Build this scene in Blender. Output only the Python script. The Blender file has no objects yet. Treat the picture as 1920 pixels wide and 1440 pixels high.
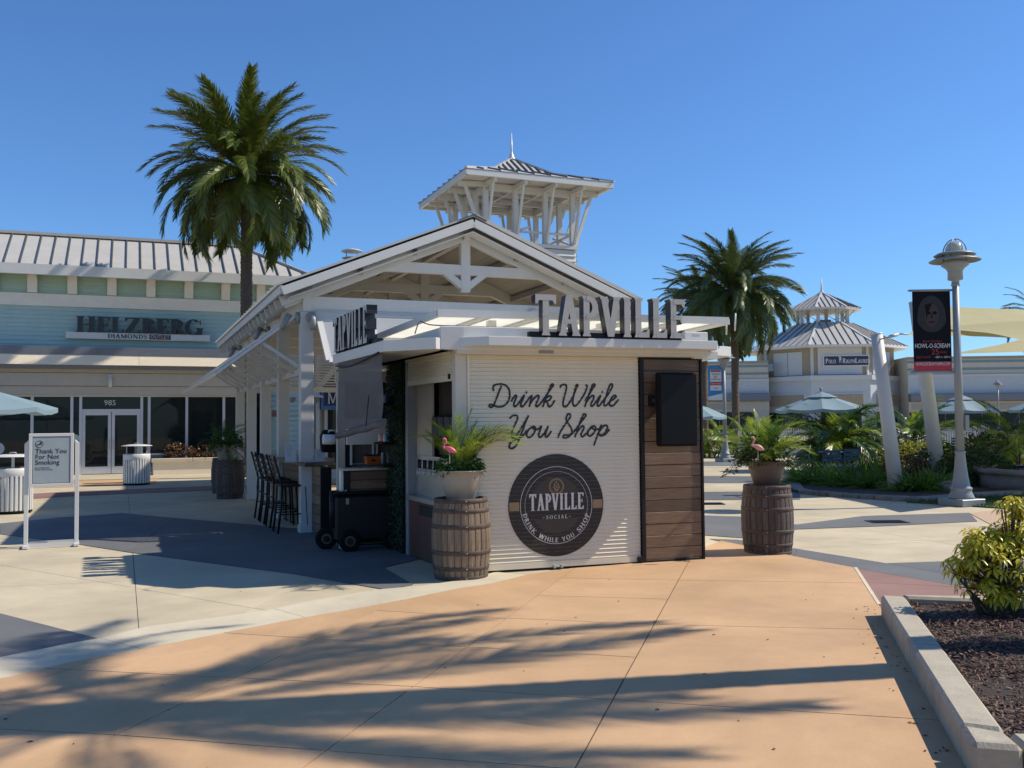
import bpy, bmesh, math, random
from mathutils import Vector, Matrix
rnd = random.Random(7)
PI = math.pi
SC = bpy.context.scene
COL = SC.collection
# ---------------------------------------------------------------- camera
F_PX, EYE = 1760.0, 1.7
PIT, ROL = math.radians(2.29), math.radians(-0.5)
def _rot():
    R0 = Matrix(((1, 0, 0), (0, 0, 1), (0, 1, 0)))
    c, s = math.cos(PIT), math.sin(PIT)
    P = Matrix(((1, 0, 0), (0, c, -s), (0, s, c)))
    c, s = math.cos(ROL), math.sin(ROL)
    Q = Matrix(((c, s, 0), (-s, c, 0), (0, 0, 1)))
    return Q @ P @ R0
RC = _rot()
cam_d = bpy.data.cameras.new('camera')
cam = bpy.data.objects.new('camera', cam_d)
COL.objects.link(cam)
cam_d.sensor_width = 36.0
cam_d.lens = 36.0 * F_PX / 1920.0
cam_d.clip_end = 3000.0
mw = Matrix((RC[0], RC[1], -Vector(RC[2]))).transposed()
cam.matrix_world = Matrix.Translation((0, 0, EYE)) @ mw.to_4x4()
SC.camera = cam
# ---------------------------------------------------------------- light
SUN_AZ, SUN_EL = math.radians(80.5), math.radians(44.5)
W = bpy.data.worlds.new('World'); SC.world = W; W.use_nodes = True
nt = W.node_tree
bg = nt.nodes['Background']
sky = nt.nodes.new('ShaderNodeTexSky')
sky.sky_type = 'NISHITA'; sky.sun_disc = False
sky.sun_elevation = SUN_EL; sky.sun_rotation = SUN_AZ
sky.air_density = 1.0; sky.dust_density = 0.25; sky.ozone_density = 3.0; sky.altitude = 0
tint = nt.nodes.new('ShaderNodeVectorMath'); tint.operation = 'MULTIPLY'; tint.inputs[1].default_value = (.68, 1.03, 1.44)   # deep clear-air blue
nt.links.new(sky.outputs[0], tint.inputs[0]); nt.links.new(tint.outputs[0], bg.inputs[0]); bg.inputs[1].default_value = 0.093
sd = bpy.data.lights.new('sun', 'SUN'); sd.energy = 5.0; sd.angle = math.radians(0.53); sd.color = (1, 0.92, 0.8)
sun = bpy.data.objects.new('sun', sd); COL.objects.link(sun)
sv = Vector((math.sin(SUN_AZ) * math.cos(SUN_EL), math.cos(SUN_AZ) * math.cos(SUN_EL), math.sin(SUN_EL)))
sun.rotation_euler = (-sv).to_track_quat('-Z', 'Y').to_euler(); sun.location = (30, 0, 40)
SC.view_settings.view_transform = 'Standard'; SC.view_settings.look = 'None'
SC.view_settings.gamma = 1; SC.view_settings.use_curve_mapping = False
SC.view_settings.exposure = 0.17
# ---------------------------------------------------------------- helpers
def ray(px, py):
    v = Vector(((px - 960) / F_PX, -(py - 720) / F_PX, 1.0))
    return RC.transposed() @ v
def G(px, py, z=0.0):
    d = ray(px, py); t = (z - EYE) / d.z
    return Vector((d.x * t, d.y * t, z))
def srgb(r, g, b):
    f = lambda c: ((c / 255 + .055) / 1.055) ** 2.4 if c > 10 else c / 255 / 12.92
    return (f(r), f(g), f(b))
MATS = {}
def M(name, col, rough=.6, metal=0., var=.12, scale=6., bump=0., bscale=80., rv=0., spec=.5, trans=0., stain=None, stretch=(1, 1, 1), speck=0., gum=0.):
    """principled material with two scales of noise in its colour and a fine relief"""
    if name in MATS: return MATS[name]
    m = bpy.data.materials.new(name); m.use_nodes = True; MATS[name] = m
    n = m.node_tree.nodes; L = m.node_tree.links
    p = n['Principled BSDF']; out = n['Material Output']
    tc = n.new('ShaderNodeTexCoord'); mp = n.new('ShaderNodeMapping'); L.new(tc.outputs['Object'], mp.inputs[0])
    mp.inputs['Scale'].default_value = stretch
    nz = n.new('ShaderNodeTexNoise'); nz.inputs['Scale'].default_value = scale; nz.inputs['Detail'].default_value = 8
    nz.inputs['Roughness'].default_value = .65
    L.new(mp.outputs[0], nz.inputs['Vector'])
    cr = n.new('ShaderNodeValToRGB'); e = cr.color_ramp.elements
    e[0].position = .3; e[1].position = .7
    e[0].color = tuple(c * (1 - var) for c in col) + (1,); e[1].color = tuple(min(1, c * (1 + var)) for c in col) + (1,)
    L.new(nz.outputs[0], cr.inputs[0]); src = cr.outputs[0]
    if stain:
        sc_, th, colr, amt = stain
        n2 = n.new('ShaderNodeTexNoise'); n2.inputs['Scale'].default_value = sc_; n2.inputs['Detail'].default_value = 5
        L.new(mp.outputs[0], n2.inputs['Vector'])
        r2 = n.new('ShaderNodeValToRGB'); r2.color_ramp.elements[0].position = th; r2.color_ramp.elements[1].position = min(1, th + .18)
        r2.color_ramp.elements[0].color = (0, 0, 0, 1); r2.color_ramp.elements[1].color = (amt, amt, amt, 1)
        L.new(n2.outputs[0], r2.inputs[0])
        mx = n.new('ShaderNodeMix'); mx.data_type = 'RGBA'; L.new(r2.outputs[0], mx.inputs[0]); L.new(src, mx.inputs[6])
        mx.inputs[7].default_value = tuple(colr) + (1,); src = mx.outputs[2]
    if speck:      # fine sand grain in the surface
        n3 = n.new('ShaderNodeTexNoise'); n3.inputs['Scale'].default_value = 90; n3.inputs['Detail'].default_value = 4; n3.inputs['Roughness'].default_value = .8; L.new(mp.outputs[0], n3.inputs['Vector'])
        n4 = n.new('ShaderNodeTexNoise'); n4.inputs['Scale'].default_value = .35; n4.inputs['Detail'].default_value = 7; n4.inputs['Roughness'].default_value = .7; n4.inputs['Distortion'].default_value = .6; L.new(mp.outputs[0], n4.inputs['Vector'])
        a1 = n.new('ShaderNodeMath'); a1.operation = 'MULTIPLY_ADD'; a1.inputs[1].default_value = speck * 2; a1.inputs[2].default_value = 1 - speck; L.new(n3.outputs[0], a1.inputs[0])
        a2 = n.new('ShaderNodeMath'); a2.operation = 'MULTIPLY_ADD'; a2.inputs[1].default_value = .9; a2.inputs[2].default_value = .55; L.new(n4.outputs[0], a2.inputs[0])
        a3 = n.new('ShaderNodeMath'); a3.operation = 'MULTIPLY'; L.new(a1.outputs[0], a3.inputs[0]); L.new(a2.outputs[0], a3.inputs[1])
        v3 = n.new('ShaderNodeVectorMath'); v3.operation = 'SCALE'; L.new(src, v3.inputs[0]); L.new(a3.outputs[0], v3.inputs['Scale']); src = v3.outputs[0]
    if gum:        # small round dark spots trodden into the paving
        vo = n.new('ShaderNodeTexVoronoi'); vo.inputs['Scale'].default_value = gum; L.new(mp.outputs[0], vo.inputs['Vector'])
        r3 = n.new('ShaderNodeMath'); r3.operation = 'LESS_THAN'; r3.inputs[1].default_value = .022 * gum; L.new(vo.outputs['Distance'], r3.inputs[0])
        se = n.new('ShaderNodeSeparateXYZ'); L.new(vo.outputs['Color'], se.inputs[0]); r4 = n.new('ShaderNodeMath'); r4.operation = 'LESS_THAN'; r4.inputs[1].default_value = .35; L.new(se.outputs[0], r4.inputs[0])
        r5 = n.new('ShaderNodeMath'); r5.operation = 'MULTIPLY'; L.new(r3.outputs[0], r5.inputs[0]); L.new(r4.outputs[0], r5.inputs[1]); r6 = n.new('ShaderNodeMath'); r6.operation = 'MULTIPLY_ADD'; r6.inputs[1].default_value = -.35; r6.inputs[2].default_value = 1; L.new(r5.outputs[0], r6.inputs[0])
        v4 = n.new('ShaderNodeVectorMath'); v4.operation = 'SCALE'; L.new(src, v4.inputs[0]); L.new(r6.outputs[0], v4.inputs['Scale']); src = v4.outputs[0]
    if rv:
        oi = n.new('ShaderNodeObjectInfo'); mr = n.new('ShaderNodeMapRange')
        mr.inputs[3].default_value = 1 - rv; mr.inputs[4].default_value = 1 + rv
        L.new(oi.outputs['Random'], mr.inputs[0])
        vm = n.new('ShaderNodeVectorMath'); vm.operation = 'SCALE'; L.new(src, vm.inputs[0]); L.new(mr.outputs[0], vm.inputs['Scale']); src = vm.outputs[0]
    L.new(src, p.inputs['Base Color'])
    p.inputs['Roughness'].default_value = rough; p.inputs['Metallic'].default_value = metal
    p.inputs['Specular IOR Level'].default_value = spec
    if bump:
        nb = n.new('ShaderNodeTexNoise'); nb.inputs['Scale'].default_value = bscale; nb.inputs['Detail'].default_value = 6
        L.new(mp.outputs[0], nb.inputs['Vector'])
        b = n.new('ShaderNodeBump'); b.inputs['Strength'].default_value = bump; b.inputs['Distance'].default_value = .01
        L.new(nb.outputs[0], b.inputs['Height']); L.new(b.outputs[0], p.inputs['Normal'])
    if trans:
        t = n.new('ShaderNodeBsdfTranslucent'); L.new(src, t.inputs[0]); ms = n.new('ShaderNodeMixShader'); ms.inputs[0].default_value = trans
        L.new(p.outputs[0], ms.inputs[1]); L.new(t.outputs[0], ms.inputs[2]); L.new(ms.outputs[0], out.inputs[0])
    return m
def leafmat(name, c1, c2, trans=.35, rough=.42, spec=.4, edge=None):
    """leaf: colour varies leaf by leaf (uv.y carries a random value) and, with edge, from midrib to margin (uv.x)"""
    if name in MATS: return MATS[name]
    m = bpy.data.materials.new(name); m.use_nodes = True; MATS[name] = m
    n = m.node_tree.nodes; L = m.node_tree.links; p = n['Principled BSDF']; out = n['Material Output']
    uv = n.new('ShaderNodeUVMap'); sx = n.new('ShaderNodeSeparateXYZ'); L.new(uv.outputs[0], sx.inputs[0])
    mx = n.new('ShaderNodeMix'); mx.data_type = 'RGBA'; mx.inputs[6].default_value = c1 + (1,); mx.inputs[7].default_value = c2 + (1,)
    L.new(sx.outputs[1], mx.inputs[0]); src = mx.outputs[2]
    if edge:
        cr = n.new('ShaderNodeValToRGB'); cr.color_ramp.elements[0].position = .05; cr.color_ramp.elements[1].position = .24
        tc = n.new('ShaderNodeTexCoord'); nz = n.new('ShaderNodeTexNoise'); nz.inputs['Scale'].default_value = 60; L.new(tc.outputs['Object'], nz.inputs[0])
        ad = n.new('ShaderNodeMath'); ad.operation = 'MULTIPLY_ADD'; ad.inputs[1].default_value = .9; ad.inputs[2].default_value = -.4
        L.new(nz.outputs[0], ad.inputs[0]); a2 = n.new('ShaderNodeMath'); a2.operation = 'ADD'; L.new(ad.outputs[0], a2.inputs[0]); L.new(sx.outputs[0], a2.inputs[1])
        L.new(a2.outputs[0], cr.inputs[0])
        m2 = n.new('ShaderNodeMix'); m2.data_type = 'RGBA'; L.new(cr.outputs[0], m2.inputs[0]); m2.inputs[6].default_value = edge + (1,); L.new(src, m2.inputs[7]); src = m2.outputs[2]
    L.new(src, p.inputs['Base Color']); p.inputs['Roughness'].default_value = rough; p.inputs['Specular IOR Level'].default_value = spec
    t = n.new('ShaderNodeBsdfTranslucent'); L.new(src, t.inputs[0]); ms = n.new('ShaderNodeMixShader'); ms.inputs[0].default_value = trans
    L.new(p.outputs[0], ms.inputs[1]); L.new(t.outputs[0], ms.inputs[2]); L.new(ms.outputs[0], out.inputs[0])
    return m
def glassmat(name, tint=(.02, .025, .025), rough=.02, alpha=.35):
    if name in MATS: return MATS[name]
    m = bpy.data.materials.new(name); m.use_nodes = True; MATS[name] = m
    n = m.node_tree.nodes; L = m.node_tree.links; out = n['Material Output']; p = n['Principled BSDF']
    p.inputs['Base Color'].default_value = tint + (1,); p.inputs['Roughness'].default_value = rough; p.inputs['Specular IOR Level'].default_value = .35
    t = n.new('ShaderNodeBsdfTransparent'); t.inputs[0].default_value = (.75, .8, .78, 1)
    ms = n.new('ShaderNodeMixShader'); ms.inputs[0].default_value = 1 - alpha
    L.new(t.outputs[0], ms.inputs[1]); L.new(p.outputs[0], ms.inputs[2]); L.new(ms.outputs[0], out.inputs[0])
    return m
class T:
    """a thing: an Empty at its base; local x runs along azimuth az (from +y towards +x), local y is depth"""
    def __init__(s, name, loc=(0, 0, 0), az=90., label=None, cat=None, group=None, kind=None):
        s.o = bpy.data.objects.new(name, None); COL.objects.link(s.o); s.o.empty_display_size = .2
        s.o.location = Vector(loc); s.o.rotation_euler = (0, 0, math.radians(90 - az)); s.az = az; s.loc = Vector(loc)
        tag(s.o, label, cat, group, kind)
        s.m = Matrix.Translation(s.loc) @ Matrix.Rotation(math.radians(90 - az), 4, 'Z'); s.i = s.m.inverted()
    def P(s, px, py, v=0.):
        """pixel ray met with the local plane y=v -> (x, z)"""
        o = s.i @ Vector((0, 0, EYE)); d = s.i.to_3x3() @ ray(px, py); t = (v - o.y) / d.y
        return (o.x + d.x * t, o.z + d.z * t)
    def S(s, px, py, u=0.):
        o = s.i @ Vector((0, 0, EYE)); d = s.i.to_3x3() @ ray(px, py); t = (u - o.x) / d.x
        return (o.y + d.y * t, o.z + d.z * t)
    def H(s, px, py, z=0.):
        """pixel ray met with the level z -> local (x, y)"""
        q = s.i @ G(px, py, z + s.loc.z); return (q.x, q.y)
def tag(o, label=None, cat=None, group=None, kind=None):
    if label: o['label'] = label
    if cat: o['category'] = cat
    if group: o['group'] = group
    if kind: o['kind'] = kind
    return o
def par(o, p):
    if p is not None: o.parent = p.o if isinstance(p, T) else p
class MB:
    def __init__(s): s.v = []; s.f = []; s.mi = []; s.uv = {}; s.sm = set()
    def add(s, vs, fs, mi=0, smooth=False, uvs=None):
        b = len(s.v); s.v += [tuple(v) for v in vs]
        for k, f in enumerate(fs):
            if smooth: s.sm.add(len(s.f))
            if uvs: s.uv[len(s.f)] = uvs[k]
            s.f.append([b + i for i in f]); s.mi.append(mi)
        return s
    def box(s, x0, x1, y0, y1, z0, z1, mi=0):
        v = [(x, y, z) for z in (z0, z1) for y in (y0, y1) for x in (x0, x1)]
        return s.add(v, [(0, 2, 3, 1), (4, 5, 7, 6), (0, 1, 5, 4), (2, 6, 7, 3), (0, 4, 6, 2), (1, 3, 7, 5)], mi)
    def beam(s, a, b, w, h, up=(0, 0, 1), mi=0):
        """a bar from a to b, w across and h along up"""
        a = Vector(a); b = Vector(b); d = (b - a).normalized(); u = Vector(up)
        x = d.cross(u)
        if x.length < 1e-4: x = d.cross(Vector((0, 1, 0)))
        x.normalize(); u = x.cross(d).normalized(); x *= w / 2; u *= h / 2
        v = [a - x - u, a + x - u, a + x + u, a - x + u, b - x - u, b + x - u, b + x + u, b - x + u]
        return s.add(v, [(3, 2, 1, 0), (4, 5, 6, 7), (0, 1, 5, 4), (1, 2, 6, 5), (2, 3, 7, 6), (3, 0, 4, 7)], mi)
    def prism(s, poly, z0, z1, mi=0, side=None):
        n = len(poly); v = [(p[0], p[1], z0) for p in poly] + [(p[0], p[1], z1) for p in poly]
        s.add(v, [list(range(n - 1, -1, -1)), list(range(n, 2 * n))], mi)
        b = len(s.v) - 2 * n
        for i in range(n):
            j = (i + 1) % n; s.f.append([b + i, b + j, b + n + j, b + n + i]); s.mi.append(mi if side is None else side)
        return s
    def slab(s, poly, y0, y1, mi=0, side=None, back=None):
        """polygon given in (x, z), thick from y0 (front) to y1"""
        n = len(poly)
        a = sum(poly[i][0] * poly[(i + 1) % n][1] - poly[(i + 1) % n][0] * poly[i][1] for i in range(n))
        if a < 0: poly = list(poly)[::-1]
        v = [(p[0], y0, p[1]) for p in poly] + [(p[0], y1, p[1]) for p in poly]
        s.add(v, [list(range(n))], mi); b = len(s.v) - 2 * n
        s.f.append(list(range(b + 2 * n - 1, b + n - 1, -1))); s.mi.append(mi if back is None else back)
        for i in range(n):
            j = (i + 1) % n; s.f.append([b + i, b + n + i, b + n + j, b + j]); s.mi.append(mi if side is None else side)
        return s
    def tube(s, pts, r, n=8, mi=0, caps=True, smooth=True):
        pts = [Vector(p) for p in pts]; rr = r if isinstance(r, (list, tuple)) else [r] * len(pts)
        prev = None; vs = []
        for i, p in enumerate(pts):
            d = (pts[min(i + 1, len(pts) - 1)] - pts[max(i - 1, 0)]).normalized()
            if prev is None:
                x = d.cross(Vector((0, 0, 1)))
                if x.length < 1e-3: x = d.cross(Vector((0, 1, 0)))
            else: x = prev - d * prev.dot(d)
            x.normalize(); prev = x; y = d.cross(x)
            for k in range(n):
                a = 2 * PI * k / n; vs.append(p + (x * math.cos(a) + y * math.sin(a)) * rr[i])
        fs = []
        for i in range(len(pts) - 1):
            for k in range(n):
                k2 = (k + 1) % n; fs.append((i * n + k, i * n + k2, (i + 1) * n + k2, (i + 1) * n + k))
        s.add(vs, fs, mi, smooth)
        if caps:
            b = len(s.v) - len(vs); s.f.append([b + k for k in range(n - 1, -1, -1)]); s.f.append([b + (len(pts) - 1) * n + k for k in range(n)]); s.mi += [mi, mi]
        return s
    def lathe(s, prof, n=24, c=(0, 0, 0), mi=0, smooth=True, caps=True, wob=None):
        vs = []
        for (r, z) in prof:
            for k in range(n):
                a = 2 * PI * k / n; q = r * (wob(a, z) if wob else 1); vs.append((c[0] + q * math.cos(a), c[1] + q * math.sin(a), c[2] + z))
        fs = []
        for i in range(len(prof) - 1):
            for k in range(n):
                k2 = (k + 1) % n; fs.append((i * n + k, i * n + k2, (i + 1) * n + k2, (i + 1) * n + k))
        s.add(vs, fs, mi, smooth)
        if caps:
            b = len(s.v) - len(vs); s.f.append([b + k for k in range(n - 1, -1, -1)]); s.f.append([b + (len(prof) - 1) * n + k for k in range(n)]); s.mi += [mi, mi]
        return s
    def xf(s, m):
        s.v = [tuple(m @ Vector(v)) for v in s.v]; return s
    def build(s, name, mat, parent=None, label=None, kind=None, bev=0., cat=None, group=None, shade=None):
        me = bpy.data.meshes.new(name); me.from_pydata(s.v, [], s.f)
        for m in (mat if isinstance(mat, (list, tuple)) else [mat]): me.materials.append(m)
        if any(s.mi): me.polygons.foreach_set('material_index', s.mi)
        if s.sm:
            sm = [i in s.sm for i in range(len(s.f))]; me.polygons.foreach_set('use_smooth', sm)
        if s.uv:
            u = me.uv_layers.new(name='UVMap')
            for i, p in enumerate(me.polygons):
                if i in s.uv:
                    for k, li in enumerate(p.loop_indices): u.data[li].uv = s.uv[i][k]
        me.update()
        o = bpy.data.objects.new(name, me); COL.objects.link(o); par(o, parent); tag(o, label, cat, group, kind)
        if bev:
            b = o.modifiers.new('bevel', 'BEVEL'); b.width = bev; b.segments = 1; b.limit_method = 'ANGLE'
        return o
def inst(o, loc=(0, 0, 0), rz=0., parent=None, scale=None, rot=None, label=None, keep=False):
    c = o.copy(); COL.objects.link(c); c.location = loc; c.rotation_euler = rot or (0, 0, rz)
    if scale: c.scale = scale if isinstance(scale, (tuple, list)) else (scale,) * 3
    if parent is not None: par(c, parent)
    if label: c['label'] = label
    return c
def copy_thing(o, loc, rz=None, label=None, group=None, scale=None):
    c = o.copy(); COL.objects.link(c); c.location = loc
    if rz is not None: c.rotation_euler = (0, 0, rz)
    if scale: c.scale = (scale,) * 3
    def kids(a, b):
        for ch in a.children:
            d = ch.copy(); COL.objects.link(d); d.parent = b; kids(ch, d)
    kids(o, c)
    if label: c['label'] = label
    if group: c['group'] = group
    return c
def one(name, mb, mat, loc, label, cat, az=90., group=None, kind=None, bev=0.):
    """a thing that is a single mesh"""
    o = mb.build(name, mat, None, label, kind, bev, cat, group); o.location = loc; o.rotation_euler = (0, 0, math.radians(90 - az)); return o
def text_polys(txt, size, parent, mat, x, z, y, name='lettering', ext=.002, align='CENTER', sx=1., rot=0., shear=0.):
    """flat lettering of the built-in sans face, standing in the local x-z plane"""
    c = bpy.data.curves.new(name, 'FONT'); c.body = txt; c.size = size; c.extrude = ext; c.align_x = align; c.align_y = 'CENTER'; c.resolution_u = 3; c.shear = shear
    o = bpy.data.objects.new(name, c); COL.objects.link(o)
    bpy.context.view_layer.update()
    me = bpy.data.meshes.new_from_object(o.evaluated_get(bpy.context.evaluated_depsgraph_get()))
    bpy.data.objects.remove(o); bpy.data.curves.remove(c)
    me.transform(Matrix.Translation((x, y, z)) @ Matrix.Rotation(PI / 2, 4, 'X') @ Matrix.Rotation(rot, 4, 'Z') @ Matrix.Diagonal((sx, 1, 1, 1)))
    me.materials.clear(); me.materials.append(mat)
    ob = bpy.data.objects.new(name, me); COL.objects.link(ob); par(ob, parent); return ob
# ---------------------------------------------------------------- serif glyphs made of convex pieces (unit height)
def ring(cx, cy, rx, ry, w1, w2, a0, a1, n=12):
    """ring piece; w1 = thickness at the sides, w2 = at top and bottom"""
    out = []
    for i in range(n):
        q = []
        for a in (a0 + (a1 - a0) * i / n, a0 + (a1 - a0) * (i + 1) / n):
            a = math.radians(a); c, s_ = math.cos(a), math.sin(a)
            q.append(((cx + rx * c, cy + ry * s_), (cx + (rx - w1) * c, cy + (ry - w2) * s_)))
        out.append([q[0][0], q[1][0], q[1][1], q[0][1]])
    return out
def bar(x0, y0, x1, y1, w):
    """slanted bar of horizontal width w"""
    return [[(x0 - w / 2, y0), (x0 + w / 2, y0), (x1 + w / 2, y1), (x1 - w / 2, y1)]]
def rct(x0, x1, y0, y1): return [[(x0, y0), (x1, y0), (x1, y1), (x0, y1)]]
def serif(x, w, y, s, up, t=.05):
    h = t if up else -t
    return [[(x - w / 2 - s, y), (x + w / 2 + s, y), (x + w / 2 + s * .8, y + h * .55), (x + w / 2, y + h * 1.5), (x - w / 2, y + h * 1.5), (x - w / 2 - s * .8, y + h * .55)]]
def stem(x, w, s=.05, notch=0.):
    r = rct(x - w / 2, x + w / 2, 0, 1) + serif(x, w, 0, s, True) + serif(x, w, 1, s, False)
    if notch: r += [[(x - w / 2 - notch, .5), (x, .46), (x + w / 2 + notch, .5), (x, .54)]]
    return r
def glyph(ch, K=.17, k=.06, s=.05, W_=None, notch=0.):
    """(pieces, width); K thick stroke, k thin stroke"""
    h = K / 2; q = s + h
    if ch == 'I': return stem(q, K, s, notch), 2 * q
    if ch == 'L':
        w = W_ or .5; return stem(q, K, s, notch) + rct(q, w, 0, k * 1.2) + [[(w - .12, k), (w, 0), (w, .22), (w - .05, .2)]], w
    if ch == 'T':
        w = W_ or .56; return stem(w / 2, K, s, notch) + rct(0, w, 1 - k * 1.3, 1) + [[(0, .78), (.05, .77), (.13, 1 - k), (0, 1)], [(w, .78), (w, 1), (w - .13, 1 - k), (w - .05, .77)]], w
    if ch == 'E':
        w = W_ or .52; m = (q + w) / 2
        return stem(q, K, s, notch) + rct(q, w, 0, k * 1.2) + rct(q, w, 1 - k * 1.2, 1) + rct(q, w - .1, .47, .47 + k) + [[(w - .12, k), (w, 0), (w, .22), (w - .05, .2)], [(w - .12, 1 - k), (w - .05, .79), (w, .77), (w, 1)], [(w - .16, .47), (w - .09, .36), (w - .09, .66), (w - .16, .53)]], w
    if ch == 'F':
        a, w = glyph('E', K, k, s, W_, notch); return stem(q, K, s, notch) + rct(q, w, 1 - k * 1.2, 1) + rct(q, w - .1, .47, .47 + k) + [[(w - .12, 1 - k), (w - .05, .79), (w, .77), (w, 1)]], w
    if ch == 'H':
        w = W_ or .75; return stem(q, K, s, notch) + stem(w - q, K, s, notch) + rct(q, w - q, .47, .47 + k), w
    if ch == 'N':
        w = W_ or .75; return stem(q, k * 1.2, s) + stem(w - q, k * 1.2, s) + bar(q + .02, 1, w - q - .02, 0, K * 1.1), w
    if ch == 'M':
        w = W_ or .9; return stem(q, k * 1.2, s) + stem(w - q, K, s) + bar(q + .02, 1, w / 2, 0.05, K) + bar(w - q - .02, 1, w / 2, 0.05, k * 1.3), w
    if ch == 'P' or ch == 'R':
        w = W_ or .52; rx = (w - q) * .98
        r = stem(q, K, s, notch) + ring(q + .02, .72, rx, .28, K, k, -90, 90) + rct(q, q + .05, 1 - k, 1) + rct(q, q + .05, .44, .44 + k)
        if ch == 'R': r += bar(q + rx * .35, .46, w + .02, 0, K) + serif(w + .02, K, 0, s * .8, True); w += .06
        return r, w
    if ch == 'B':
        w = W_ or .56; rx = (w - q) * .95
        return stem(q, K, s, notch) + ring(q + .02, .755, rx * .92, .245, K, k, -90, 90) + ring(q + .02, .265, rx * 1.03, .265, K, k, -90, 90) + rct(q, q + .05, 1 - k, 1) + rct(q, q + .05, 0, k) + rct(q, q + .05, .5, .5 + k * .8), w
    if ch == 'D':
        w = W_ or .68; rx = (w - q) * .98; return stem(q, K, s, notch) + ring(q + .02, .5, rx, .5, K, k, -90, 90, 16) + rct(q, q + .05, 1 - k, 1) + rct(q, q + .05, 0, k), w
    if ch == 'O':
        w = W_ or .72; return ring(w / 2, .5, w / 2, .52, K, k, 0, 360, 24), w
    if ch in 'CG':
        w = W_ or .68; r = ring(w / 2, .5, w / 2, .52, K, k, 45, 315, 18) + [[(w * .9, .66), (w * .94, .66), (w * .94, 1), (w * .88, .92)]]
        if ch == 'G': r += rct(w * .74, w * .74 + K, 0, .42) + serif(w * .74 + h, K, .44, s, False)
        else: r += [[(w * .9, .34), (w * .88, .08), (w * .94, 0), (w * .94, .34)]]
        return r, w
    if ch == 'S':
        w = W_ or .5; return ring(w / 2, .74, w / 2, .27, k * 1.6, k * 1.2, 30, 250, 10) + ring(w / 2, .265, w / 2, .28, k * 1.6, k * 1.2, -150, 70, 10) + bar(w * .2, .66, w * .8, .34, K * 1.5) + [[(w * .86, .72), (w * .95, .72), (w * .95, 1), (w * .88, .9)], [(w * .05, 0), (w * .12, .1), (w * .14, .28), (w * .05, .28)]], w
    if ch == 'A':
        w = W_ or .66; a = .09; return bar(a, 0, w / 2 - .01, 1, k * 1.5) + bar(w - a, 0, w / 2, 1, K) + rct(w * .25, w * .75, .3, .3 + k) + serif(a, k * 1.5, 0, s, True) + serif(w - a, K, 0, s, True), w
    if ch == 'V':
        w = W_ or .66; a = .09; return bar(a, 1, w / 2, 0, K) + bar(w - a, 1, w / 2 + .01, 0, k * 1.6) + serif(a, K, 1, s, False) + serif(w - a, k * 1.5, 1, s, False), w
    if ch == 'W':
        w = W_ or 1.; a = .09; return bar(a, 1, w * .3, 0, K) + bar(w * .5, 1, w * .3, 0, k * 1.4) + bar(w * .5, 1, w * .72, 0, K) + bar(w - a, 1, w * .72, 0, k * 1.4) + serif(a, K, 1, s, False) + serif(w - a, k, 1, s, False), w
    if ch == 'Y':
        w = W_ or .66; a = .08; return rct(w / 2 - h, w / 2 + h, 0, .45) + bar(a, 1, w / 2, .4, K) + bar(w - a, 1, w / 2, .4, k * 1.5) + serif(w / 2, K, 0, s, True) + serif(a, K, 1, s, False) + serif(w - a, k, 1, s, False), w
    if ch == 'K':
        w = W_ or .7; return stem(q, K, s) + bar(q, .4, w - .08, 1, k * 1.5) + bar(q + .12, .52, w - .05, 0, K) + serif(w - .05, K, 0, s, True) + serif(w - .08, k, 1, s, False), w
    if ch == 'U':
        w = W_ or .7; return rct(q - h, q + h, .3, 1) + rct(w - q - k / 2, w - q + k / 2, .3, 1) + ring(w / 2, .32, w / 2 - s, .32, K * .8, k, 180, 360, 12) + serif(q, K, 1, s, False) + serif(w - q, k, 1, s, False), w
    if ch == 'Z':
        w = W_ or .62; return bar(.1, 0, w - .1, 1, K * 1.15) + rct(.02, w - .03, 1 - k * 1.2, 1) + rct(.02, w, 0, k * 1.2) + [[(0.02, .77), (.07, .79), (.14, 1 - k), (.02, 1)], [(w - .13, k), (w, 0), (w, .24), (w - .05, .21)]], w
    return [], .3
def word(txt, h, parent, mats, x, z, y0, y1, total=None, gap=.06, name='letter', K=.17, k=.06, s=.05, notch=0., each=True, xs=1., widths=None, fn=None):
    """row of serif letters, bottom left at (x, z); returns the objects"""
    gl = [(c, glyph(c, K, k, s, (widths or {}).get(c), notch)) for c in txt]
    wsum = sum((g[1] if c != ' ' else .3) for c, g in gl) + gap * (len(txt) - 1)
    f = total / wsum / h if total else xs
    cx = x; mb = None; out = []
    for c, (pcs, w) in gl:
        if c != ' ':
            if mb is None or each: mb = MB()
            for n_, pc in enumerate(pcs):
                e = (n_ % 9) * .0004
                pts = [(cx + p[0] * h * f, z + p[1] * h) for p in pc]
                if fn: pts = [fn(a, b) for a, b in pts]
                mb.slab(pts, y0 - e, y1, 0, side=1 if len(mats) > 1 else 0, back=1 if len(mats) > 1 else 0)
            if each: out.append(mb.build(name, mats, parent))
        cx += ((w if c != ' ' else .3) + gap) * h * f
    if not each: out.append(mb.build(name, mats, parent))
    return out
def catmull(p, n=6):
    q = [p[0]] + list(p) + [p[-1]]; out = []
    for i in range(1, len(q) - 2):
        for k in range(n):
            t = k / n; a, b, c, d = q[i - 1], q[i], q[i + 1], q[i + 2]
            out.append(tuple(.5 * ((2 * b[j]) + (-a[j] + c[j]) * t + (2 * a[j] - 5 * b[j] + 4 * c[j] - d[j]) * t * t + (-a[j] + 3 * b[j] - 3 * c[j] + d[j]) * t ** 3) for j in range(len(b))))
    out.append(tuple(p[-1])); return out
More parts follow.
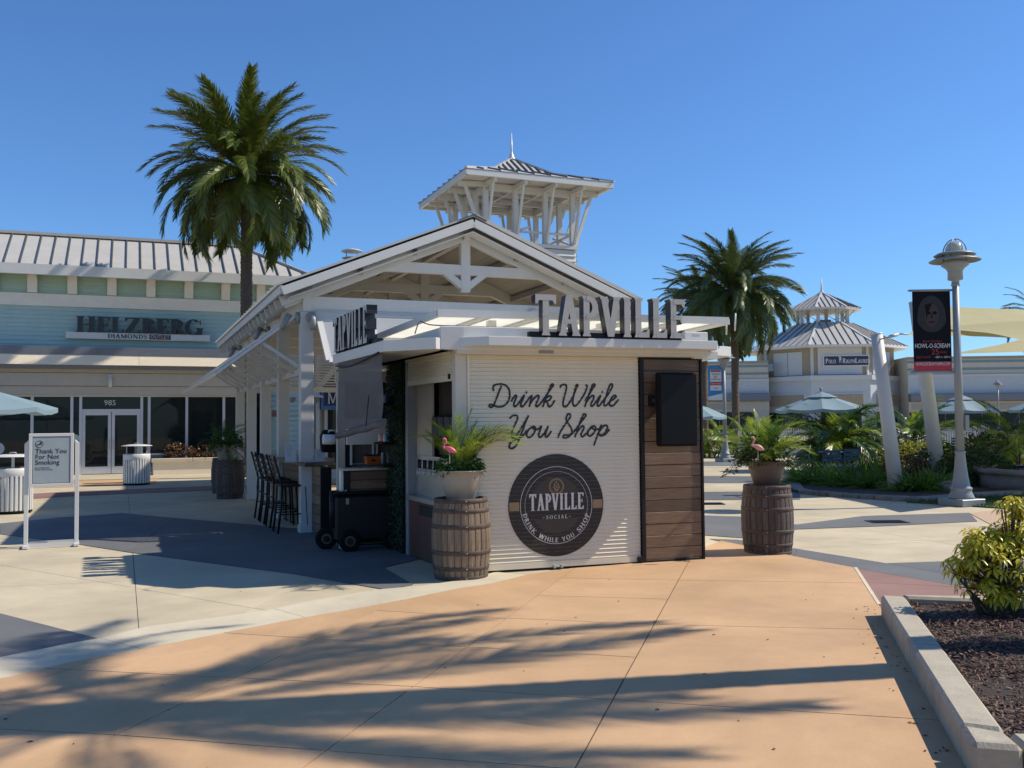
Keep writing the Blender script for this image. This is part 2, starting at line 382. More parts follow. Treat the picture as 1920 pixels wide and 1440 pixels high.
def ribbon(mb, pts, w, y0, y1, mi=0):
    """thick line through (x, z) points in the local x-z plane, square section, round-ish joins by overlap"""
    for i in range(len(pts) - 1):
        (x0, z0), (x1, z1) = pts[i], pts[i + 1]; dx, dz = x1 - x0, z1 - z0; l = math.hypot(dx, dz) or 1e-6
        dx, dz = dx / l, dz / l; nx, nz = -dz * w / 2, dx * w / 2; e = w * .22
        a = (x0 - dx * e, z0 - dz * e); b = (x1 + dx * e, z1 + dz * e); o = (i % 5) * .0003
        mb.slab([(a[0] - nx, a[1] - nz), (b[0] - nx, b[1] - nz), (b[0] + nx, b[1] + nz), (a[0] + nx, a[1] + nz)], y0 - o, y1, mi)
# ---------------------------------------------------------------- materials
WHITE = M('white_paint', (.56, .545, .51), .45, var=.04, scale=3, bump=.08, bscale=40, stain=(1.5, .6, (.55, .54, .5), .35))
WHITE2 = M('white_metal', (.62, .605, .565), .35, var=.03, scale=5)
CREAM = M('cream_metal', (.6, .54, .44), .4, var=.05, scale=4, stain=(3, .62, (.4, .36, .28), .3))
SHUT = M('shutter_metal', (.74, .66, .5), .38, var=.04, scale=4, stain=(6, .66, (.45, .42, .35), .35))
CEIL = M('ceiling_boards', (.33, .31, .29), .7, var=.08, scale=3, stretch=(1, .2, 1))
BLACK = M('black_metal', (.008, .008, .009), .5, var=.2, spec=.3)
BLACKM = M('black_matte', (.006, .006, .007), .8, var=.3, spec=.2)
GREYPAINT = M('grey_paint', (.24, .255, .26), .45, var=.06, scale=6)
GALV = M('galvanised_roof', (.47, .45, .405), .5, metal=.08, var=.07, scale=2.5, stain=(1.2, .6, (.4, .38, .34), .3))
SEAM = M('roof_seam', (.11, .11, .11), .5, metal=.3, var=.1)  # dark tone carries the shadow beside each raised seam
TEAL = M('teal_siding', (.385, .53, .51), .6, var=.05, scale=3, stain=(.8, .6, (.42, .6, .6), .5))
TEAL2 = M('pale_green_siding', (.42, .56, .47), .6, var=.05, scale=3)
STUCCO = M('stucco', (.47, .42, .34), .8, var=.06, scale=3, bump=.2, bscale=120, stain=(.8, .6, (.45, .41, .34), .4))
STUCCOB = M('stucco_light', (.78, .74, .66), .8, var=.05, scale=3, bump=.2, bscale=120, stain=(1, .6, (.5, .48, .43), .4))
OCHRE = M('ochre_stucco', (.8, .68, .5), .75, var=.05, scale=3, bump=.1, bscale=100)
GREYBAND = M('grey_band', (.16, .17, .19), .6, var=.08)
ALU = M('aluminium_frame', (.55, .56, .57), .4, metal=.2, var=.05)
GLASS = glassmat('dark_glass')
GLASSD = glassmat('smoked_glass', (.01, .012, .012), .02, .12)
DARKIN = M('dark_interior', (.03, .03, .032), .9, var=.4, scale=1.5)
WOODW = M('kiosk_wood', (.16, .095, .052), .5, var=.35, scale=7, stretch=(.6, 1, 9), bump=.15, bscale=30, rv=.38, stain=(2.5, .58, (.3, .22, .15), .45))
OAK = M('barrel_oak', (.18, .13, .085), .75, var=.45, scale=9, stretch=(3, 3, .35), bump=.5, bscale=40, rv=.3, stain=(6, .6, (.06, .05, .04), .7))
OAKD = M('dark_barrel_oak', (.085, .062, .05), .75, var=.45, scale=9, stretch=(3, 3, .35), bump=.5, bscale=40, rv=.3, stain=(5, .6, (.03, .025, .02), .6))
HOOP = M('rusty_hoop', (.09, .062, .05), .7, metal=.3, var=.4, scale=20, bump=.2, bscale=90)
POTM = M('pot_plastic', (.3, .28, .235), .6, var=.08, scale=8, stain=(5, .6, (.22, .2, .17), .3))
SOIL = M('soil', (.035, .025, .02), .95, var=.5, scale=40, bump=1., bscale=90)
TRUNK = M('palm_trunk', (.1, .075, .055), .9, var=.4, scale=25, bump=.8, bscale=60)
CRM = M('cream_concrete', (.5, .425, .29), .8, var=.09, scale=1.3, bump=.12, bscale=220, rv=.05, stain=(.7, .55, (.33, .29, .22), .4), spec=.3, speck=.16, gum=1.1)
CRM2 = M('pale_concrete', (.55, .485, .35), .8, var=.07, scale=1.5, bump=.12, bscale=220, rv=.04, stain=(1.2, .58, (.42, .4, .35), .4), spec=.3, speck=.16, gum=1.1)
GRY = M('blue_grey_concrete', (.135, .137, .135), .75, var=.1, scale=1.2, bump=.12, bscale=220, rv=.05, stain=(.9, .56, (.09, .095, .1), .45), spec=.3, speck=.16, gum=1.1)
ORG = M('terracotta_concrete', (.53, .335, .18), .72, var=.085, scale=1.1, bump=.18, bscale=260, rv=.045, stain=(.75, .53, (.45, .27, .14), .55), spec=.3, speck=.16, gum=1.1)
RED = M('maroon_concrete', (.25, .145, .12), .8, var=.1, scale=1.5, bump=.12, bscale=220, stain=(1, .6, (.22, .12, .1), .4), spec=.3, speck=.16, gum=1.1)
TAN = M('aggregate_concrete', (.48, .34, .22), .85, var=.35, scale=120, bump=.5, bscale=160)
GROUT = M('joint', (.09, .075, .06), .95, var=.2)
KERB = M('kerb_concrete', (.4, .35, .265), .85, var=.14, scale=5, bump=.35, bscale=60, stain=(3, .56, (.16, .14, .12), .55))
MULCH = M('mulch', (.05, .028, .02), .95, var=.5, scale=60, bump=1, bscale=120)
CHIP = M('mulch_chip', (.085, .045, .03), .85, var=.5, scale=50)
GRASS = M('lawn', (.06, .1, .03), .9, var=.4, scale=30, bump=.8, bscale=150)
POLY = M('milky_sheet', (.93, .91, .82), .35, var=.06, scale=2.5, trans=.85)
NAVY = M('navy_board', (.015, .03, .1), .4, var=.08)
# ---------------------------------------------------------------- ground and paving
gm = MB(); gm.add([(-400, -60, -.04), (400, -60, -.04), (400, 700, -.04), (-400, 700, -.04)], [(0, 1, 2, 3)])
gm.build('ground', CRM, kind='structure')
def half(poly, a, b):
    """keep the side left of a->b, and the other"""
    def cut(sgn):
        out = []
        for i in range(len(poly)):
            p, q = poly[i], poly[(i + 1) % len(poly)]
            dp = sgn * ((b[0] - a[0]) * (p[1] - a[1]) - (b[1] - a[1]) * (p[0] - a[0]))
            dq = sgn * ((b[0] - a[0]) * (q[1] - a[1]) - (b[1] - a[1]) * (q[0] - a[0]))
            if dp >= 0: out.append(p)
            if (dp > 0 > dq) or (dp < 0 < dq):
                t = dp / (dp - dq); out.append((p[0] + (q[0] - p[0]) * t, p[1] + (q[1] - p[1]) * t))
        return out if len(out) > 2 and area(out) > .004 else None
    return cut(1), cut(-1)
def area(p): return abs(sum(p[i][0] * p[(i + 1) % len(p)][1] - p[(i + 1) % len(p)][0] * p[i][1] for i in range(len(p)))) / 2
def splitall(polys, lines):
    for a, b in lines:
        nw = []
        for p in polys: nw += [x for x in half(p, a, b) if x]
        polys = nw
    return polys
def shrink(poly, d):
    n = len(poly); s = sum(poly[i][0] * poly[(i + 1) % n][1] - poly[(i + 1) % n][0] * poly[i][1] for i in range(n))
    if s < 0: poly = poly[::-1]
    out = []
    for i in range(n):
        a, b, c = Vector(poly[i - 1]), Vector(poly[i]), Vector(poly[(i + 1) % n])
        if (b - a).length < 1e-5 or (c - b).length < 1e-5: continue
        d1 = (b - a).normalized(); d2 = (c - b).normalized(); n1 = Vector((-d1.y, d1.x)); n2 = Vector((-d2.y, d2.x))
        m = n1 + n2
        if m.length < .2: out.append(tuple(b)); continue
        m = m / max(.35, m.dot(n1)) * 1.0; out.append(tuple(b + m * d))
    return out
PAVE = T('pavement', kind='structure')
def g2(p): q = G(*p); return (q.x, q.y)
def lines(ls): return [(g2(a), g2(b)) for a, b in ls]
def region(polys, z, mat, gap=.005, grout=True, name='paving_slab'):
    for p in polys:
        q = shrink(p, gap)
        if len(q) > 2:
            mb = MB(); mb.prism(q, z - .006, z); mb.build(name, mat, PAVE)
def sheet(poly, z, mat=GROUT, name='joint_bed'):
    mb = MB(); mb.add([(x, y, z) for x, y in poly], [list(range(len(poly)))]); mb.build(name, mat, PAVE)
# cream field (everything not coloured)
field = [(-45, -8), (45, -8), (45, 75), (-45, 75)]
sheet(field, -.012)
cream = splitall([field], lines([((0, 1059), (590, 1160)), ((300, 1225), (560, 1098)), ((240, 925), (243, 962)), ((0, 975), (450, 985)), ((1600, 990), (1900, 1040)), ((1494, 1028), (1700, 1018)), ((1320, 905), (1500, 903)), ((0, 918), (390, 912)), ((1400, 880), (1300, 960))]))
cream = splitall(cream, [((-45, 36), (45, 46)), ((-24, -8), (-28, 75)), ((20, -8), (24, 75))])
region(cream, 0., CRM, .004)
def reg(pix, z, mat, cuts=(), gap=.004):
    p = [g2(q) for q in pix]; sheet(p, z - .004); region(splitall([p], lines(cuts)), z, mat, gap)
# blue-grey fields left of and under the kiosk
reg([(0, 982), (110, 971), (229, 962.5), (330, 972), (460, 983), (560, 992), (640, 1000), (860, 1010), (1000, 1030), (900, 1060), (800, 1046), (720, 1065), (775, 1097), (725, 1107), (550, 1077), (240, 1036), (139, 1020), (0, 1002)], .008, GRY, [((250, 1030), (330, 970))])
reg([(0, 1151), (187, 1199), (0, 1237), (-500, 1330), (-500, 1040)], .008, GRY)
reg([(-200, 941), (147, 921), (393, 912), (700, 905), (700, 911), (393, 920), (147, 930), (-200, 953)], .008, RED, [((183, 917), (178, 933)), ((300, 910), (296, 926))])
reg([(60, 903), (300, 898), (285, 908), (150, 913), (40, 916)], .008, ORG)
# right-hand stripes
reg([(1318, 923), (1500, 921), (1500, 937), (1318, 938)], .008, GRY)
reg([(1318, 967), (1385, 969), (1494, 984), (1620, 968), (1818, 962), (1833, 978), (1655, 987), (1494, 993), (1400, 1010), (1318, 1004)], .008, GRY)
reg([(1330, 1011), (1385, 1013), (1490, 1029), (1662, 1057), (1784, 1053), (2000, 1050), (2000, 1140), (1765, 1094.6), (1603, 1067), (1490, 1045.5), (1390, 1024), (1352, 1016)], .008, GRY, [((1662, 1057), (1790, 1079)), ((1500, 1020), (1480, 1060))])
reg([(1318, 893), (1420, 893), (1500, 896), (1500, 906), (1318, 906)], .008, GRY)  # strip where a shadow crosses the paving, put into the slab's grey
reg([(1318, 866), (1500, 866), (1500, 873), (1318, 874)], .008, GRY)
reg([(1603, 1067), (1765, 1094.6), (2000, 1140), (2100, 1240), (1690, 1240), (1648, 1136)], .008, RED, [((1600, 1092), (1760, 1100))])
reg([(1818, 963), (1870, 956), (1875, 958), (1920, 977), (2100, 1050), (2100, 1090), (1897, 1005)], .008, TAN)
# terracotta fan with its pale kerb band
arc = [(-420, 1375), (-200, 1321), (0, 1277), (130, 1246), (275, 1219), (420, 1190), (560, 1163), (680, 1142), (760, 1127), (860, 1106), (920, 1097), (990, 1080), (1072, 1068), (1150, 1062), (1215, 1056), (1318, 1030), (1352, 1016)]
orange = [g2(q) for q in arc] + [g2(q) for q in ((1390, 1024), (1490, 1045.5), (1603, 1067), (1640, 1115), (1648, 1136), (1700, 1225), (1817, 1430))] + [(2.2, 2.), (-4.2, 2.), (-7, 3.5)]
inner = [(-420, 1322), (-200, 1274), (0, 1235), (130, 1209), (187, 1199), (275, 1177), (420, 1158), (500, 1146), (600, 1125), (700, 1108), (790, 1100), (860, 1090), (930, 1074)]
band = [g2(q) for q in inner] + [g2(q) for q in ((990, 1080), (920, 1097), (860, 1106), (760, 1127), (680, 1142), (560, 1163), (420, 1190), (275, 1219), (130, 1246), (0, 1277), (-200, 1321), (-420, 1375))]
sheet(band, .008); region(splitall([band], lines([((275, 1222), (187, 1199)), ((590, 1165), (500, 1140)), ((-100, 1300), (-90, 1250))])), .012, CRM2, .003)
sheet(orange, .012)
L1, L2, L3, L4 = lines([((1082, 1440), (1293, 1052)), ((580, 1437), (960, 1155)), ((102, 1440), (715, 1143)), ((0, 1305), (127, 1260))])
D1, R1 = half(orange, *L1)
A_, rest = (D1, R1)
# the fan left and right of the first radial joint
def cen(p): return sum(x for x, y in p) / len(p)
if cen(A_) < cen(rest): A_, rest = rest, A_
b1, b2 = half(rest, *L2)
if cen(b1) < cen(b2): b1, b2 = b2, b1
c1, c2 = half(b2, *L3)
if cen(c1) < cen(c2): c1, c2 = c2, c1
fan = splitall([A_], lines([((1145, 1317), (1770, 1357)), ((1227, 1175), (1657, 1185)), ((1275, 1091), (1615, 1096))]))
fan += splitall([b1], lines([((612, 1414), (960, 1440)), ((767, 1292), (1145, 1317)), ((872, 1217), (1192, 1237)), ((905, 1161), (1227, 1175)), ((1010, 1120), (1255, 1127)), ((1060, 1087), (1275, 1091))]))
fan += splitall([c1], lines([((215, 1384), (612, 1414)), ((440, 1276), (767, 1292)), ((590, 1202), (872, 1217)), ((670, 1146), (905, 1161))]))
fan += splitall([c2], lines([((0, 1373), (215, 1384)), ((127, 1260), (440, 1276)), ((440, 1192), (590, 1202)), ((0, 1305), (127, 1260))]))
region(fan, .018, ORG, .005)
wl = [g2(q) for q in ((1601, 1067), (1607, 1067), (1652, 1137), (1645, 1137))]; mb = MB(); mb.prism(wl, .0, .022); mb.build('joint_strip', CRM2, PAVE)
# drain covers
for px, py in ((1328, 944), (1663, 978)):
    c = G(px, py, .012); mb = MB()
    mb.box(-.3, .3, -.2, .2, -.01, .004)
    for k in range(7): mb.box(-.26, .26, -.17 + k * .05, -.15 + k * .05, .004, .007)
    o = mb.build('drain_cover', BLACK, PAVE); o.location = c
# ---------------------------------------------------------------- open pavilion
PB = G(574, 998)
PV = T('pavilion', PB, 67.8, 'open white timber pavilion with gabled metal roof behind the drinks kiosk', 'pavilion')
HW, BAY, NB = 5.3, 2.37, 5
mb = MB(); mb.box(-.1, .1, -.1, .1, 0, 3.45); mb.box(-.115, .115, -.115, .115, 0, .12)
p0 = mb.build('post', WHITE, PV, bev=.006)
for i in range(NB):
    for x in (0, HW):
        if i or x: inst(p0, (x, i * BAY, 0), parent=PV)
def truss(y, first=None):
    b = MB(); t = .14
    b.beam((0, y, 3.575), (HW, y, 3.575), t, .25)
    b.build('tie_beam', WHITE, PV, bev=.006)
    b = MB(); h = HW / 2
    ap = 4.86
    b.slab([(-.3, 3.55), (h, ap - .1), (HW + .3, 3.55), (HW + .3, 3.78), (h, ap + .12), (-.3, 3.78)][::1], y - .06, y + .06) if False else None
    b.beam((-.35, y, 3.6), (h, y, ap), t * .9, .22); b.beam((HW + .35, y, 3.6), (h, y, ap), t * .88, .22)
    b.build('principal_rafter', WHITE, PV, bev=.005)
    b = MB(); b.beam((1.0, y, 4.25), (HW - 1.0, y, 4.25), t * .84, .17); b.build('collar_beam', WHITE, PV, bev=.005)
    b = MB(); b.box(h - .085, h + .085, y - .065, y + .065, 3.88, ap + .02); b.build('king_post', WHITE, PV, bev=.012)
    for sgn in (-1, 1):
        b = MB(); b.beam((h + sgn * .06, y, 3.98), (h + sgn * .48, y, 4.3), t * .8, .11); b.build('brace', WHITE, PV, bev=.004)
for i in range(NB): truss(i * BAY)
for x, sg in ((0, -1), (HW, 1)):
    b = MB(); b.beam((x, -.1, 3.575), (x, (NB - 1) * BAY + .1, 3.575), .13, .246); b.build('eave_beam', WHITE, PV, bev=.005)
# roof: boards beneath, standing seam sheets on top
Y0, Y1 = -.45, (NB - 1) * BAY + 1.1
ZE, ZR, XO = 3.78, 5.03, .42
half_ = HW / 2 + XO; sl = (ZR - ZE) / half_
nb = 13
for sg, xe in ((1, -XO), (-1, HW + XO)):
    for k in range(nb):
        a = k / nb; c = (k + 1) / nb
        x0 = xe + sg * half_ * a; x1 = xe + sg * half_ * c; z0 = ZE - .1 + (ZR - ZE) * a; z1 = ZE - .1 + (ZR - ZE) * c
        b = MB(); g = .006 * sg
        b.add([(x0 + g, Y0 + .02, z0), (x1 - g, Y0 + .02, z1), (x1 - g, Y1 - .02, z1), (x0 + g, Y1 - .02, z0), (x0 + g, Y0 + .02, z0 + .02), (x1 - g, Y0 + .02, z1 + .02), (x1 - g, Y1 - .02, z1 + .02), (x0 + g, Y1 - .02, z0 + .02)], [(0, 1, 2, 3), (7, 6, 5, 4), (0, 4, 5, 1), (1, 5, 6, 2), (2, 6, 7, 3), (3, 7, 4, 0)])
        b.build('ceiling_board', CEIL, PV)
    # sheet panels, each with its raised seam
    np_ = 27; dy = (Y1 - Y0) / np_
    b = MB(); l = math.hypot(half_, ZR - ZE)
    b.box(0, l + .12, 0, dy - .004, 0, .014); b.box(0, l + .12, dy - .04, dy - .004, .014, .06)
    pan = b.build('roof_panel', GALV, PV)
    ang = math.atan2(ZR - ZE, half_)
    for k in range(np_):
        o = pan if k == 0 else inst(pan, parent=PV)
        o.location = (xe - sg * .08, Y0 + k * dy - .02 if sg == 1 else Y0 + (k + 1) * dy - .02, ZE + .045 - .08 * sl); o.rotation_euler = (0, -ang, 0 if sg == 1 else PI)
        if sg == -1: o.rotation_euler = (Matrix.Rotation(PI, 3, 'Z') @ Matrix.Rotation(-ang, 3, 'Y')).to_euler()
    b = MB()
    for yy in (Y0 - .02, Y1 + .02):
        b = MB(); b.beam((xe - sg * .02, yy, ZE - .075), (HW / 2, yy, ZR - .065), .045, .13)
        b.build('rake_board', WHITE, PV, bev=.004)
    b = MB()
    for yy in (Y0 + .16, ):
        b.beam((xe + sg * .1, yy, ZE - .16), (HW / 2, yy, ZR - .2), .3, .012)
    b.build('rake_soffit', WHITE, PV)
    b = MB(); b.beam((xe - sg * .03, Y0, ZE - .045), (xe - sg * .03, Y1, ZE - .045), .04, .13); b.build('eave_fascia', WHITE, PV)
    nr = 19
    b = MB(); b.box(0, sg * .42 if sg > 0 else .42, -.03, .03, -.075, .075)
    for k in range(nr):
        yy = Y0 + .35 + k * (Y1 - Y0 - .6) / (nr - 1)
        b = MB(); b.beam((xe + sg * .01, yy, ZE - .19), (xe + sg * .5, yy, ZE - .19 + .5 * sl), .05, .15); b.build('rafter_tail', WHITE, PV)
b = MB(); b.beam((HW / 2 - .1, Y0 - .05, ZR + .03), (HW / 2 - .1, Y1, ZR + .03), .26, .02, up=(-.4, 0, 1)); b.beam((HW / 2 + .1, Y0 - .05, ZR + .03), (HW / 2 + .1, Y1, ZR + .03), .26, .021, up=(.4, 0, 1)); b.build('ridge_cap', SEAM, PV)
# ridge beam and purlins
b = MB(); b.beam((HW / 2, Y0 + .3, ZR - .2), (HW / 2, Y1 - .1, ZR - .2), .1, .16); b.build('ridge_beam', WHITE, PV)
for x in (HW * .16, HW * .33, HW * .67, HW * .84):
    z = ZE - .17 + (half_ - abs(x - HW / 2)) * sl
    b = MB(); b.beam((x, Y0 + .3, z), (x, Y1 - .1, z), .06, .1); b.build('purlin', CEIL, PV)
# louvred shutter on the left side, propped outward
def shutter(a, bdir, out, n, name, nsl, ln):
    """a = hinge start, bdir = along hinge, out = vector down and outward"""
    a = Vector(a); bd = Vector(bdir); ot = Vector(out); nrm = bd.cross(ot).normalized()
    b = MB()
    for t in (0, 1): b.beam(a + ot * t, a + bd * ln + ot * t, .05, .09, up=ot, )
    for k in range(n + 1):
        p = a + bd * (ln * k / n); b.beam(p, p + ot, .09, .045, up=nrm)
    fr = b.build(name, WHITE, PV)
    b = MB()
    s0 = a + ot * .03
    st = ot * (.94 / nsl)
    tilt = (ot.normalized() * .8 + nrm * .6).normalized()
    for k in range(nsl):
        p = s0 + st * (k + .5); b.beam(p, p + bd * ln, .008, ot.length / nsl * 1.0, up=tilt)
    o = b.build('louvre_slat', WHITE, fr, kind='stuff')
qx, qz = PV.P(409, 697, .05); ly = PV.S(358, 728, qx)[0]
print('SHUT', qx, qz, ly, PV.S(617, 677, .15), PV.S(410, 697, -1.0))
shutter((-.12, .05, 3.42), (0, 1, 0), (qx + .12, 0, qz - 3.42), 5, 'side_shutter', 13, (NB - 1) * BAY + .1)
fy, fz = PV.S(617, 677, .2)
shutter((.16, -.1, 3.44), (1, 0, 0), (.04, fy + .1, fz - 3.44), 6, 'front_shutter', 15, 4.9)  # extra length on the right added to keep sun off the corner post
b = MB(); b.beam((0, .1, 2.53), (0, (NB - 1) * BAY, 2.53), .06, .1); b.build('side_rail', WHITE, PV)
for k in range(11):
    y = .12 + k * .93
    b = MB(); b.beam((-.03, y, 2.55), (-.72, y, 3.0), .13 if k else .05, .05); b.build('shutter_strut', WHITE, PV)
b = MB(); b.beam((.2, .0, 2.62), (HW, .0, 2.62), .06, .1) ; b.build('front_rail', WHITE, PV) if False else None
# louvred wind screens of the far end, seen through the frame
b = MB(); ye = (NB - 1) * BAY + .02
for k in range(11): b.beam((.12, ye, 2.68 + k * .07), (HW - .12, ye, 2.68 + k * .07), .05, .012, up=(0, .7, .7))
b.build('end_louvre', WHITE, PV, kind='stuff')
b = MB(); b.box(.1, HW - .1, ye - .04, ye + .04, 2.5, 2.63); b.build('end_rail', WHITE, PV)
# flue on the left roof slope
VT = T('roof_vent', PV.m @ Vector((1.75, 4.6, ZE + (1.75 + XO) * sl + .1)), 67.8, 'round galvanised flue with a flat rain cap on the pavilion roof', 'vent')
mb = MB(); mb.lathe([(.24, 0), (.17, .12), (.145, .14), (.145, .42)], 20); mb.build('pipe', GALV, VT)
mb = MB(); mb.lathe([(.02, .62), (.22, .56), (.22, .54), (.0, .55)], 20); mb.lathe([(.2, .40), (.21, .41), (.145, .415)], 20, caps=False)
mb.build('cap', GALV, VT)
mb = MB()
for k in range(4): mb.tube([(.15 * math.cos(k * PI / 2 + .6), .15 * math.sin(k * PI / 2 + .6), .38), (.17 * math.cos(k * PI / 2 + .6), .17 * math.sin(k * PI / 2 + .6), .56)], .008, 5)
mb.build('bracket', GALV, VT)
# spotlights on the posts
def spot(loc, az, label, tilt):
    t = T('floodlight', loc, az, label, 'spotlight', 'spotlights on the pavilion frame')
    mb = MB(); mb.lathe([(.0, 0), (.085, 0), (.09, .01), (.09, .05), (.07, .06), (0, .06)], 20, caps=False)
    mb.xf(Matrix.Rotation(PI / 2, 4, 'X')); mb.build('mounting_plate', GREYPAINT, t)
    mb = MB(); mb.tube([(0, -.05, 0), (0, -.13, 0)], .022, 8); mb.build('arm', GREYPAINT, t)
    d = Vector((0, -math.sin(tilt), -math.cos(tilt))); c = Vector((0, -.15, .05))
    mb = MB(); mb.tube([c, c + d * .26], .05, 16); mb.build('lamp_body', GREYPAINT, t)
    return t
spot(PV.m @ Vector((.06, -.105, 3.36)), 67.8, 'grey cylinder spotlight pointing straight down on the front of the corner post', .08)
spot(PV.m @ Vector((-.105, .03, 3.36)), 157.8, 'grey cylinder spotlight tilted outward on the side of the corner post', .5)
spot(PV.m @ Vector((-.075, BAY * 1.55, 3.5)), 157.8, 'grey cylinder spotlight halfway along the pavilion side beam', .5)
spot(PV.m @ Vector((-.075, BAY * 3.6, 3.5)), 157.8, 'grey cylinder spotlight at the far end of the pavilion side beam', .5)
# ---------------------------------------------------------------- drinks kiosk
K0 = Vector((-.63, 10.47, 0))
KS = T('drinks_kiosk', K0, 71.5, 'cream drinks kiosk with roll-up shutters, flat visor roof and script lettering', 'kiosk')
KL = Matrix.Rotation(math.radians(71.5 - 155.9), 4, 'Z')          # left-wall frame inside the kiosk frame: x towards the front corner, y inward
FU = lambda px, py, v=0: KS.P(px, py, v)
UR = FU(1318, 900)[0]; UM = FU(1201, 900)[0]; ZT = FU(1000, 667)[1]
mb = MB(); mb.box(0, .135, -.0, .135, 0, 2.46); mb.build('corner_post', CREAM, KS, bev=.006)
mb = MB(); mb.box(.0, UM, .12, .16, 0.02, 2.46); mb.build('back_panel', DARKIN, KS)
# front shutter: one slat per row
N = 50; zs0, zs1 = .10, ZT; hs = (zs1 - zs0) / N
def slatmesh(x0, x1, h):
    mb = MB(); pr = [(.012, 0), (.0, .004), (-.002, .010), (.003, h * .35), (.006, h * .7), (.008, h * .95), (.014, h)]
    n = len(pr)
    vs = [(x0, y, z) for y, z in pr] + [(x1, y, z) for y, z in pr]
    mb.add(vs, [(i, i + n, i + n + 1, i + 1) for i in range(n - 1)]); return mb
sh = MB(); sh.box(.135, UM, -.004, .03, .03, .10); sh.box(.135, .16, -.012, .03, .03, zs1); sh = sh.build('roll_shutter', SHUT, KS)
s0 = slatmesh(.16, UM - .01, hs).build('slat', SHUT, sh); s0.location = (0, 0, zs0)
for k in range(1, N):
    o = inst(s0, (0, 0, zs0 + hs * k), parent=sh)
# script lettering, painted on the slats
def scr(px, py): return FU(900 + px / 6.857, 700 + py / 6.857)
INK = M('black_vinyl', (.012, .012, .014), .45, var=.2)
strokes = '''275,165 245,235 210,330 175,415
175,222 168,185 185,155 225,140 280,138 330,155 370,200 382,260 375,330 345,385 300,420 245,432 195,420 150,400 122,405 122,425 140,438 165,425 180,412
402,358 432,310 460,283 470,300 450,350 435,395 445,425 470,415 510,365 545,310 570,285 545,345 525,395 530,425 555,420 600,365 640,310 668,285
668,285 655,340 635,425
640,400 680,340 730,290 757,292 750,330 725,385 720,418 740,425 775,390 820,330 870,260 910,200 943,155 932,138 915,150 895,200 850,310 808,428
830,360 860,310 900,290 915,310 890,345 845,360 870,385 880,420 900,428 930,400 958,350
1030,185 1045,155 1080,142 1108,155 1110,200 1090,280 1070,360 1070,410 1090,430 1120,415 1160,360 1200,290 1235,200 1258,155 1243,146 1230,180 1210,260 1195,340 1195,395 1215,420 1245,405 1290,350 1340,270 1370,200 1377,165 1362,148
1350,350 1400,280 1440,210 1477,155 1465,138 1448,150 1420,220 1380,330 1348,428
1365,380 1400,325 1440,288 1464,295 1455,340 1430,385 1428,415 1445,420 1475,390 1510,340 1550,285 1530,340 1510,390 1515,418 1535,415 1570,370 1610,320 1660,250 1703,165 1693,138 1675,145 1650,200 1620,300 1595,380 1600,412 1620,415 1650,385 1690,340
1650,385 1680,355 1720,330 1750,300 1735,283 1705,300 1675,350 1665,395 1680,418 1715,412 1750,375 1778,340
390,580 405,555 445,540 480,550 480,590 450,660 415,740 405,790 415,825 440,825 475,790 520,720 565,650 605,580 623,545
623,545 590,620 550,730 510,830 470,920 420,965 385,960 378,930 400,890 460,850 520,825 560,790 600,740
672,690 630,720 602,770 605,810 640,822 680,790 707,740 712,700 690,685 668,700 700,716 735,720 765,705 790,685 770,740 755,790 765,822 795,810 840,750 875,685 855,740 840,795 850,820 880,800 915,745
1003,825 1030,760 1080,680 1130,610 1162,560 1155,525 1130,528 1112,560 1110,600 1130,640 1165,690 1182,740 1170,785 1130,820 1085,830 1068,812 1090,795 1150,795 1190,770 1240,710 1290,640 1335,580 1362,540 1345,525 1325,540 1290,620 1255,720 1222,818
1240,770 1280,715 1315,680 1337,690 1325,730 1300,780 1305,810 1325,812 1360,780 1400,730 1430,700
1455,680 1420,700 1390,750 1390,795 1420,805 1460,770 1487,720 1480,685 1452,682 1445,705 1480,722 1520,715 1560,690
1562,665 1540,720 1510,800 1465,925
1515,780 1555,720 1600,670 1632,675 1638,700 1615,750 1580,795 1545,802 1540,788 1580,800 1620,775 1662,725'''
for ln in strokes.split('\n'):
    pts = [scr(*map(float, q.split(','))) for q in ln.split()]
    mb = MB(); ribbon(mb, catmull(pts, 5), .022, -.0013, .004); mb.build('script_stroke', INK, sh)
for q in ((597, 243), (1573, 240)):
    c = scr(*q); mb = MB(); mb.slab([(c[0] + .014 * math.cos(a * PI / 5), c[1] + .018 * math.sin(a * PI / 5)) for a in range(10)], -.001, .004); mb.build('script_dot', INK, sh)
# round badge
cx, cz = FU(1043.5, 947); RB = .585
BROWN = M('badge_brown', (.018, .013, .011), .5, var=.6, scale=6, stretch=(1, 1, 22))
BROWNL = M('badge_light_brown', (.05, .038, .03), .5, var=.4, scale=6, stretch=(1, 1, 22))
GOLD = M('badge_gold', (.3, .2, .1), .5, var=.12); SILV = M('badge_silver', (.62, .6, .56), .5, var=.15, scale=30)
def disc(r, n=64, x=0, z=0): return [(x + r * math.cos(2 * PI * k / n), z + r * math.sin(2 * PI * k / n)) for k in range(n)]
BG = T('round_badge', KS.m @ Vector((cx, 0, cz)), 71.5); BG.o.parent = sh; BG.o.matrix_parent_inverse = Matrix(); BG.o.location = (cx, -.0019, cz); BG.o.rotation_euler = (0, 0, 0)
def ringm(mb, r0, r1, y, a0=0, a1=360, n=64):
    for pc in ring(0, 0, r1, r1, r1 - r0, r1 - r0, a0, a1, n): mb.slab(pc, y - .0006, y)
mb = MB(); mb.slab(disc(RB), .0, .004, 0); ringm(mb, RB - .008, RB, -.0004); mb.build('badge_disc', BROWN, BG)
mb = MB()
for x0, x1 in ((-RB + .012, -.455), (.455, RB - .012)): mb = MB(); mb.slab(rct(x0, x1, -.05, .048)[0], -.0012, .0); mb.build('badge_bar', GOLD, BG)
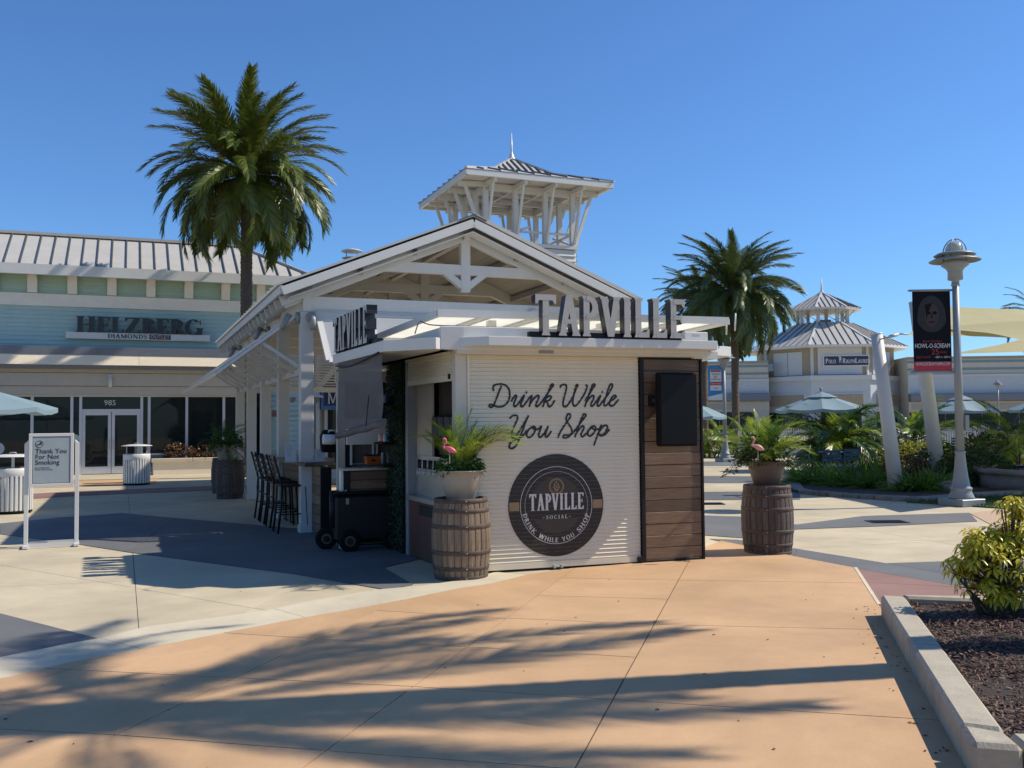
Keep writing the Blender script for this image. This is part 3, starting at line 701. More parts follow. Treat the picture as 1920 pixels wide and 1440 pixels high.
mb = MB(); ringm(mb, .438, .444, -.0008); ringm(mb, .385, .388, -.0008, -25, 205, 40); mb.build('badge_ring', SILV, BG)
mb = MB(); mb.slab([(.32 * math.cos(math.radians(a)), .32 * math.sin(math.radians(a))) for a in range(22, 159, 8)], -.0006, 0); mb.slab([(.32 * math.cos(math.radians(a)), .32 * math.sin(math.radians(a)) ) for a in range(-150, -29, 8)], -.0006, 0); mb.build('badge_field', BROWNL, BG)
mb = MB(); zc = .215
for r0, r1 in ((.082, .092), (.072, .076)):
    for pc in ring(0, zc, r1, r1, r1 - r0, r1 - r0, 0, 360, 32): mb.slab(pc, -.002, -.001)
for (x, z) in ((0, .045), (-.022, .018), (.022, .018), (-.03, -.012), (.03, -.012), (0, -.004), (-.016, -.036), (.016, -.036), (0, -.05)):
    mb.slab([(x, zc + z + .02), (x - .012, zc + z), (x, zc + z - .016), (x + .012, zc + z)], -.002, -.001)
mb.build('hop_emblem', GOLD, BG)
word('TAPVILLE', .19, BG, [SILV], -.335, -.055, -.0022, -.001, total=.67, name='badge_letter', K=.16, k=.07, s=.05, widths={'P': .42, 'A': .5, 'V': .5, 'T': .5, 'L': .42, 'E': .44}, each=False)
word('SOCIAL', .042, BG, [SILV], -.13, -.155, -.002, -.001, total=.26, name='badge_letter', gap=.3, each=False)
mb = MB(); mb.slab(rct(-.175, -.15, -.137, -.133)[0], -.002, -.001); mb.slab(rct(.15, .175, -.137, -.133)[0], -.002, -.001); mb.build('badge_dash', SILV, BG)
def bend(a, b):      # letters on an arc along the lower rim
    th = -PI / 2 + a / .395; r = .425 - b
    return (r * math.cos(th), r * math.sin(th))
def arcword(txt, a0, a1):
    L_ = math.radians(a1 - a0) * .395; x = math.radians(a0 + 90) * .395
    word(txt, .052, BG, [SILV], x, 0, -.002, -.001, total=L_, name='badge_letter', K=.17, k=.09, gap=.14, each=False, fn=bend)
arcword('DRINK', -168, -131); arcword('WHILE', -123, -88); arcword('YOU', -81, -58); arcword('SHOP', -50, -16)
# bottom bar fittings
mb = MB(); u, z = FU(1045, 1063); mb.box(u - .05, u + .05, -.03, -.006, .03, .045); mb.box(u - .055, u - .035, -.04, 0, .02, .055); mb.box(u + .035, u + .055, -.04, 0, .02, .055); mb.build('shutter_latch', GALV, sh)
mb = MB(); mb.box(UM - .06, UM - .0, -.05, -.006, .03, .09); mb.build('shutter_lock', BLACK, sh)
# timber door leaf with black frame
mb = MB(); x0, x1 = UM, UR
mb.box(x0, x0 + .05, -.03, .05, 0.01, ZT + .01); mb.box(x1 - .03, x1, -.03, .05, .01, ZT + .01); mb.box(x0 + .05, x1 - .03, -.025, .05, .01, .045); mb.box(x0 + .05, x1 - .03, -.025, .05, ZT - .02, ZT + .01)
df = mb.build('door_frame', BLACK, KS, bev=.004)
nbd = 17; hb = (ZT - .065) / nbd
for k in range(nbd):
    mb = MB(); mb.box(x0 + .052, x1 - .032, -.008 + rnd.uniform(-.003, .003), .03, .047 + hb * k, .047 + hb * (k + 1) - .005); mb.build('plank', WOODW, df, bev=.003)
mb = MB(); mb.box(x0 + .05, x1 - .03, .032, .045, .045, ZT - .02); mb.build('door_backing', BLACKM, df)
# header, container roof, visors
Zv0, Zv1 = 2.535, 2.635
mb = MB(); mb.box(-.02, UR - .04, -.13, .1, ZT + .0, Zv0 - .002); mb.build('header_box', CREAM, KS, bev=.006)
VF = -.36
vis = [(.02, -.14), (.28, VF), (3.12, VF), (3.22, -.14), (3.22, .0), (.02, .0)]
mb = MB(); mb.prism(vis, Zv0, Zv1); mb.build('front_visor', WHITE2, KS, bev=.004)
mb = MB(); mb.box(.95, 1.12, -.145, -.131, ZT + .02, ZT + .05); mb.build('header_label', GREYPAINT, KS)
Lp = lambda a, b: (KL @ Vector((a, b, 0)))[:2]         # left-wall frame -> kiosk frame
LW = 5.2
body = [(0, 0), (UR - .05, 0), (UR - .05 + Lp(-LW, 0)[0] + .9, Lp(-LW, 0)[1] + .1), Lp(-LW, 0)]
rf = [(-.2, -.12), (.06, -.14), (UR + .02, -.14), (UR + .02, .1), (UR + .3, 4.6), (Lp(-3.3, -.2)[0], 4.6), Lp(-3.3, -.14), Lp(-.1, -.16)]
mb = MB(); mb.prism(rf, 2.50, 2.76); mb.build('roof', WHITE2, KS, bev=.008)
# right end wall and rear, under a side visor
mb = MB(); mb.prism([(UR - .05, .06), (UR, .06), (UR + .2, 4.4), (UR + .15, 4.4)], .02, 2.5); mb.build('end_wall', CREAM, KS)
mb = MB(); mb.prism([(3.24, -.02), (3.6, .12), (3.9, 1.9), (3.0, 1.9), (3.0, -.02)], 2.49, 2.61); mb.build('side_visor', WHITE2, KS, bev=.004)
mb = MB(); mb.prism([(2.95, -.1), (3.28, -.1), (3.28, .1), (2.95, .1)], 2.44, 2.53); mb.build('visor_bracket', WHITE2, KS)
# left wall
def LB(*a): m = MB(); m.box(*a); return m
def lbuild(m, name, mat, parent=KS, **k): m.xf(KL); return m.build(name, mat, parent, **k)
PXL = lambda px, py, off=0.: (lambda q: ((KL.inverted() @ Vector((q[0], q[1], 0)))[0], q[2]))(_lw(px, py, off))
def _lw(px, py, off):
    o = KS.i @ Vector((0, 0, EYE)); d = KS.i.to_3x3() @ ray(px, py); n = KL.to_3x3() @ Vector((0, 1, 0)); p0 = n * off
    t = (p0 - o).dot(n) / d.dot(n); return o + d * t
XB = PXL(763, 1000)[0]; XH = PXL(729, 900)[0]
lbuild(LB(-.12, -.0, 0., .12, 0, 2.5), 'corner_post', CREAM, bev=.005)
lbuild(LB(XB - .05, XB + .05, 0, .12, 0, 2.5), 'wall_post', GREYPAINT, bev=.004)
# half raised shutter over the taps
zb = PXL(805, 719)[1]; zt = PXL(805, 672)[1]
ls = LB(XB + .05, -.12, .0, .04, zb, zb + .07); ls.box(XB + .05, -.12, -.03, .1, zt, 2.5); ls = lbuild(ls, 'raised_shutter', SHUT)
n = 8; h = (zt - zb - .07) / n
s1 = slatmesh(XB + .06, -.12, h); s1.xf(KL); s1 = s1.build('slat', SHUT, ls); s1.location = (0, 0, zb + .07)
for k in range(1, n): inst(s1, (0, 0, zb + .07 + h * k), parent=ls)
lbuild(LB(-.2, -.16, -.02, .0, zb + .02, zb + .08), 'shutter_motor', BLACK, ls)
# tap recess: inner wall, backsplash, drip counter, cabinet
lbuild(LB(XB + .05, -1.15, .12, .15, .95, 2.45), 'inner_wall', STUCCO)
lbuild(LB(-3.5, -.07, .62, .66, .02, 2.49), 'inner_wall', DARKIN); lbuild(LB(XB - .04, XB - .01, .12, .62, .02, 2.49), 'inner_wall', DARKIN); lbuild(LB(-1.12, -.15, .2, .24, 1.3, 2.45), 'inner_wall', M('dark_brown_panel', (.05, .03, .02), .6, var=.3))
STEEL = M('steel', (.45, .44, .42), .35, metal=.8, var=.08)
lbuild(LB(XB + .05, -.12, .1, .118, .78, 1.28), 'backsplash', STEEL)
lbuild(LB(XB + .05, -.1, -.03, .1, .72, .78), 'drip_counter', STEEL, bev=.004)
lbuild(LB(XB + .05, -.1, .02, .1, .02, .72), 'cabinet', M('mahogany', (.09, .03, .02), .5, var=.4, scale=4, stretch=(1, 1, .2)))
lbuild(LB(-1.3, -.45, .0, .018, .56, .68), 'vent_grille', BLACK)
mb = LB(-1.0, -.15, .085, .12, 1.5, 1.78); lbuild(mb, 'menu_board', BLACKM)
for k in range(4):
    q = LB(-1.02 + k * .22, -.84 + k * .22, .07, .085, 1.53, 1.76); lbuild(q, 'menu_card', M('dark_card', (.06, .06, .06), .6, var=.5, scale=12))
for k in range(8):
    x = -1.35 + (k // 2) * .2 + (k % 2) * .07; m = MB()
    m.tube([(x, .09, 1.12), (x, .0, 1.12)], .014, 8); m.tube([(x, .01, 1.12), (x, -.015, 1.05)], [.016, .008], 8); tp = lbuild(m, 'tap', GALV)
    m = MB(); m.tube([(x, .01, 1.13), (x, .015, 1.24)], [.01, .016], 8); lbuild(m, 'tap_handle', BLACK, tp)
# living hedge wall with shelves
lbuild(LB(XH, XB - .06, .0, .1, 0, 2.5), 'hedge_backing', BLACKM)
HEDGE = leafmat('hedge_leaf', (.012, .035, .012), (.02, .06, .02), .15)
m = MB()
for k in range(5200):
    x = rnd.uniform(XH, XB - .08); z = rnd.uniform(.02, 2.48); y = -rnd.uniform(.0, .05); s_ = rnd.uniform(.012, .022); a = rnd.uniform(0, 2 * PI); t = rnd.uniform(-.5, .5)
    c, s = math.cos(a) * s_, math.sin(a) * s_; r = rnd.random()
    m.add([(x - c, y, z - s), (x + s * .5, y - s_ * t, z - c * .5), (x + c, y - s_ * .8, z + s), (x - s * .5, y + s_ * t, z + c * .5)], [(0, 1, 2, 3)], uvs=[[(.5, r)] * 4])
lbuild(m, 'hedge_foliage', HEDGE, kind='stuff')
for z in (PXL(730, 757)[1], PXL(730, 828)[1], PXL(728, 869)[1]):
    lbuild(LB(XH - .02, XH + .42, -.2, -.05, z - .03, z), 'shelf', BLACKM)
SHZ = [PXL(730, 757)[1], PXL(730, 828)[1]]
# left visor with its flap, shade hangs from it
OV = .72
lv = [(-.75, -.0), (-.75, -.3), (-.05 - .0, -.0)]
zt_ = 2.63
v0, v1 = KS.H(719, 637.5, zt_), KS.H(624, 665, zt_); w0 = KS.H(817, 632, zt_)
back = (v1[0] + .75, v1[1] + .2)
mb = MB(); mb.prism([v0, w0, (Lp(-.1, 0)[0] + .1, Lp(-.1, 0)[1]), back, v1], 2.50, 2.628); mb.build('left_visor', WHITE2, KS, bev=.004)
# wing at the back left: serving window and timber counter
wx0, wy0 = Lp(XH, 0); WU = 1.02
WD = Matrix.Rotation(math.radians(71.5 - 67.8), 4, 'Z')
def wl(x, y, z=0): q = WD @ Vector((x, y, 0)); return (wx0 + q.x, wy0 + q.y, z)
WM = Matrix.Translation((wx0, wy0, 0)) @ WD
def wbuild(m, name, mat, parent=KS, **k): m.xf(WM); return m.build(name, mat, parent, **k)
WPi = (KS.m @ WM).inverted()
def WP(px, py, y):
    o = WPi @ Vector((0, 0, EYE)); d = WPi.to_3x3() @ ray(px, py); t = (y - o.y) / d.y; return (o.x + d.x * t, o.z + d.z * t)
wxl = WP(640, 872, -.02)[0]; wxp = WP(645, 950, -.02)[0]; wxq = WP(655, 950, 0)[0]
wbuild(LB(wxl, 0, -.08, .2, 1.06, 1.095), 'counter_top', STEEL, bev=.003)
cb = wbuild(LB(wxq, 0, .02, .06, .05, 1.06), 'counter_front', BLACKM)
for k in range(8): wbuild(LB(wxq + .01, -.01, .0, .02, .07 + k * .123, .07 + k * .123 + .118), 'plank', WOODW, cb, bev=.003)
wbuild(LB(wxp, wxq, -.02, .06, .02, 1.06), 'counter_post', BLACK)
wbuild(LB(wxl, wxp - .004, .0, .15, .02, 1.06), 'counter_side', STUCCOB)
YW = 1.0; wa, wb = WP(660, 800, YW), WP(740, 800, YW); wz0, wz1 = WP(690, 833, YW)[1], WP(690, 785, YW)[1]
wbuild(LB(WP(648, 800, YW)[0], WP(658, 800, YW)[0], YW, YW + .1, .02, 2.45), 'wing_post', BLACKM)
wbuild(LB(WP(633, 800, YW)[0], WP(647, 800, YW)[0], YW, YW + .1, .02, 2.45), 'wing_post', STUCCO)
wbuild(LB(WP(651, 800, YW - .1)[0], WP(745, 800, YW)[0], YW - .1, YW, wz0, wz1), 'window_head', WHITE2)
for p_ in (656, 697, 704): wbuild(LB(WP(p_, 860, YW)[0], WP(p_ + 3, 860, YW)[0], YW - .05, YW, 1.09, wz0), 'window_frame', WHITE2)
CUR = M('grey_curtain', (.1, .095, .09), .8, var=.35, scale=4, stretch=(8, 1, .2))
wbuild(LB(wa[0], wb[0], YW + .02, YW + .03, 1.0, wz0), 'window_pane', CUR)
wbuild(LB(WP(645, 800, YW)[0], wb[0] + .3, YW + .2, YW + .25, .02, 2.45), 'window_wall', DARKIN)
wbuild(LB(WP(633, 800, YW)[0], wb[0] + .2, YW - .1, YW + .2, 2.3, 2.45), 'wing_header', STUCCO)
# sun shade
SHADE = M('woven_shade', (.12, .108, .1), .8, var=.15, scale=4, bump=.3, bscale=300)
_n = SHADE.node_tree; _o = _n.nodes['Material Output']; _ms = _n.nodes.new('ShaderNodeMixShader'); _tr = _n.nodes.new('ShaderNodeBsdfTransparent'); _ms.inputs[0].default_value = .13   # open weave
_n.links.new(_n.nodes['Principled BSDF'].outputs[0], _ms.inputs[1]); _n.links.new(_tr.outputs[0], _ms.inputs[2]); _n.links.new(_ms.outputs[0], _o.inputs[0])
SHROLL = M('woven_shade_roll', (.11, .1, .095), .8, var=.15, scale=4)
ST = T('roller_blind', KS.m @ Vector((v0[0], v0[1], 0)), 155.9, 'charcoal roll-down sun shade hanging from the left visor of the kiosk', 'shade')
dv = (KS.m.to_3x3() @ Vector((v1[0] - v0[0], v1[1] - v0[1], 0))).length
xL, xR = -dv + .15, -.16; yS = .03
mb = MB(); nx, nz = 26, 14; vs = []
zbL, zbR = 1.56, 1.72
for j in range(nz + 1):
    t = j / nz
    for i in range(nx + 1):
        s = i / nx; x = xL + (xR - xL) * s - .02 * t * s; zb_ = zbL + (zbR - zbL) * s + .03 * math.sin(s * 9)
        vs.append((x, yS + .02 * math.sin(t * 6 + s * 4) * t + .008 * math.sin(s * 14) * t, 2.5 + (zb_ - 2.5) * t))
mb.add(vs, [(j * (nx + 1) + i, j * (nx + 1) + i + 1, (j + 1) * (nx + 1) + i + 1, (j + 1) * (nx + 1) + i) for j in range(nz) for i in range(nx)], smooth=True)
mb.build('shade_cloth', SHADE, ST)
mb = MB(); pts = [(xL - .02 + (xR - xL + .02) * k / 12, yS + .012 * math.sin(k * 1.1), zbL - .03 + (zbR - zbL) * k / 12 + .006 * math.sin(k * 1.3)) for k in range(13)]
mb.tube(pts, .045, 12); mb.build('shade_roll', SHROLL, ST)
mb = MB(); mb.tube(catmull([(xL, .0, 2.47), (xL + .6, -.01, 2.42), (xL + 1.2, -.01, 2.44), (xR, -.01, 2.5)], 5), .012, 6); mb.build('shade_cord', BLACK, ST)
mb = MB(); mb.tube([(xL + 1.75, -.03, 2.02), (xL + 1.66, -.04, 1.66)], .006, 5); mb.build('pull_cord', BLACK, ST)
# milky canopy over the roof
cz1, cz2 = 2.93, 2.83
a0, a1 = KS.H(820, 585, cz1), KS.H(1365, 600, cz1); b0 = KS.H(700, 632, cz2)
dx, dy = b0[0] - a0[0], b0[1] - a0[1]; dd = Vector((dx, dy, cz2 - cz1))
A, B = Vector((a0[0], a0[1], cz1)), Vector((a1[0], a1[1], cz1))
CN = T('canopy', K0, 71.5, 'milky translucent canopy on short posts above the kiosk roof', 'canopy')
nr = 6
for k in range(nr):
    p, q = A + (B - A) * ((k + .03) / nr), A + (B - A) * ((k + .97) / nr)
    mb = MB(); mb.add([p + dd * .02 + Vector((0, 0, -.01)), q + dd * .02 + Vector((0, 0, -.01)), q + dd * .98 + Vector((0, 0, -.01)), p + dd * .98 + Vector((0, 0, -.01)), p + dd * .02, q + dd * .02, q + dd * .98, p + dd * .98], [(3, 2, 1, 0), (4, 5, 6, 7), (0, 1, 5, 4), (2, 3, 7, 6), (1, 2, 6, 5), (3, 0, 4, 7)]); mb.build('canopy_sheet', POLY, CN)
for k in range(nr + 1):
    p = A + (B - A) * (k / nr); mb = MB(); mb.beam(p - Vector((0, 0, .02)), p + dd - Vector((0, 0, .02)), .05, .07); mb.build('canopy_rib', WHITE2, CN)
mb = MB(); mb.beam(A - Vector((0, 0, .01)), B - Vector((0, 0, .01)), .05, .085); mb.build('canopy_edge', WHITE2, CN)
mb = MB(); mb.beam(A + dd, B + dd, .05, .085); mb.build('canopy_edge', WHITE2, CN)
for px in (921, 1127, 1250):
    u, z = FU(px, 610, .5); mb = MB(); mb.box(u - .05, u + .05, .45, .55, 2.76, 2.9); mb.box(u - .08, u + .08, .42, .58, 2.76, 2.775); mb.build('canopy_post', WHITE2, CN)
mb = MB(); u = FU(1362, 610, .1)[0]; mb.tube([(u, .1, 2.76), (u, .1, 2.93)], .012, 6); mb.tube([(u + .06, .0, 2.8), (u + .07, .0, 3.02)], .01, 6); mb.build('canopy_stay', WHITE2, CN)
mb = MB()
for k in range(24):
    x = 1.6 + k * .075; mb.box(x, x + .072, 1.5 + .02 * math.sin(k * 2.1), 1.52 + .02 * math.sin(k * 2.1), 2.77, 3.02)
mb.build('roof_curtain', M('dark_curtain', (.02, .022, .035), .8, var=.3), CN)
mb = MB(); mb.box(2.2, 3.05, -.12, -.02, 2.64, 2.70); mb.build('roof_conduit', GALV, CN)
for k in range(2): mb = MB(); mb.box(2.55 + k * .35, 2.66 + k * .35, -.14, -.06, 2.70, 2.73); mb.build('conduit_box', WHITE2, CN)
mb = MB(); mb.tube(catmull([FU(778, 632, -.2)[:1] + (-.2, 2.66), FU(787, 615, -.1)[:1] + (-.1, 2.8), FU(800, 628, .0)[:1] + (0, 2.79), FU(830, 620, .0)[:1] + (0, 2.775), FU(1000, 620, 0)[:1] + (0, 2.77)], 5), .007, 5); mb.build('cable', BLACK, CN)
# big letters on the visors
LF = M('letter_face', (.42, .4, .37), .5, var=.08, scale=9, bump=.1, bscale=50); LK = M('letter_return', (.012, .013, .02), .4, var=.2)
tw = {'P': .44, 'A': .56, 'V': .56, 'T': .58, 'L': .44, 'E': .46, 'I': None}
S1 = T('front_letter_sign', KS.m @ Vector((0, 0, 0)), 71.5, 'large grey TAPVILLE letters standing on the front edge of the kiosk visor', 'sign')
xa = S1.P(1004, 600, VF - .02)[0]; xb = S1.P(1284, 600, VF - .02)[0]; zh = S1.P(1130, 556, VF - .02)[1]
word('TAPVILLE', zh - 2.655, S1, [LF, LK], xa, 2.655, VF - .02, VF + .11, total=xb - xa, gap=.09, K=.17, k=.11, s=.035, notch=.035, widths=tw)
mb = MB(); mb.box(xa - .05, xb - .02, VF + .03, VF + .12, 2.637, 2.70); mb.build('sign_rail', BLACK, S1)
S2 = T('side_letter_sign', KS.m @ Vector((v0[0], v0[1], 0)), 155.9, 'large TAPVILLE letters standing on the left visor, seen edge on beside the shade', 'sign')
xa2, xb2 = -dv + .06, -dv + .06 + 1.72
word('TAPVILLE', zh - 2.655, S2, [LF, LK], xa2, 2.65, -.02, .11, total=1.72, gap=.09, K=.17, k=.11, s=.035, notch=.035, widths=tw)
mb = MB(); mb.box(xa2 - .02, xb2 + .22, .03, .12, 2.63, 2.69); mb.build('sign_rail', BLACK, S2)
# television on its arm
TV = T('television', KS.m @ Vector((0, 0, 0)), 71.5, 'black outdoor television hung on the timber door leaf of the kiosk', 'television')
tu0, tz1 = TV.P(1233, 698, -.2); tu1, tz0 = TV.P(1309, 836, -.2); tu1 += .0
mb = MB(); mb.box(tu0, tu1, -.22, -.12, tz0, tz1); mb.build('tv_case', BLACKM, TV, bev=.02)
SCR = M('tv_screen', (.004, .004, .005), .35, var=.1, spec=.2); mb = MB(); mb.box(tu0 + .03, tu1 - .03, -.223, -.221, tz0 + .03, tz1 - .03); mb.build('tv_screen', SCR, TV)
au, az_ = TV.P(1218, 751, -.05); mb = MB(); mb.box(au, au + .06, -.06, -.01, az_ - .06, az_ + .06); mb.build('wall_plate', BLACK, TV)
mb = MB(); mb.beam((au + .03, -.06, az_), (tu0 + .1, -.13, az_), .03, .05); mb.build('arm', BLACK, TV)
mb = MB(); mb.lathe([(0, 0), (.07, 0), (.075, .02), (.07, .05), (.05, .08), (.02, .095), (0, .098)], 20); mb.build('dome', WHITE2, None)
dm = bpy.data.objects['dome']; dm.name = 'camera_dome'; tag(dm, 'small white dome camera on the front beam left of the big letters', 'camera'); q = PV.P(1000, 586, -.12); dm.location = PV.m @ Vector((q[0], -.12, q[1] - .03))
# ---------------------------------------------------------------- jewellery store on the left
HB = T('store_building', G(150, 890.6), 67.9, 'pale teal store with standing seam roof, cream band and dark shopfront', 'store')
HV = lambda px, py, v: HB.P(px, py, v)
def hb(x0, x1, y0, y1, z0, z1, name, mat, **k): m = MB(); m.box(x0, x1, y0, y1, z0, z1); return m.build(name, mat, HB, **k)
UL = -9.
ev = -.9; ze = HV(0, 492.5, ev)[1]; uc = HV(592, 516, ev)[0]; rv = 1.5; zr = HV(0, 437, rv)[1]; ur = HV(449, 463, rv)[0]
sp = (HV(237, 503, ev)[0] - HV(7.5, 493, ev)[0]) / 8; ph = HV(7.5, 493, ev)[0]
k = int((UL - ph) / sp); l = math.hypot(rv - ev, zr - ze); nrm = Vector((0, -(zr - ze), rv - ev)).normalized()
def rp(u, t): return Vector((u, ev + (rv - ev) * t, ze + (zr - ze) * t))
while ph + k * sp < uc - .05:
    a, b = ph + k * sp + .012, min(ph + (k + 1) * sp - .012, uc)
    tm = lambda u: 1. if u <= ur else max(0, (uc - u) / (uc - ur))
    P = [rp(a, 0), rp(b, 0), rp(b, tm(b)), rp(a, tm(a))]
    if a < ur < b: P = [rp(a, 0), rp(b, 0), rp(b, tm(b)), rp(ur, 1), rp(a, 1)]
    n = len(P); m = MB(); m.add([p for p in P] + [p + nrm * .02 for p in P], [list(range(n, 2 * n))] + [(i, (i + 1) % n, n + (i + 1) % n, n + i) for i in range(n)])
    m.build('roof_panel', GALV, HB)
    if tm(a) > .06:
        m = MB(); m.beam(rp(a - .012, 0) + nrm * .04, rp(a - .012, tm(a) - .02) + nrm * .04, .035, .07, up=nrm); m.build('roof_seam', SEAM, HB)
    k += 1
m = MB(); m.beam((UL, rv - .03, zr + .05), (ur, rv - .03, zr + .05), .25, .1); m.build('ridge_cap', GALV, HB)
m = MB(); m.beam((ur, rv, zr + .05), (uc, ev, ze + .05), .16, .08); m.build('hip_cap', GALV, HB)
m = MB(); m.add([(uc, ev, ze), (uc, ev + 9, ze), (ur, ev + 9, zr), (ur, rv, zr)], [(0, 1, 2, 3)]); m.build('side_roof', GALV, HB)
zf = HV(0, 511, ev)[1]
hb(UL, uc + .03, ev - .04, ev + .12, zf, ze + .02, 'eave_fascia', WHITE2); hb(UL, uc, ev + .12, .0, ze - .1, ze - .04, 'soffit', STUCCOB)
z1, z2, z3, z4 = HV(0, 547.5, 0)[1], HV(0, 570.6, 0)[1], HV(0, 651.5, 0)[1], HV(0, 662, -.75)[1]
uw = uc - .9
def boards(z0, z1, n, mat, u0, u1, v):
    h = (z1 - z0) / n
    for i in range(n):
        m = MB(); z = z0 + h * i
        m.add([(u0, v - .03, z), (u1, v - .03, z), (u1, v, z + h), (u0, v, z + h), (u0, v, z), (u1, v, z)], [(0, 1, 2, 3), (4, 5, 1, 0)]); m.build('siding_board', mat, HB)
boards(z1, ze - .1, 6, TEAL2, UL, uw, .06); boards(z3, z2, 10, TEAL, UL, uw, .06)
hb(UL, uw + .02, -.04, .1, z2, z1, 'frieze', STUCCOB)
for px in (-12, 61, 136, 210, 283, 354, 423, 489):
    u = HV(px, 530, -.05)[0]; m = MB(); q = [(0, z1 + .02)] + [(ev * .85 * (1 - math.cos(t * PI / 16)), z1 + .02 + (ze - .1 - z1) * math.sin(t * PI / 16)) for t in range(1, 9)] + [(.0, ze - .1)]
    q = [(-.1, z1 + .02), (-.14, z1 + .2), (-.2, z1 + .45), (-.36, z1 + .75), (ev * .8, ze - .12), (.0, ze - .12), (0, z1 + .02)]
    n = len(q); m.add([(u - .15, a, b) for a, b in q] + [(u + .15, a, b) for a, b in q], [list(range(n)), list(range(2 * n - 1, n - 1, -1))] + [(i, n + i, n + (i + 1) % n, (i + 1) % n) for i in range(n)]); m.build('bracket', STUCCOB, HB)
z5 = HV(0, 662.5, -.75)[1]; z6 = HV(0, 682, -.75)[1]
hb(UL, uw + .7, -.7, .05, z5 + .004, z3 + .03, 'grey_band', GREYBAND); 
for i, (a, b) in enumerate(((UL, HV(261, 670, -.75)[0] - .01), (HV(261, 670, -.75)[0], uw + .75))):
    m = MB(); m.add([(a, -.80, z6), (b, -.80, z6), (b, -.68, z5), (a, -.68, z5), (a, -.6, z6), (b, -.6, z6), (b, -.6, z5), (a, -.6, z5)], [(0, 1, 2, 3), (5, 4, 7, 6), (3, 2, 6, 7), (1, 0, 4, 5), (1, 5, 6, 2), (4, 0, 3, 7)]); m.build('canopy_fascia', OCHRE, HB)  # face leaned back, shaped to catch more sun
hb(UL, uw + .6, -.66, .0, z6 - .12, z6 + .02, 'canopy_shade_strip', GREYBAND)  # dark strip: the shadow under the fascia is put into its colour
za, zb2, zc2 = HV(0, 697.2, -.3)[1], HV(0, 722.7, -.25)[1], HV(0, 740, -.2)[1]
hb(UL, uw + .3, -.34, .0, za, z6 - .12, 'canopy_panel', STUCCO); hb(UL, uw + .3, -.3, .0, zb2, za - .015, 'wall_panel', STUCCO); hb(UL, uw + .3, -.24, .0, zc2, zb2 - .015, 'wall_panel', STUCCO)
hb(UL, uw + .3, .1, .35, zc2 - .03, ze, 'wall', STUCCO)
# shopfront
SV = .0
U = lambda px, py=800: HV(px, py, SV)[0]
zh = HV(150, 744, SV)[1]; zs_ = HV(285, 850, SV)[1]; zl = HV(285, 820, SV)[1]
hb(UL, uw + .3, -.04, .1, zh, zc2 - .002, 'head_rail', ALU)
for px in (-38, 60, 134.5, 151, 265.5, 279.5, 350, 419.5, 490): hb(U(px) - .045, U(px) + .045, -.04, .1, .0, zh, 'mullion', ALU)
hb(U(279.5) + .045, uw + .3, -.05, .1, zs_ - .06, zs_, 'sill', ALU); hb(U(265) + .045, uw + .3, -.02, .2, 0, zs_ - .06, 'low_wall', M('slate_panel', (.12, .13, .15), .5))
for a, b in ((-38, 60), (60, 134.5), (134.5, 151), (265.5, 279.5), (279.5, 350), (350, 419.5), (419.5, 490)):
    hb(U(a) + .045, U(b) - .045, .03, .04, zs_ if a > 270 else .02, zh, 'window_pane', GLASS)
dt = HV(200, 772, SV)[1]; tr0, tr1 = HV(200, 770, SV)[1], HV(200, 768, SV)[1]
hb(U(151) + .045, U(265.5) - .045, -.04, .1, dt, dt + .09, 'transom_rail', ALU); hb(U(151) + .045, U(265.5) - .045, .03, .04, dt + .09, zh, 'transom_pane', GLASSD)
text_polys('985', .26, HB, WHITE, (U(151) + U(265.5)) / 2 - .05, (dt + .09 + zh) / 2, .02, 'door_number')
um = (U(151) + U(265.5)) / 2
for a, b, s in ((U(151) + .05, um - .01, 1), (um + .01, U(265.5) - .05, -1)):
    m = MB(); m.box(a, a + .1, -.02, .05, .02, dt); m.box(b - .1, b, -.02, .05, .02, dt); m.box(a + .1, b - .1, -.02, .05, .02, .27); m.box(a + .1, b - .1, -.02, .05, dt - .12, dt); d = m.build('door', ALU, HB, bev=.004)
    m = MB(); m.box(a + .1, b - .1, .01, .02, .27, dt - .12); m.build('door_pane', GLASS, d)
    hx = b - .05 if s == 1 else a + .05; m = MB(); m.tube([(hx, -.02, .85), (hx, -.07, .87), (hx, -.07, 1.15), (hx, -.02, 1.17)], .012, 6); m.build('door_handle', GALV, d)
# dim interior with display cases
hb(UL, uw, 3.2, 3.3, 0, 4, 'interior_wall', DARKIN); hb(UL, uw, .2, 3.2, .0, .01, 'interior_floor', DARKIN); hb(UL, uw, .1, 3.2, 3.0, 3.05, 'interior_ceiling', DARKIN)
for px in (300, 330, 365, 400, 440): hb(U(px), U(px) + .8, 1.2, 1.7, 0, .95, 'display_case', M('case', (.12, .11, .1), .4, var=.2))
POST = M('window_poster', (.13, .135, .11), .6, var=.35, scale=3)
hb(U(66), U(122), .12, .14, .35, HV(66, 752, SV)[1], 'window_poster', POST)
for px_, w_, h_, c in ((5, .5, 2.2, 1), (30, .18, 1.9, 0), (45, .4, 2.4, 1), (300, .35, 1.5, 0), (322, .6, 1.1, 1), (372, .3, 2.3, 1), (395, .9, .7, 0), (430, .4, 1.8, 1)): hb(U(px_), U(px_) + w_, .7, .74, .2, .2 + h_, 'window_display', M('display_%d' % c, [(.16, .13, .09), (.2, .21, .2)][c], .7, var=.6, scale=3))
m = MB(); c_ = (U(96), 1.5)
for pc in ring(c_[0], c_[1], .62, .62, .02, .02, 0, 360, 32): m.slab(pc, .105, .11)
m.build('poster_drawing', BLACK, HB)
m = MB(); m.slab(disc(.14, 20, U(141), 1.25), .02, .028); m.build('window_sticker', TEAL2, HB)
m = MB(); m.slab(disc(.2, 20, U(-4) , .95), .02, .028); m.build('window_sticker', WHITE, HB)
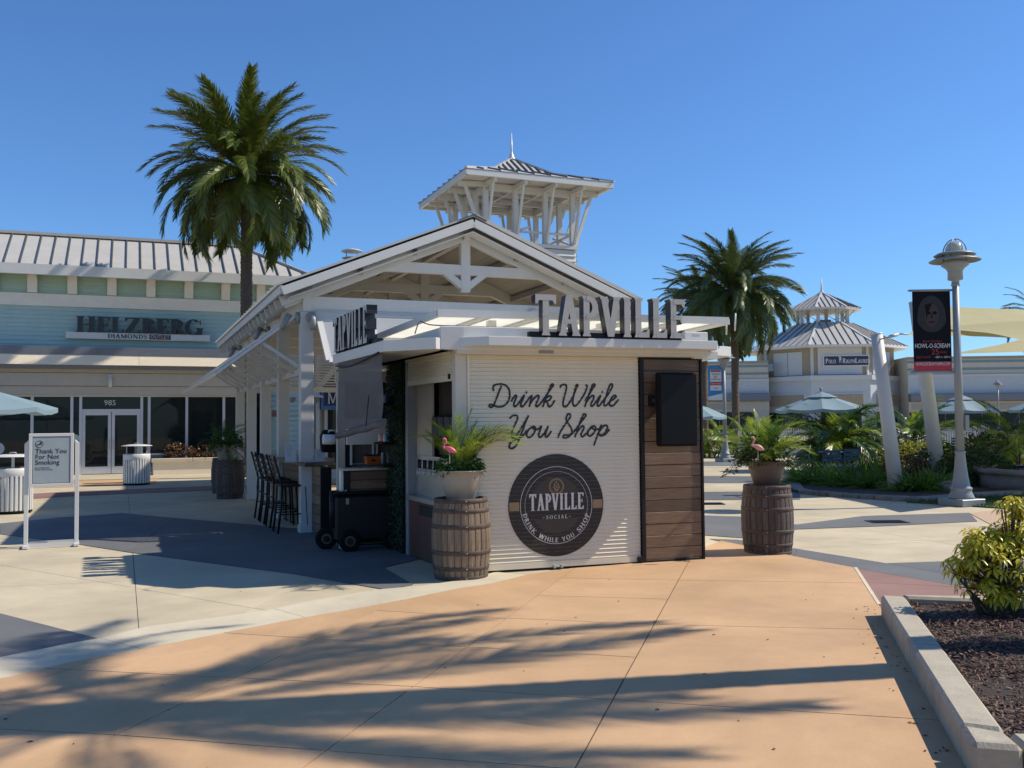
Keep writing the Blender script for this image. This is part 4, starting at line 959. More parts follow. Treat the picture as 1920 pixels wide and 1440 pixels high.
m = MB(); u = HV(207, 705, -.36)[0]; z = HV(207, 705, -.36)[1]; m.box(u - .07, u + .07, -.36, -.3, z - .05, z + .05); m.tube([(u, -.42, z - .02), (u, -.42, z - .38)], .06, 10); m.build('wall_light', WHITE2, HB)
# planter in front
PLT = T('low_planter', HB.m @ Vector((U(286), -.9, 0)), 67.9, 'long low planter wall with pale coping along the shopfront', 'planter')
m = MB(); m.box(0, 6.5, -.6, .7, 0, .42); m.build('wall', OCHRE, PLT); 
for k in range(5): m = MB(); m.box(-.06 + k * 1.32, -.06 + (k + 1) * 1.32 - .01, -.66, -.36, .42, .55); m.build('coping', CRM2, PLT, bev=.01)
m = MB(); m.box(.1, 6.4, -.36, .66, .42, .47); m.build('planting_soil', SOIL, PLT)
# sign
SG = T('shop_sign', HB.m @ Vector((0, 0, 0)), 67.9, 'HELZBERG DIAMONDS OUTLET sign with dark serif letters above a white strip', 'sign')
q0, q1 = SG.P(123, 634.4, -.2), SG.P(393.8, 641, -.2); zt_s = SG.P(123, 621.5, -.2)[1]
m = MB(); m.box(q0[0], q1[0], -.22, -.05, q0[1], zt_s); m.build('sign_strip', WHITE2, SG, bev=.01)
HL = M('sign_letter', (.02, .022, .024), .4, var=.15)
xa, xb = SG.P(142, 620, -.2)[0], SG.P(378, 610, -.2)[0]; hl = SG.P(150, 593, -.2)[1] - zt_s
word('HELZBERG', hl * 1.0, SG, [HL], xa, zt_s + .0, -.26, -.12, total=xb - xa, gap=.02, K=.2, k=.055, s=.06)
zc3 = (q0[1] + zt_s) / 2; hd = (zt_s - q0[1]) * .62
xa, xb = SG.P(202, 631, -.2)[0], SG.P(276, 633, -.2)[0]
word('DIAMONDS', hd, SG, [HL], xa, zc3 - hd / 2, -.232, -.222, total=xb - xa, gap=.08, K=.17, k=.07)
xa, xb = SG.P(280, 632, -.2)[0], SG.P(320, 634, -.2)[0]
m = MB(); m.box(xa, xb, -.23, -.221, zc3 - hd * .58, zc3 + hd * .58); m.build('outlet_panel', M('wine_panel', (.06, .012, .02), .5), SG)
text_polys('OUTLET', hd * 1.15, SG, WHITE, (xa + xb) / 2, zc3, -.232, 'outlet_lettering', sx=1.02)
# ---------------------------------------------------------------- market building beyond the pavilion
MK = T('market_building', Vector((-6.2, 28.4, 0)), 67.9, 'white and pale teal market building with navy gable sign beyond the pavilion', 'market')
def mk(x0, x1, y0, y1, z0, z1, name, mat, **k): m = MB(); m.box(x0, x1, y0, y1, z0, z1); return m.build(name, mat, MK, **k)
mu = lambda px, py=780: MK.P(px, py, 0)[0]
mk(mu(470), mu(900), .12, .5, 0, 4.6, 'wall', WHITE); mk(mu(508), mu(560), .0, .1, 3.3, 4.3, 'upper_wall', TEAL)
n = 26
for i in range(n):
    z = .9 + i * .15; m = MB(); m.add([(mu(505), .04, z), (mu(590), .04, z), (mu(590), .1, z + .15), (mu(505), .1, z + .15), (mu(505), .1, z), (mu(590), .1, z)], [(0, 1, 2, 3), (4, 5, 1, 0)]); m.build('siding_board', M('mint_siding', (.5, .68, .66), .6, var=.04), MK)
mk(mu(592), mu(599), -.05, .1, 0, 4.2, 'trim', WHITE2); mk(mu(638), mu(650), -.1, .1, 0, 4.2, 'trim', STUCCOB); mk(mu(500), mu(508), -.05, .1, 0, 4.2, 'trim', WHITE2)
mk(mu(470), mu(498), .02, .11, .7, 2.6, 'window', GLASSD)
z0, z1_, z2_ = MK.P(620, 768, -.15)[1], MK.P(620, 732, -.15)[1], MK.P(620, 700, -.15)[1]
m = MB(); m.slab([(mu(600), z0), (mu(735), z0), (mu(735), z1_), (mu(668), z2_ + .9), (mu(600), z1_)], -.15, -.02); m.build('gable_sign_board', NAVY, MK)
mk(mu(600), mu(735), -.19, -.15, z0, z0 + .12, 'sign_trim', M('mid_blue', (.06, .16, .36), .4)); mk(mu(600), mu(605), -.19, -.15, z0 + .12, z1_, 'sign_trim', M('mid_blue', (.06, .16, .36)))
word('MARKET', (z1_ - z0) * .62, MK, [WHITE2], mu(612), z0 + (z1_ - z0) * .3, -.2, -.16, total=mu(722) - mu(612), gap=.25, K=.12, k=.09)
for s_ in (-1, 1):
    m = MB(); m.beam((mu(668) + s_ * 1.35, -.25, z1_ - .1), (mu(668), -.25, z2_ + 1.0), .1, .14); m.build('gable_trim', STUCCOB, MK)
mk(mu(608), mu(636), -.04, .1, 0, 2.35, 'door_frame', WHITE2); mk(mu(614), mu(632), -.06, -.042, .3, 2.1, 'door_pane', GLASSD)
mk(mu(508), mu(516), -.3, -.1, 1.9, 2.1, 'wall_plaque', RED)
def barnlamp(px, py, v, lab):
    u, z = MK.P(px, py, v); t = T('barn_lamp', MK.m @ Vector((u, v, z)), 67.9, lab, 'lamp', 'caged barn lamps beyond the pavilion')
    m = MB(); m.lathe([(.05, .16), (.07, .1), (.22, .02), (.23, 0), (.2, -.01), (.06, .05)], 18, caps=False); m.build('lamp_shade', WHITE2, t)
    m = MB(); m.lathe([(.0, -.16), (.07, -.13), (.1, -.06), (.09, 0)], 12); m.build('bulb_cage', GREYPAINT, t)
    m = MB(); m.tube([(0, 0, .15), (0, .3, .35), (0, .55, .25)], .015, 6); m.build('arm', WHITE2, t)
barnlamp(548, 745, -.9, 'caged white barn lamp showing between the second and the corner post'); barnlamp(593, 745, -.9, 'caged white barn lamp just right of the corner post')
# ---------------------------------------------------------------- lookout tower
TW = T('lookout_tower', Vector((.05, 28.1, 0)), 68, 'white open lookout tower with pyramid metal roof and spire behind the pavilion', 'tower')
E_, ZT2 = 2.24, 8.5; q_ = 1.42
m = MB(); m.box(-q_, q_, -q_, q_, 0, 6.68); m.build('shaft', WHITE, TW)
for i in range(9):
    z = 5.26 + i * .155
    for f in range(4):
        m = MB(); m.add([(-q_, -q_ - .05, z), (q_, -q_ - .05, z), (q_, -q_ - .005, z + .15), (-q_, -q_ - .005, z + .15), (-q_, -q_, z), (q_, -q_, z)], [(0, 1, 2, 3), (4, 5, 1, 0)]); m.xf(Matrix.Rotation(f * PI / 2, 4, 'Z')); m.build('siding_board', WHITE, TW)
m = MB(); m.box(-q_ - .07, q_ + .07, -q_ - .07, q_ + .07, 6.7, 6.8); m.build('ledge', WHITE, TW)
for f in range(4):
    R_ = Matrix.Rotation(f * PI / 2, 4, 'Z')
    for i, x in enumerate((-q_ + .06, -.45, .48, q_ - .06)):
        if i < 3: m = MB(); m.box(x - .07, x + .07, -q_ - .0, -q_ + .14, 6.8, ZT2 - .05); m.xf(R_); m.build('post', WHITE, TW)
        m = MB(); m.beam((x, -q_ - .03, 6.85), (x, -E_ + .25, ZT2 - .1), .06, .09); m.xf(R_); m.build('strut', WHITE, TW)
        m = MB(); m.beam((x, -E_ + .06, ZT2 - .12), (x, 0 if abs(x) < 1 else -q_ + .1, ZT2 - .08), .09, .13); m.xf(R_); m.build('outrigger', WHITE, TW)
    m = MB(); m.beam((-q_ + .1, -q_ + .08, 6.85), (.0, -q_ + .08, 7.3), .05, .06); m.xf(R_); m.build('cross_brace', WHITE, TW)
    m = MB(); m.beam((-q_ + .1, -q_ + .08, 7.15), (q_ - .1, -q_ + .08, 7.15), .05, .06); m.xf(R_); m.build('rail', WHITE, TW)
    m = MB(); m.beam((-q_, -q_ + .085, ZT2 - .15), (q_, -q_ + .085, ZT2 - .15), .1, .2); m.xf(R_); m.build('head_beam', WHITE, TW)
    m = MB(); m.box(-E_, E_, -E_ - .02, -E_ + .06, ZT2 - .09, ZT2 + .06); m.xf(R_); m.build('eave_fascia', WHITE2, TW)
    # low flared skirt, steep upper pyramid: panels with seams
    prof = [(E_ + .03, ZT2 + .07), (.95, ZT2 + .50), (.05, ZT2 + 1.1)]
    for j in range(2):
        (r0, za_), (r1, zb_) = prof[j], prof[j + 1]; npn = 9
        for i in range(npn):
            xa_, xb_ = -r0 + 2 * r0 * i / npn + .015, -r0 + 2 * r0 * (i + 1) / npn - .015
            t = lambda x: min(1., (r0 - abs(x)) / (r0 - r1) if abs(x) > r1 else 1.)
            pt = lambda x, t_: Vector((x, -(r0 + (r1 - r0) * t_), za_ + (zb_ - za_) * t_))
            P = [pt(xa_, 0), pt(xb_, 0), pt(xb_, t(xb_)), pt(xa_, t(xa_))]
            m = MB(); m.add(P + [p + Vector((0, 0, .015)) for p in P], [(4, 5, 6, 7), (3, 2, 1, 0), (0, 1, 5, 4), (1, 2, 6, 5), (3, 0, 4, 7)]); m.xf(R_); m.build('roof_panel', GALV, TW)
            if i and t(xa_) > .1: m = MB(); m.beam(pt(xa_ - .01, 0) + Vector((0, 0, .03)), pt(xa_ - .01, t(xa_)) + Vector((0, 0, .03)), .03, .06); m.xf(R_); m.build('roof_seam', SEAM, TW)
        m = MB(); m.beam((r0, -r0, za_ + .03), (r1, -r1, zb_ + .03), .09, .05); m.xf(R_); m.build('hip_cap', GALV, TW)
m = MB(); m.lathe([(.14, 0), (.12, .06), (.07, .12), (.07, .17), (.04, .2), (.035, .3), (.012, .85)], 12, c=(0, 0, ZT2 + 1.08)); m.build('spire', WHITE2, TW)
m = MB(); m.box(-E_ + .06, E_ - .06, -E_ + .06, E_ - .06, ZT2 - .0, ZT2 + .02); m.build('soffit', WHITE, TW)
# ---------------------------------------------------------------- clothing store on the right, octagonal corner hall
DP = 100.
PO = T('outlet_store', Vector(((1580 - 960) / F_PX * DP, DP, 0)), 95, 'white and beige store with octagonal hall, cupola and navy name board', 'store')
pv = lambda px, py, v=0: PO.P(px, py, v)
def po(x0, x1, y0, y1, z0, z1, name, mat, parent=None, **k): m = MB(); m.box(x0, x1, y0, y1, z0, z1); return m.build(name, mat, parent or PO, **k)
BLUW = M('pale_blue_wall', (.45, .49, .51), .7, var=.04, scale=2); LTAN = M('light_tan_wall', (.5, .46, .38), .8, var=.05, scale=2)
KHAKI = M('khaki_wall', (.33, .27, .19), .8, var=.06, scale=2); TEALT = M('teal_trim', (.16, .25, .28), .6); PNL = M('panel_white', (.5, .52, .53), .6, var=.04)
Z = lambda py, px=1580: pv(px, py)[1]
def oct_(r, a0=22.5, cy=8.2): return [(r * math.cos(math.radians(a0 + 45 * k)), cy + r * math.sin(math.radians(a0 + 45 * k))) for k in range(8)]
CY = 8.2
m = MB(); m.prism(oct_(8.1), 0, Z(712)); m.build('lower_hall', BLUW, PO)
m = MB(); m.prism(oct_(8.4), Z(712), Z(703)); m.build('ledge', PNL, PO)
m = MB(); m.prism(oct_(7.6), Z(703), Z(643)); m.build('upper_hall', KHAKI, PO)
# faces 5,6,7 look at the camera: centre angles -112.5..; build trim on front, left and right faces
ap = math.cos(math.radians(22.5))
for fa, tg in ((-90, 'c'), (-135, 'l'), (-45, 'r')):
    R_ = Matrix.Translation((0, CY, 0)) @ Matrix.Rotation(math.radians(fa + 90), 4, 'Z')
    def fb(x0, x1, o, z0, z1, name, mat, r=7.6, th=.15):
        m = MB(); y = -r * ap - o; m.box(x0, x1, y, y + th, z0, z1); m.xf(R_); return m.build(name, mat, PO)
    hw = 7.6 * math.sin(math.radians(22.5))
    if tg == 'c': fb(-hw * .78, hw * .82, .1, Z(701), Z(650), 'wall_panel', PNL)
    else: fb(-hw * .62, -.04, .1, Z(701), Z(656), 'wall_panel', PNL); fb(.04, hw * .62, .1, Z(701), Z(656), 'wall_panel', PNL)
    fb(-hw - .12, -hw + .2, .12, 0, Z(645), 'corner_board', PNL)
    hl_ = 8.1 * math.sin(math.radians(22.5))
    fb(-hl_ + .6, hl_ - .6, .12, 0, Z(736), 'window_surround', PNL, 8.1); fb(-hl_ + .85, hl_ - .85, .2, Z(760), Z(739), 'sign_panel', KHAKI, 8.1); fb(-hl_ + .85, hl_ - .85, .21, Z(771), Z(762), 'canopy_strip', LTAN, 8.1)
    for i in range(4): w_ = (2 * hl_ - 1.9) / 4; fb(-hl_ + .95 + i * w_, -hl_ + .95 + (i + 1) * w_ - .1, .22, .3, Z(773), 'window', GLASSD, 8.1)
def wing(u0, u1, ptop, sgn):
    y = CY - 5.4 if sgn < 0 else CY - 6.2
    zz = lambda py: PO.P(1380 if sgn < 0 else 1800, py, y)[1]
    po(u0, u1, y, y + 6, 0, zz(ptop), 'wing_wall', LTAN)
    po(u0, u1, y - .08, y, zz(ptop + 5), zz(ptop + 1), 'parapet_cap', KHAKI)
    for a, b in ((8, 12), (22, 26)): po(u0, u1, y - .06, y, zz(ptop + b), zz(ptop + a), 'teal_stripe', TEALT)
    po(u0, u1, y - .2, y, zz(ptop + 38), zz(ptop + 34), 'cornice', PNL); po(u0, u1, y - .1, y, zz(738), zz(ptop + 38), 'siding', BLUW)
    po(u0, u1, y - .9, y, zz(752), zz(739), 'dark_awning', GREYBAND)
    po(u0, u1, y - .12, y, zz(771), zz(753), 'sign_band', LTAN); n_ = int((u1 - u0) / 1.9)
    for i in range(n_): po(u0 + i * 1.9 + .06, u0 + (i + 1) * 1.9 - .06, y - .14, y - .02, .4, zz(773), 'window', GLASSD)
    for i in range(0, n_, 4): po(u0 + i * 1.9 + .3, u0 + (i + 3) * 1.9, y - .16, y - .12, zz(768), zz(757), 'sign_panel', M('blank_panel', (.36, .34, .3), .7))
    return y, zz
yl, zzl = wing(-24, -7.2, 677, -1); wing(7.4, 26, 668, 1)
po(pv(1440, 700, yl)[0], pv(1450, 700, yl)[0], yl - .05, yl, zzl(697), zzl(683), 'ornament_tile', TEALT)
# roof of the hall
def octroof(r0, z0, r1, z1, npan, nm='roof_panel'):
    for k in range(8):
        R_ = Matrix.Translation((0, CY, 0)) @ Matrix.Rotation(math.radians(45 * k), 4, 'Z'); t8 = math.sin(math.radians(22.5))
        w0, w1 = r0 * t8, r1 * t8
        for i in range(npan):
            a, b = -w0 + 2 * w0 * i / npan + .03, -w0 + 2 * w0 * (i + 1) / npan - .03
            t = lambda x: 1. if abs(x) <= w1 else (w0 - abs(x)) / (w0 - w1)
            pt = lambda x, q: Vector((x, -(r0 + (r1 - r0) * q) * ap, z0 + (z1 - z0) * q))
            P = [pt(a, 0), pt(b, 0), pt(b, t(b)), pt(a, t(a))]
            m = MB(); m.add(P + [p + Vector((0, 0, .03)) for p in P], [(4, 5, 6, 7), (3, 2, 1, 0), (0, 1, 5, 4)]); m.xf(R_)
            if k in (7, 0, 1, 6, 2): m.build(nm, GALV, PO)
            else: m.build(nm, GALV, PO, kind=None)
            if i and k in (7, 0, 1): m = MB(); m.beam(pt(a, 0) + Vector((0, 0, .06)), pt(a, t(a)) + Vector((0, 0, .06)), .06, .1); m.xf(R_); m.build('roof_seam', SEAM, PO)
        m = MB(); m.beam((w0, -r0 * ap, z0 + .06), (w1, -r1 * ap, z1 + .06), .2, .1); m.xf(R_); m.build('hip_cap', WHITE2, PO)
ZE1, ZR1 = pv(1580, 646, 0)[1], pv(1580, 609, CY)[1]
octroof(9.1, ZE1, 3.3, ZR1, 9)
m = MB(); m.prism(oct_(9.1), ZE1 - .22, ZE1); m.build('eave_fascia', WHITE2, PO)
ZE2, ZP2 = pv(1575, 577, CY - 3)[1], pv(1575, 549, CY)[1]
for k in range(8):
    a = math.radians(22.5 + 45 * k); x, y = 2.75 * math.cos(a), CY + 2.75 * math.sin(a)
    m = MB(); m.box(x - .17, x + .17, y - .17, y + .17, ZR1, ZE2); m.build('post', WHITE, PO)
    m = MB(); m.beam((x * 1.02, CY + (y - CY) * 1.02, ZR1 + .8), (x * 1.35, CY + (y - CY) * 1.35, ZE2), .1, .12); m.build('strut', WHITE, PO)
    a2 = math.radians(22.5 + 45 * (k + 1)); x2, y2 = 2.75 * math.cos(a2), CY + 2.75 * math.sin(a2)
    for p, q in ((ZR1 + .2, ZE2 - .2), (ZE2 - .2, ZR1 + .2)): m = MB(); m.beam((x, y, p), (x2, y2, q), .04, .04); m.build('tie_rod', GREYPAINT, PO)
po(-.8, .8, CY - .8, CY + .8, ZR1, ZR1 + .55, 'roof_unit', GREYPAINT)
m = MB(); m.prism(oct_(4.3), ZE2 - .15, ZE2); m.build('cupola_eave', WHITE2, PO)
octroof(4.35, ZE2, .2, ZP2, 6, 'cupola_roof_panel')
m = MB(); m.lathe([(.3, 0), (.18, .2), (.12, .5), (.03, 1.8)], 10, c=(0, CY, ZP2)); m.build('spire', WHITE2, PO)
SP = T('name_board', PO.m @ Vector((0, 0, 0)), 95, 'navy POLO RALPH LAUREN name board with white border on the octagonal hall', 'sign')
yb = CY - 7.6 * ap - .25
a, b = SP.P(1543.5, 687.5, yb), SP.P(1630, 665, yb)
m = MB(); m.box(a[0], b[0], yb, yb + .2, a[1], b[1]); m.build('border', WHITE2, SP)
m = MB(); m.box(a[0] + .12, b[0] - .12, yb - .03, yb, a[1] + .12, b[1] - .12); m.build('board', NAVY, SP)
zc = (a[1] + b[1]) / 2; hh = .52; W2 = b[0] - a[0]
def sc(big, small, x):      # small capitals
    word(big, hh, SP, [WHITE2], x, zc - hh / 2, yb - .08, yb - .035, gap=.1, each=False, K=.16, k=.09)
    w = glyph(big, .16, .09)[1] * hh + .05
    word(small, hh * .74, SP, [WHITE2], x + w, zc - hh / 2, yb - .08, yb - .035, gap=.1, xs=.9, each=False, K=.16, k=.1)
x = a[0] + .25; sc('P', 'OLO', x); sc('R', 'ALPH', x + W2 * .37); sc('L', 'AUREN', x + W2 * .64)
m = MB(); x0 = x + W2 * .29
for pl in ([(0, .1), (.28, .12), (.3, .3), (.05, .32)], [(.22, .25), (.34, .45), (.28, .5), (.14, .3)], [(.05, -.3), (.1, -.3), (.1, .12), (.02, .12)], [(.24, -.3), (.29, -.28), (.28, .14), (.2, .14)], [(.08, .3), (.2, .3), (.2, .55), (.1, .55)], [(.12, .55), (.2, .55), (.2, .65), (.12, .65)], [(.0, .35), (.08, .5), (-.05, .7), (-.08, .68)]):
    m.slab([(x0 + p[0] * .8, zc + p[1] * .8) for p in pl], yb - .08, yb - .035)
m.build('rider_emblem', WHITE2, SP)
# ---------------------------------------------------------------- plants
PALM1 = leafmat('date_palm_leaf', (.055, .095, .018), (.17, .19, .03), .3, .38)
PALM2 = leafmat('date_palm_leaf_grey', (.06, .1, .035), (.15, .19, .06), .3, .38)
ARECA = leafmat('areca_leaf', (.1, .2, .02), (.36, .42, .04), .4, .35)
ARECAD = leafmat('areca_leaf_deep', (.025, .075, .015), (.07, .15, .025), .35, .35)
FERN = leafmat('fern_blade', (.04, .11, .012), (.13, .24, .03), .3, .45)
BUSH = leafmat('bush_leaf', (.02, .05, .012), (.07, .12, .025), .25, .45)
YBUSH = leafmat('yellow_bush_leaf', (.16, .18, .02), (.5, .46, .06), .3, .4)
CROT = leafmat('croton_leaf', (.04, .02, .02), (.2, .1, .03), .2, .4)
SCHEF = leafmat('variegated_leaf', (.42, .38, .012), (.8, .66, .05), .35, .35, .45, edge=(.05, .12, .01))
PINK = M('flamingo_pink', (.75, .12, .2), .4, var=.08, scale=20)
def strip(m, p, d, l, w, side, droop, r, seg=2, tip=.15, fold=0.):
    """a leaflet: narrow tapering strip from p along d"""
    vs = []; n = seg + 1
    for i in range(n):
        t = i / seg; q = p + d * (l * t) + Vector((0, 0, -droop * l * t * t)); ww = w * (1 - t * (1 - tip)) * (1 if i else .6)
        vs += [q - side * ww / 2, q + side * ww / 2]
    m.add(vs, [(2 * i, 2 * i + 1, 2 * i + 3, 2 * i + 2) for i in range(seg)], uvs=[[(0, r), (1, r), (1, r), (0, r)]] * seg)
def frond(name, L, nl, ll, lw, curve, mat, rmat=None, vee=.35, fwd=.75, droop=.35, start=.18, stemr=.018):
    """one pinnate frond along +x, arching down by curve"""
    m = MB(); pts = []; a = 0.; x = z = 0.
    N_ = 14
    for i in range(N_ + 1):
        pts.append(Vector((x, 0, z))); x += math.cos(a) * L / N_; z += math.sin(a) * L / N_; a -= curve / N_ * (.5 + i / N_)
    m.tube(pts, [stemr * (1 - .85 * i / N_) for i in range(N_ + 1)], 4, caps=False)
    for k in m.sm: m.uv[k] = [(.5, .9)] * 4
    for i in range(nl):
        t = start + (1 - start) * (i + .5) / nl; f = t * N_; k = min(int(f), N_ - 1); p = pts[k].lerp(pts[k + 1], f - k); tan = (pts[k + 1] - pts[k]).normalized()
        nrm = Vector((-tan.z, 0, tan.x)); prof = min(1., 2.2 * (t - start + .12)) * (1 - .55 * max(0, t - .55) / .45)
        for s in (-1, 1):
            sd = Vector((0, s, 0)); v = vee + rnd.uniform(-.25, .25); fw = fwd + rnd.uniform(-.15, .15) + .5 * t * t
            d = (tan * fw + sd * (1 - .25 * t) + nrm * v).normalized(); l = ll * prof * rnd.uniform(.85, 1.1)
            sw = tan.cross(d).normalized().cross(d).normalized() * -1
            strip(m, p, d, l, lw, sw, droop * rnd.uniform(.6, 1.3), rnd.random())
    return m.build(name, mat, None)
def hide_proto(o): bpy.data.objects.remove(o)
def crown(t, protos, c, n, lo, hi, mat=None, tw=.25, sc=(.85, 1.1), name='frond', golden=2.39996, jit=.12, rb=.1):
    for i in range(n):
        f = (i + .5) / n; el = hi + (lo - hi) * f ** .85 + rnd.uniform(-jit, jit); az = i * golden + rnd.uniform(-.2, .2)
        p = protos[rnd.randrange(len(protos))] if not callable(protos) else protos(f)
        o = bpy.data.objects.new(name, p.data); COL.objects.link(o); par(o, t)
        R_ = Matrix.Rotation(az, 3, 'Z') @ Matrix.Rotation(-el, 3, 'Y') @ Matrix.Rotation(rnd.uniform(-tw, tw) * 2, 3, 'X')
        o.location = Vector(c) + Vector((math.cos(az) * rb, math.sin(az) * rb, -f * rb * 2)); o.rotation_euler = R_.to_euler(); o.scale = (rnd.uniform(*sc),) * 3
dp = [frond('p', 3.0, 120, .5, .05, cv, PALM1, start=.08, vee=.25) for cv in (1.1, 1.5, 1.7)]
dp3 = [frond('p', 3.0, 90, .42, .03, cv, PALM1, start=.16, vee=.3) for cv in (.9, 1.3, 1.5)]
dp2 = [frond('p', 3.0, 110, .5, .055, cv, PALM2, start=.08, vee=.25) for cv in (1.1, 1.5, 1.7)]
def trunkmesh(h, r0, r1, name='trunk', boots=.13, dz=.05):
    nz = int(h / dz); prof = [(r0 + (r1 - r0) * (i / nz) ** .7 + (.10 * max(0, 1 - (nz - i) * dz / .9) if 1 else 0), i * h / nz) for i in range(nz + 1)]
    na = 9
    def wob(a, z):
        row = z / .13; k = math.floor(row); f = row - k; b = math.cos(na * a + (PI if k % 2 else 0) + z * .3)
        return 1 + boots * (f * .9 * max(0, b) + .25 * f) - .03 * math.sin(3 * a + z)
    m = MB(); m.lathe(prof, 40, wob=wob, smooth=False); return m
def date_palm(loc, h, label, mats=dp, n=62, s=1., lo=-1.25, hi=1.42, rt=.17, group=None):
    t = T('date_palm', loc, 90, label, 'palm', group)
    trunkmesh(h, rt * 1.1, rt).build('trunk', TRUNK, t)
    m = MB(); m.lathe([(rt * 1.3, -.5), (rt * 2.2, -.15), (rt * 1.9, .12), (.05, .35)], 18, c=(0, 0, h)); m.build('crown_heart', TRUNK, t)
    crown(t, lambda f: mats[min(2, int(f * 2.99))], (0, 0, h + .05), n, lo, hi, sc=(.85 * s, 1.06 * s), rb=rt * 1.2)
    return t
date_palm((-8.5, 30, 0), 9.95, 'tall date palm with a full crown rising behind the left side of the pavilion', n=108, s=1.08, lo=-.6)
date_palm(G(1381, 850), 8.3, 'date palm with a round grey green crown right of the kiosk, the nearer trunk', dp2, n=108, s=1.18, lo=-.7)
date_palm(G(1337, 846) * 1.0 + Vector((0, 2, 0)), 8.3, 'date palm half hidden behind the nearer one, trunk beside the blue banner', dp2, n=62, s=.95, lo=-.5)
FPALM = date_palm((6.3, 6.97, 0), 8.9, 'date palm in the near mulch bed just outside the right edge, casting the frond shadows', dp3, n=40, s=1.1, lo=-.25, rt=.165)
date_palm((37.3, 66, 0), 9.1, 'distant date palm at the far right edge, only frond tips showing', dp2, n=30)
for o in dp + dp2 + dp3: bpy.data.objects.remove(o)
# feather palms in clumps
ar = [frond('a', 1.6, 34, .42, .04, cv, ARECAD, vee=.45, fwd=.55, droop=.55, start=.25, stemr=.014) for cv in (.9, 1.4, 1.9)]
ary = [frond('a', 1.6, 34, .42, .04, cv, ARECA, vee=.45, fwd=.55, droop=.55, start=.25, stemr=.014) for cv in (.9, 1.4, 1.9)]
def areca(loc, label, nst, h, s, protos, spread=.5, group='feather palms in the bed behind the lamp post'):
    t = T('feather_palm', loc, 90, label, 'palm', group)
    for i in range(nst):
        a = rnd.uniform(0, 2 * PI); x, y = spread * rnd.random() * math.cos(a), spread * rnd.random() * math.sin(a); hh = h * rnd.uniform(.55, 1.)
        m = MB(); m.tube([(x * .5, y * .5, 0), (x * .8, y * .8, hh * .5), (x, y, hh)], [.035, .03, .025], 7); m.build('stem', M('green_stem', (.1, .11, .04), .6, var=.3), t)
        crown(t, protos, (x, y, hh), 13, -.1, 1.4, sc=(.75 * s, 1.1 * s), rb=.02)
    return t
b1 = G(1572, 885); areca(b1, 'feather palm clump behind the blue chairs, left of the leaning post', 8, 1.3, 1.05, ar + ary[:2], .8)
areca(G(1705, 882), 'feather palm clump between the two leaning white posts', 5, 1.35, 1.0, ar + ary[:1], .5)
areca(G(1632, 868), 'small feather palm half hidden by the nearer leaning post', 2, 1.0, .8, ar, .3)
areca(G(1912, 895), 'feather palm at the right edge above the round planter wall', 4, 1.35, .9, ar + ary[:2], .4)
areca(G(1335, 858), 'low bright feather palm at the foot of the far date palms', 4, .8, .8, ary, .6, None)
areca(G(1410, 856), 'low bright feather palm right of the date palm trunk', 4, .9, .9, ary, .8, None)
# bushes
def leafcloud(m, n, c, r, s, lump=.3, seed=1, flat=.0):
    R2 = random.Random(seed); lobes = [(Vector((R2.gauss(0, 1), R2.gauss(0, 1), abs(R2.gauss(0, .8)))).normalized(), R2.uniform(.75, 1.15)) for _ in range(9)]
    for _ in range(n):
        d = Vector((R2.gauss(0, 1), R2.gauss(0, 1), R2.gauss(0, 1)))
        if d.length < 1e-3: continue
        d.normalize()
        if d.z < -.3: d.z *= -.3
        k = max(l[1] * max(0, d.dot(l[0])) ** 2 for l in lobes); rr = (1 - lump) + lump * k * 1.3
        q = rr * R2.uniform(.55, 1.0) ** .5
        p = Vector((c[0] + d.x * r[0] * q, c[1] + d.y * r[1] * q, c[2] + d.z * r[2] * q))
        a = (d + Vector((R2.uniform(-.8, .8), R2.uniform(-.8, .8), R2.uniform(-.6, .5)))).normalized(); sd = a.cross(Vector((R2.uniform(-1, 1), R2.uniform(-1, 1), R2.uniform(-1, 1)))).normalized()
        l = s * R2.uniform(.7, 1.3); w = l * .42; rv = R2.random()
        b = a.cross(sd) * l * .12
        m.add([p, p + a * l * .45 - sd * w / 2 + b, p + a * l - Vector((0, 0, l * .25)), p + a * l * .45 + sd * w / 2 + b, p + a * l * .5], [(0, 1, 4), (1, 2, 4), (4, 2, 3), (0, 4, 3)], uvs=[[(.1, rv), (1, rv), (0, rv)], [(1, rv), (.3, rv), (0, rv)], [(0, rv), (.3, rv), (1, rv)], [(.1, rv), (0, rv), (1, rv)]])
def bush(loc, r, n, s, mat, label, group=None, seed=None, cat='shrub', name='shrub'):
    t = T(name, loc, 90, label, cat, group); seed = seed or rnd.randrange(9999)
    m = MB(); leafcloud(m, n, (0, 0, r[2] * .25), r, s, .35, seed); m.build('foliage', mat, t, kind='stuff')
    m = MB()
    for k in range(5): a = k * 1.3; m.tube([(0, 0, 0), (.3 * r[0] * math.cos(a), .3 * r[1] * math.sin(a), r[2] * .8)], [.02, .01], 5)
    m.build('stems', TRUNK, t, kind='stuff'); return t
gB = 'shrubs in the bed behind the lamp post'
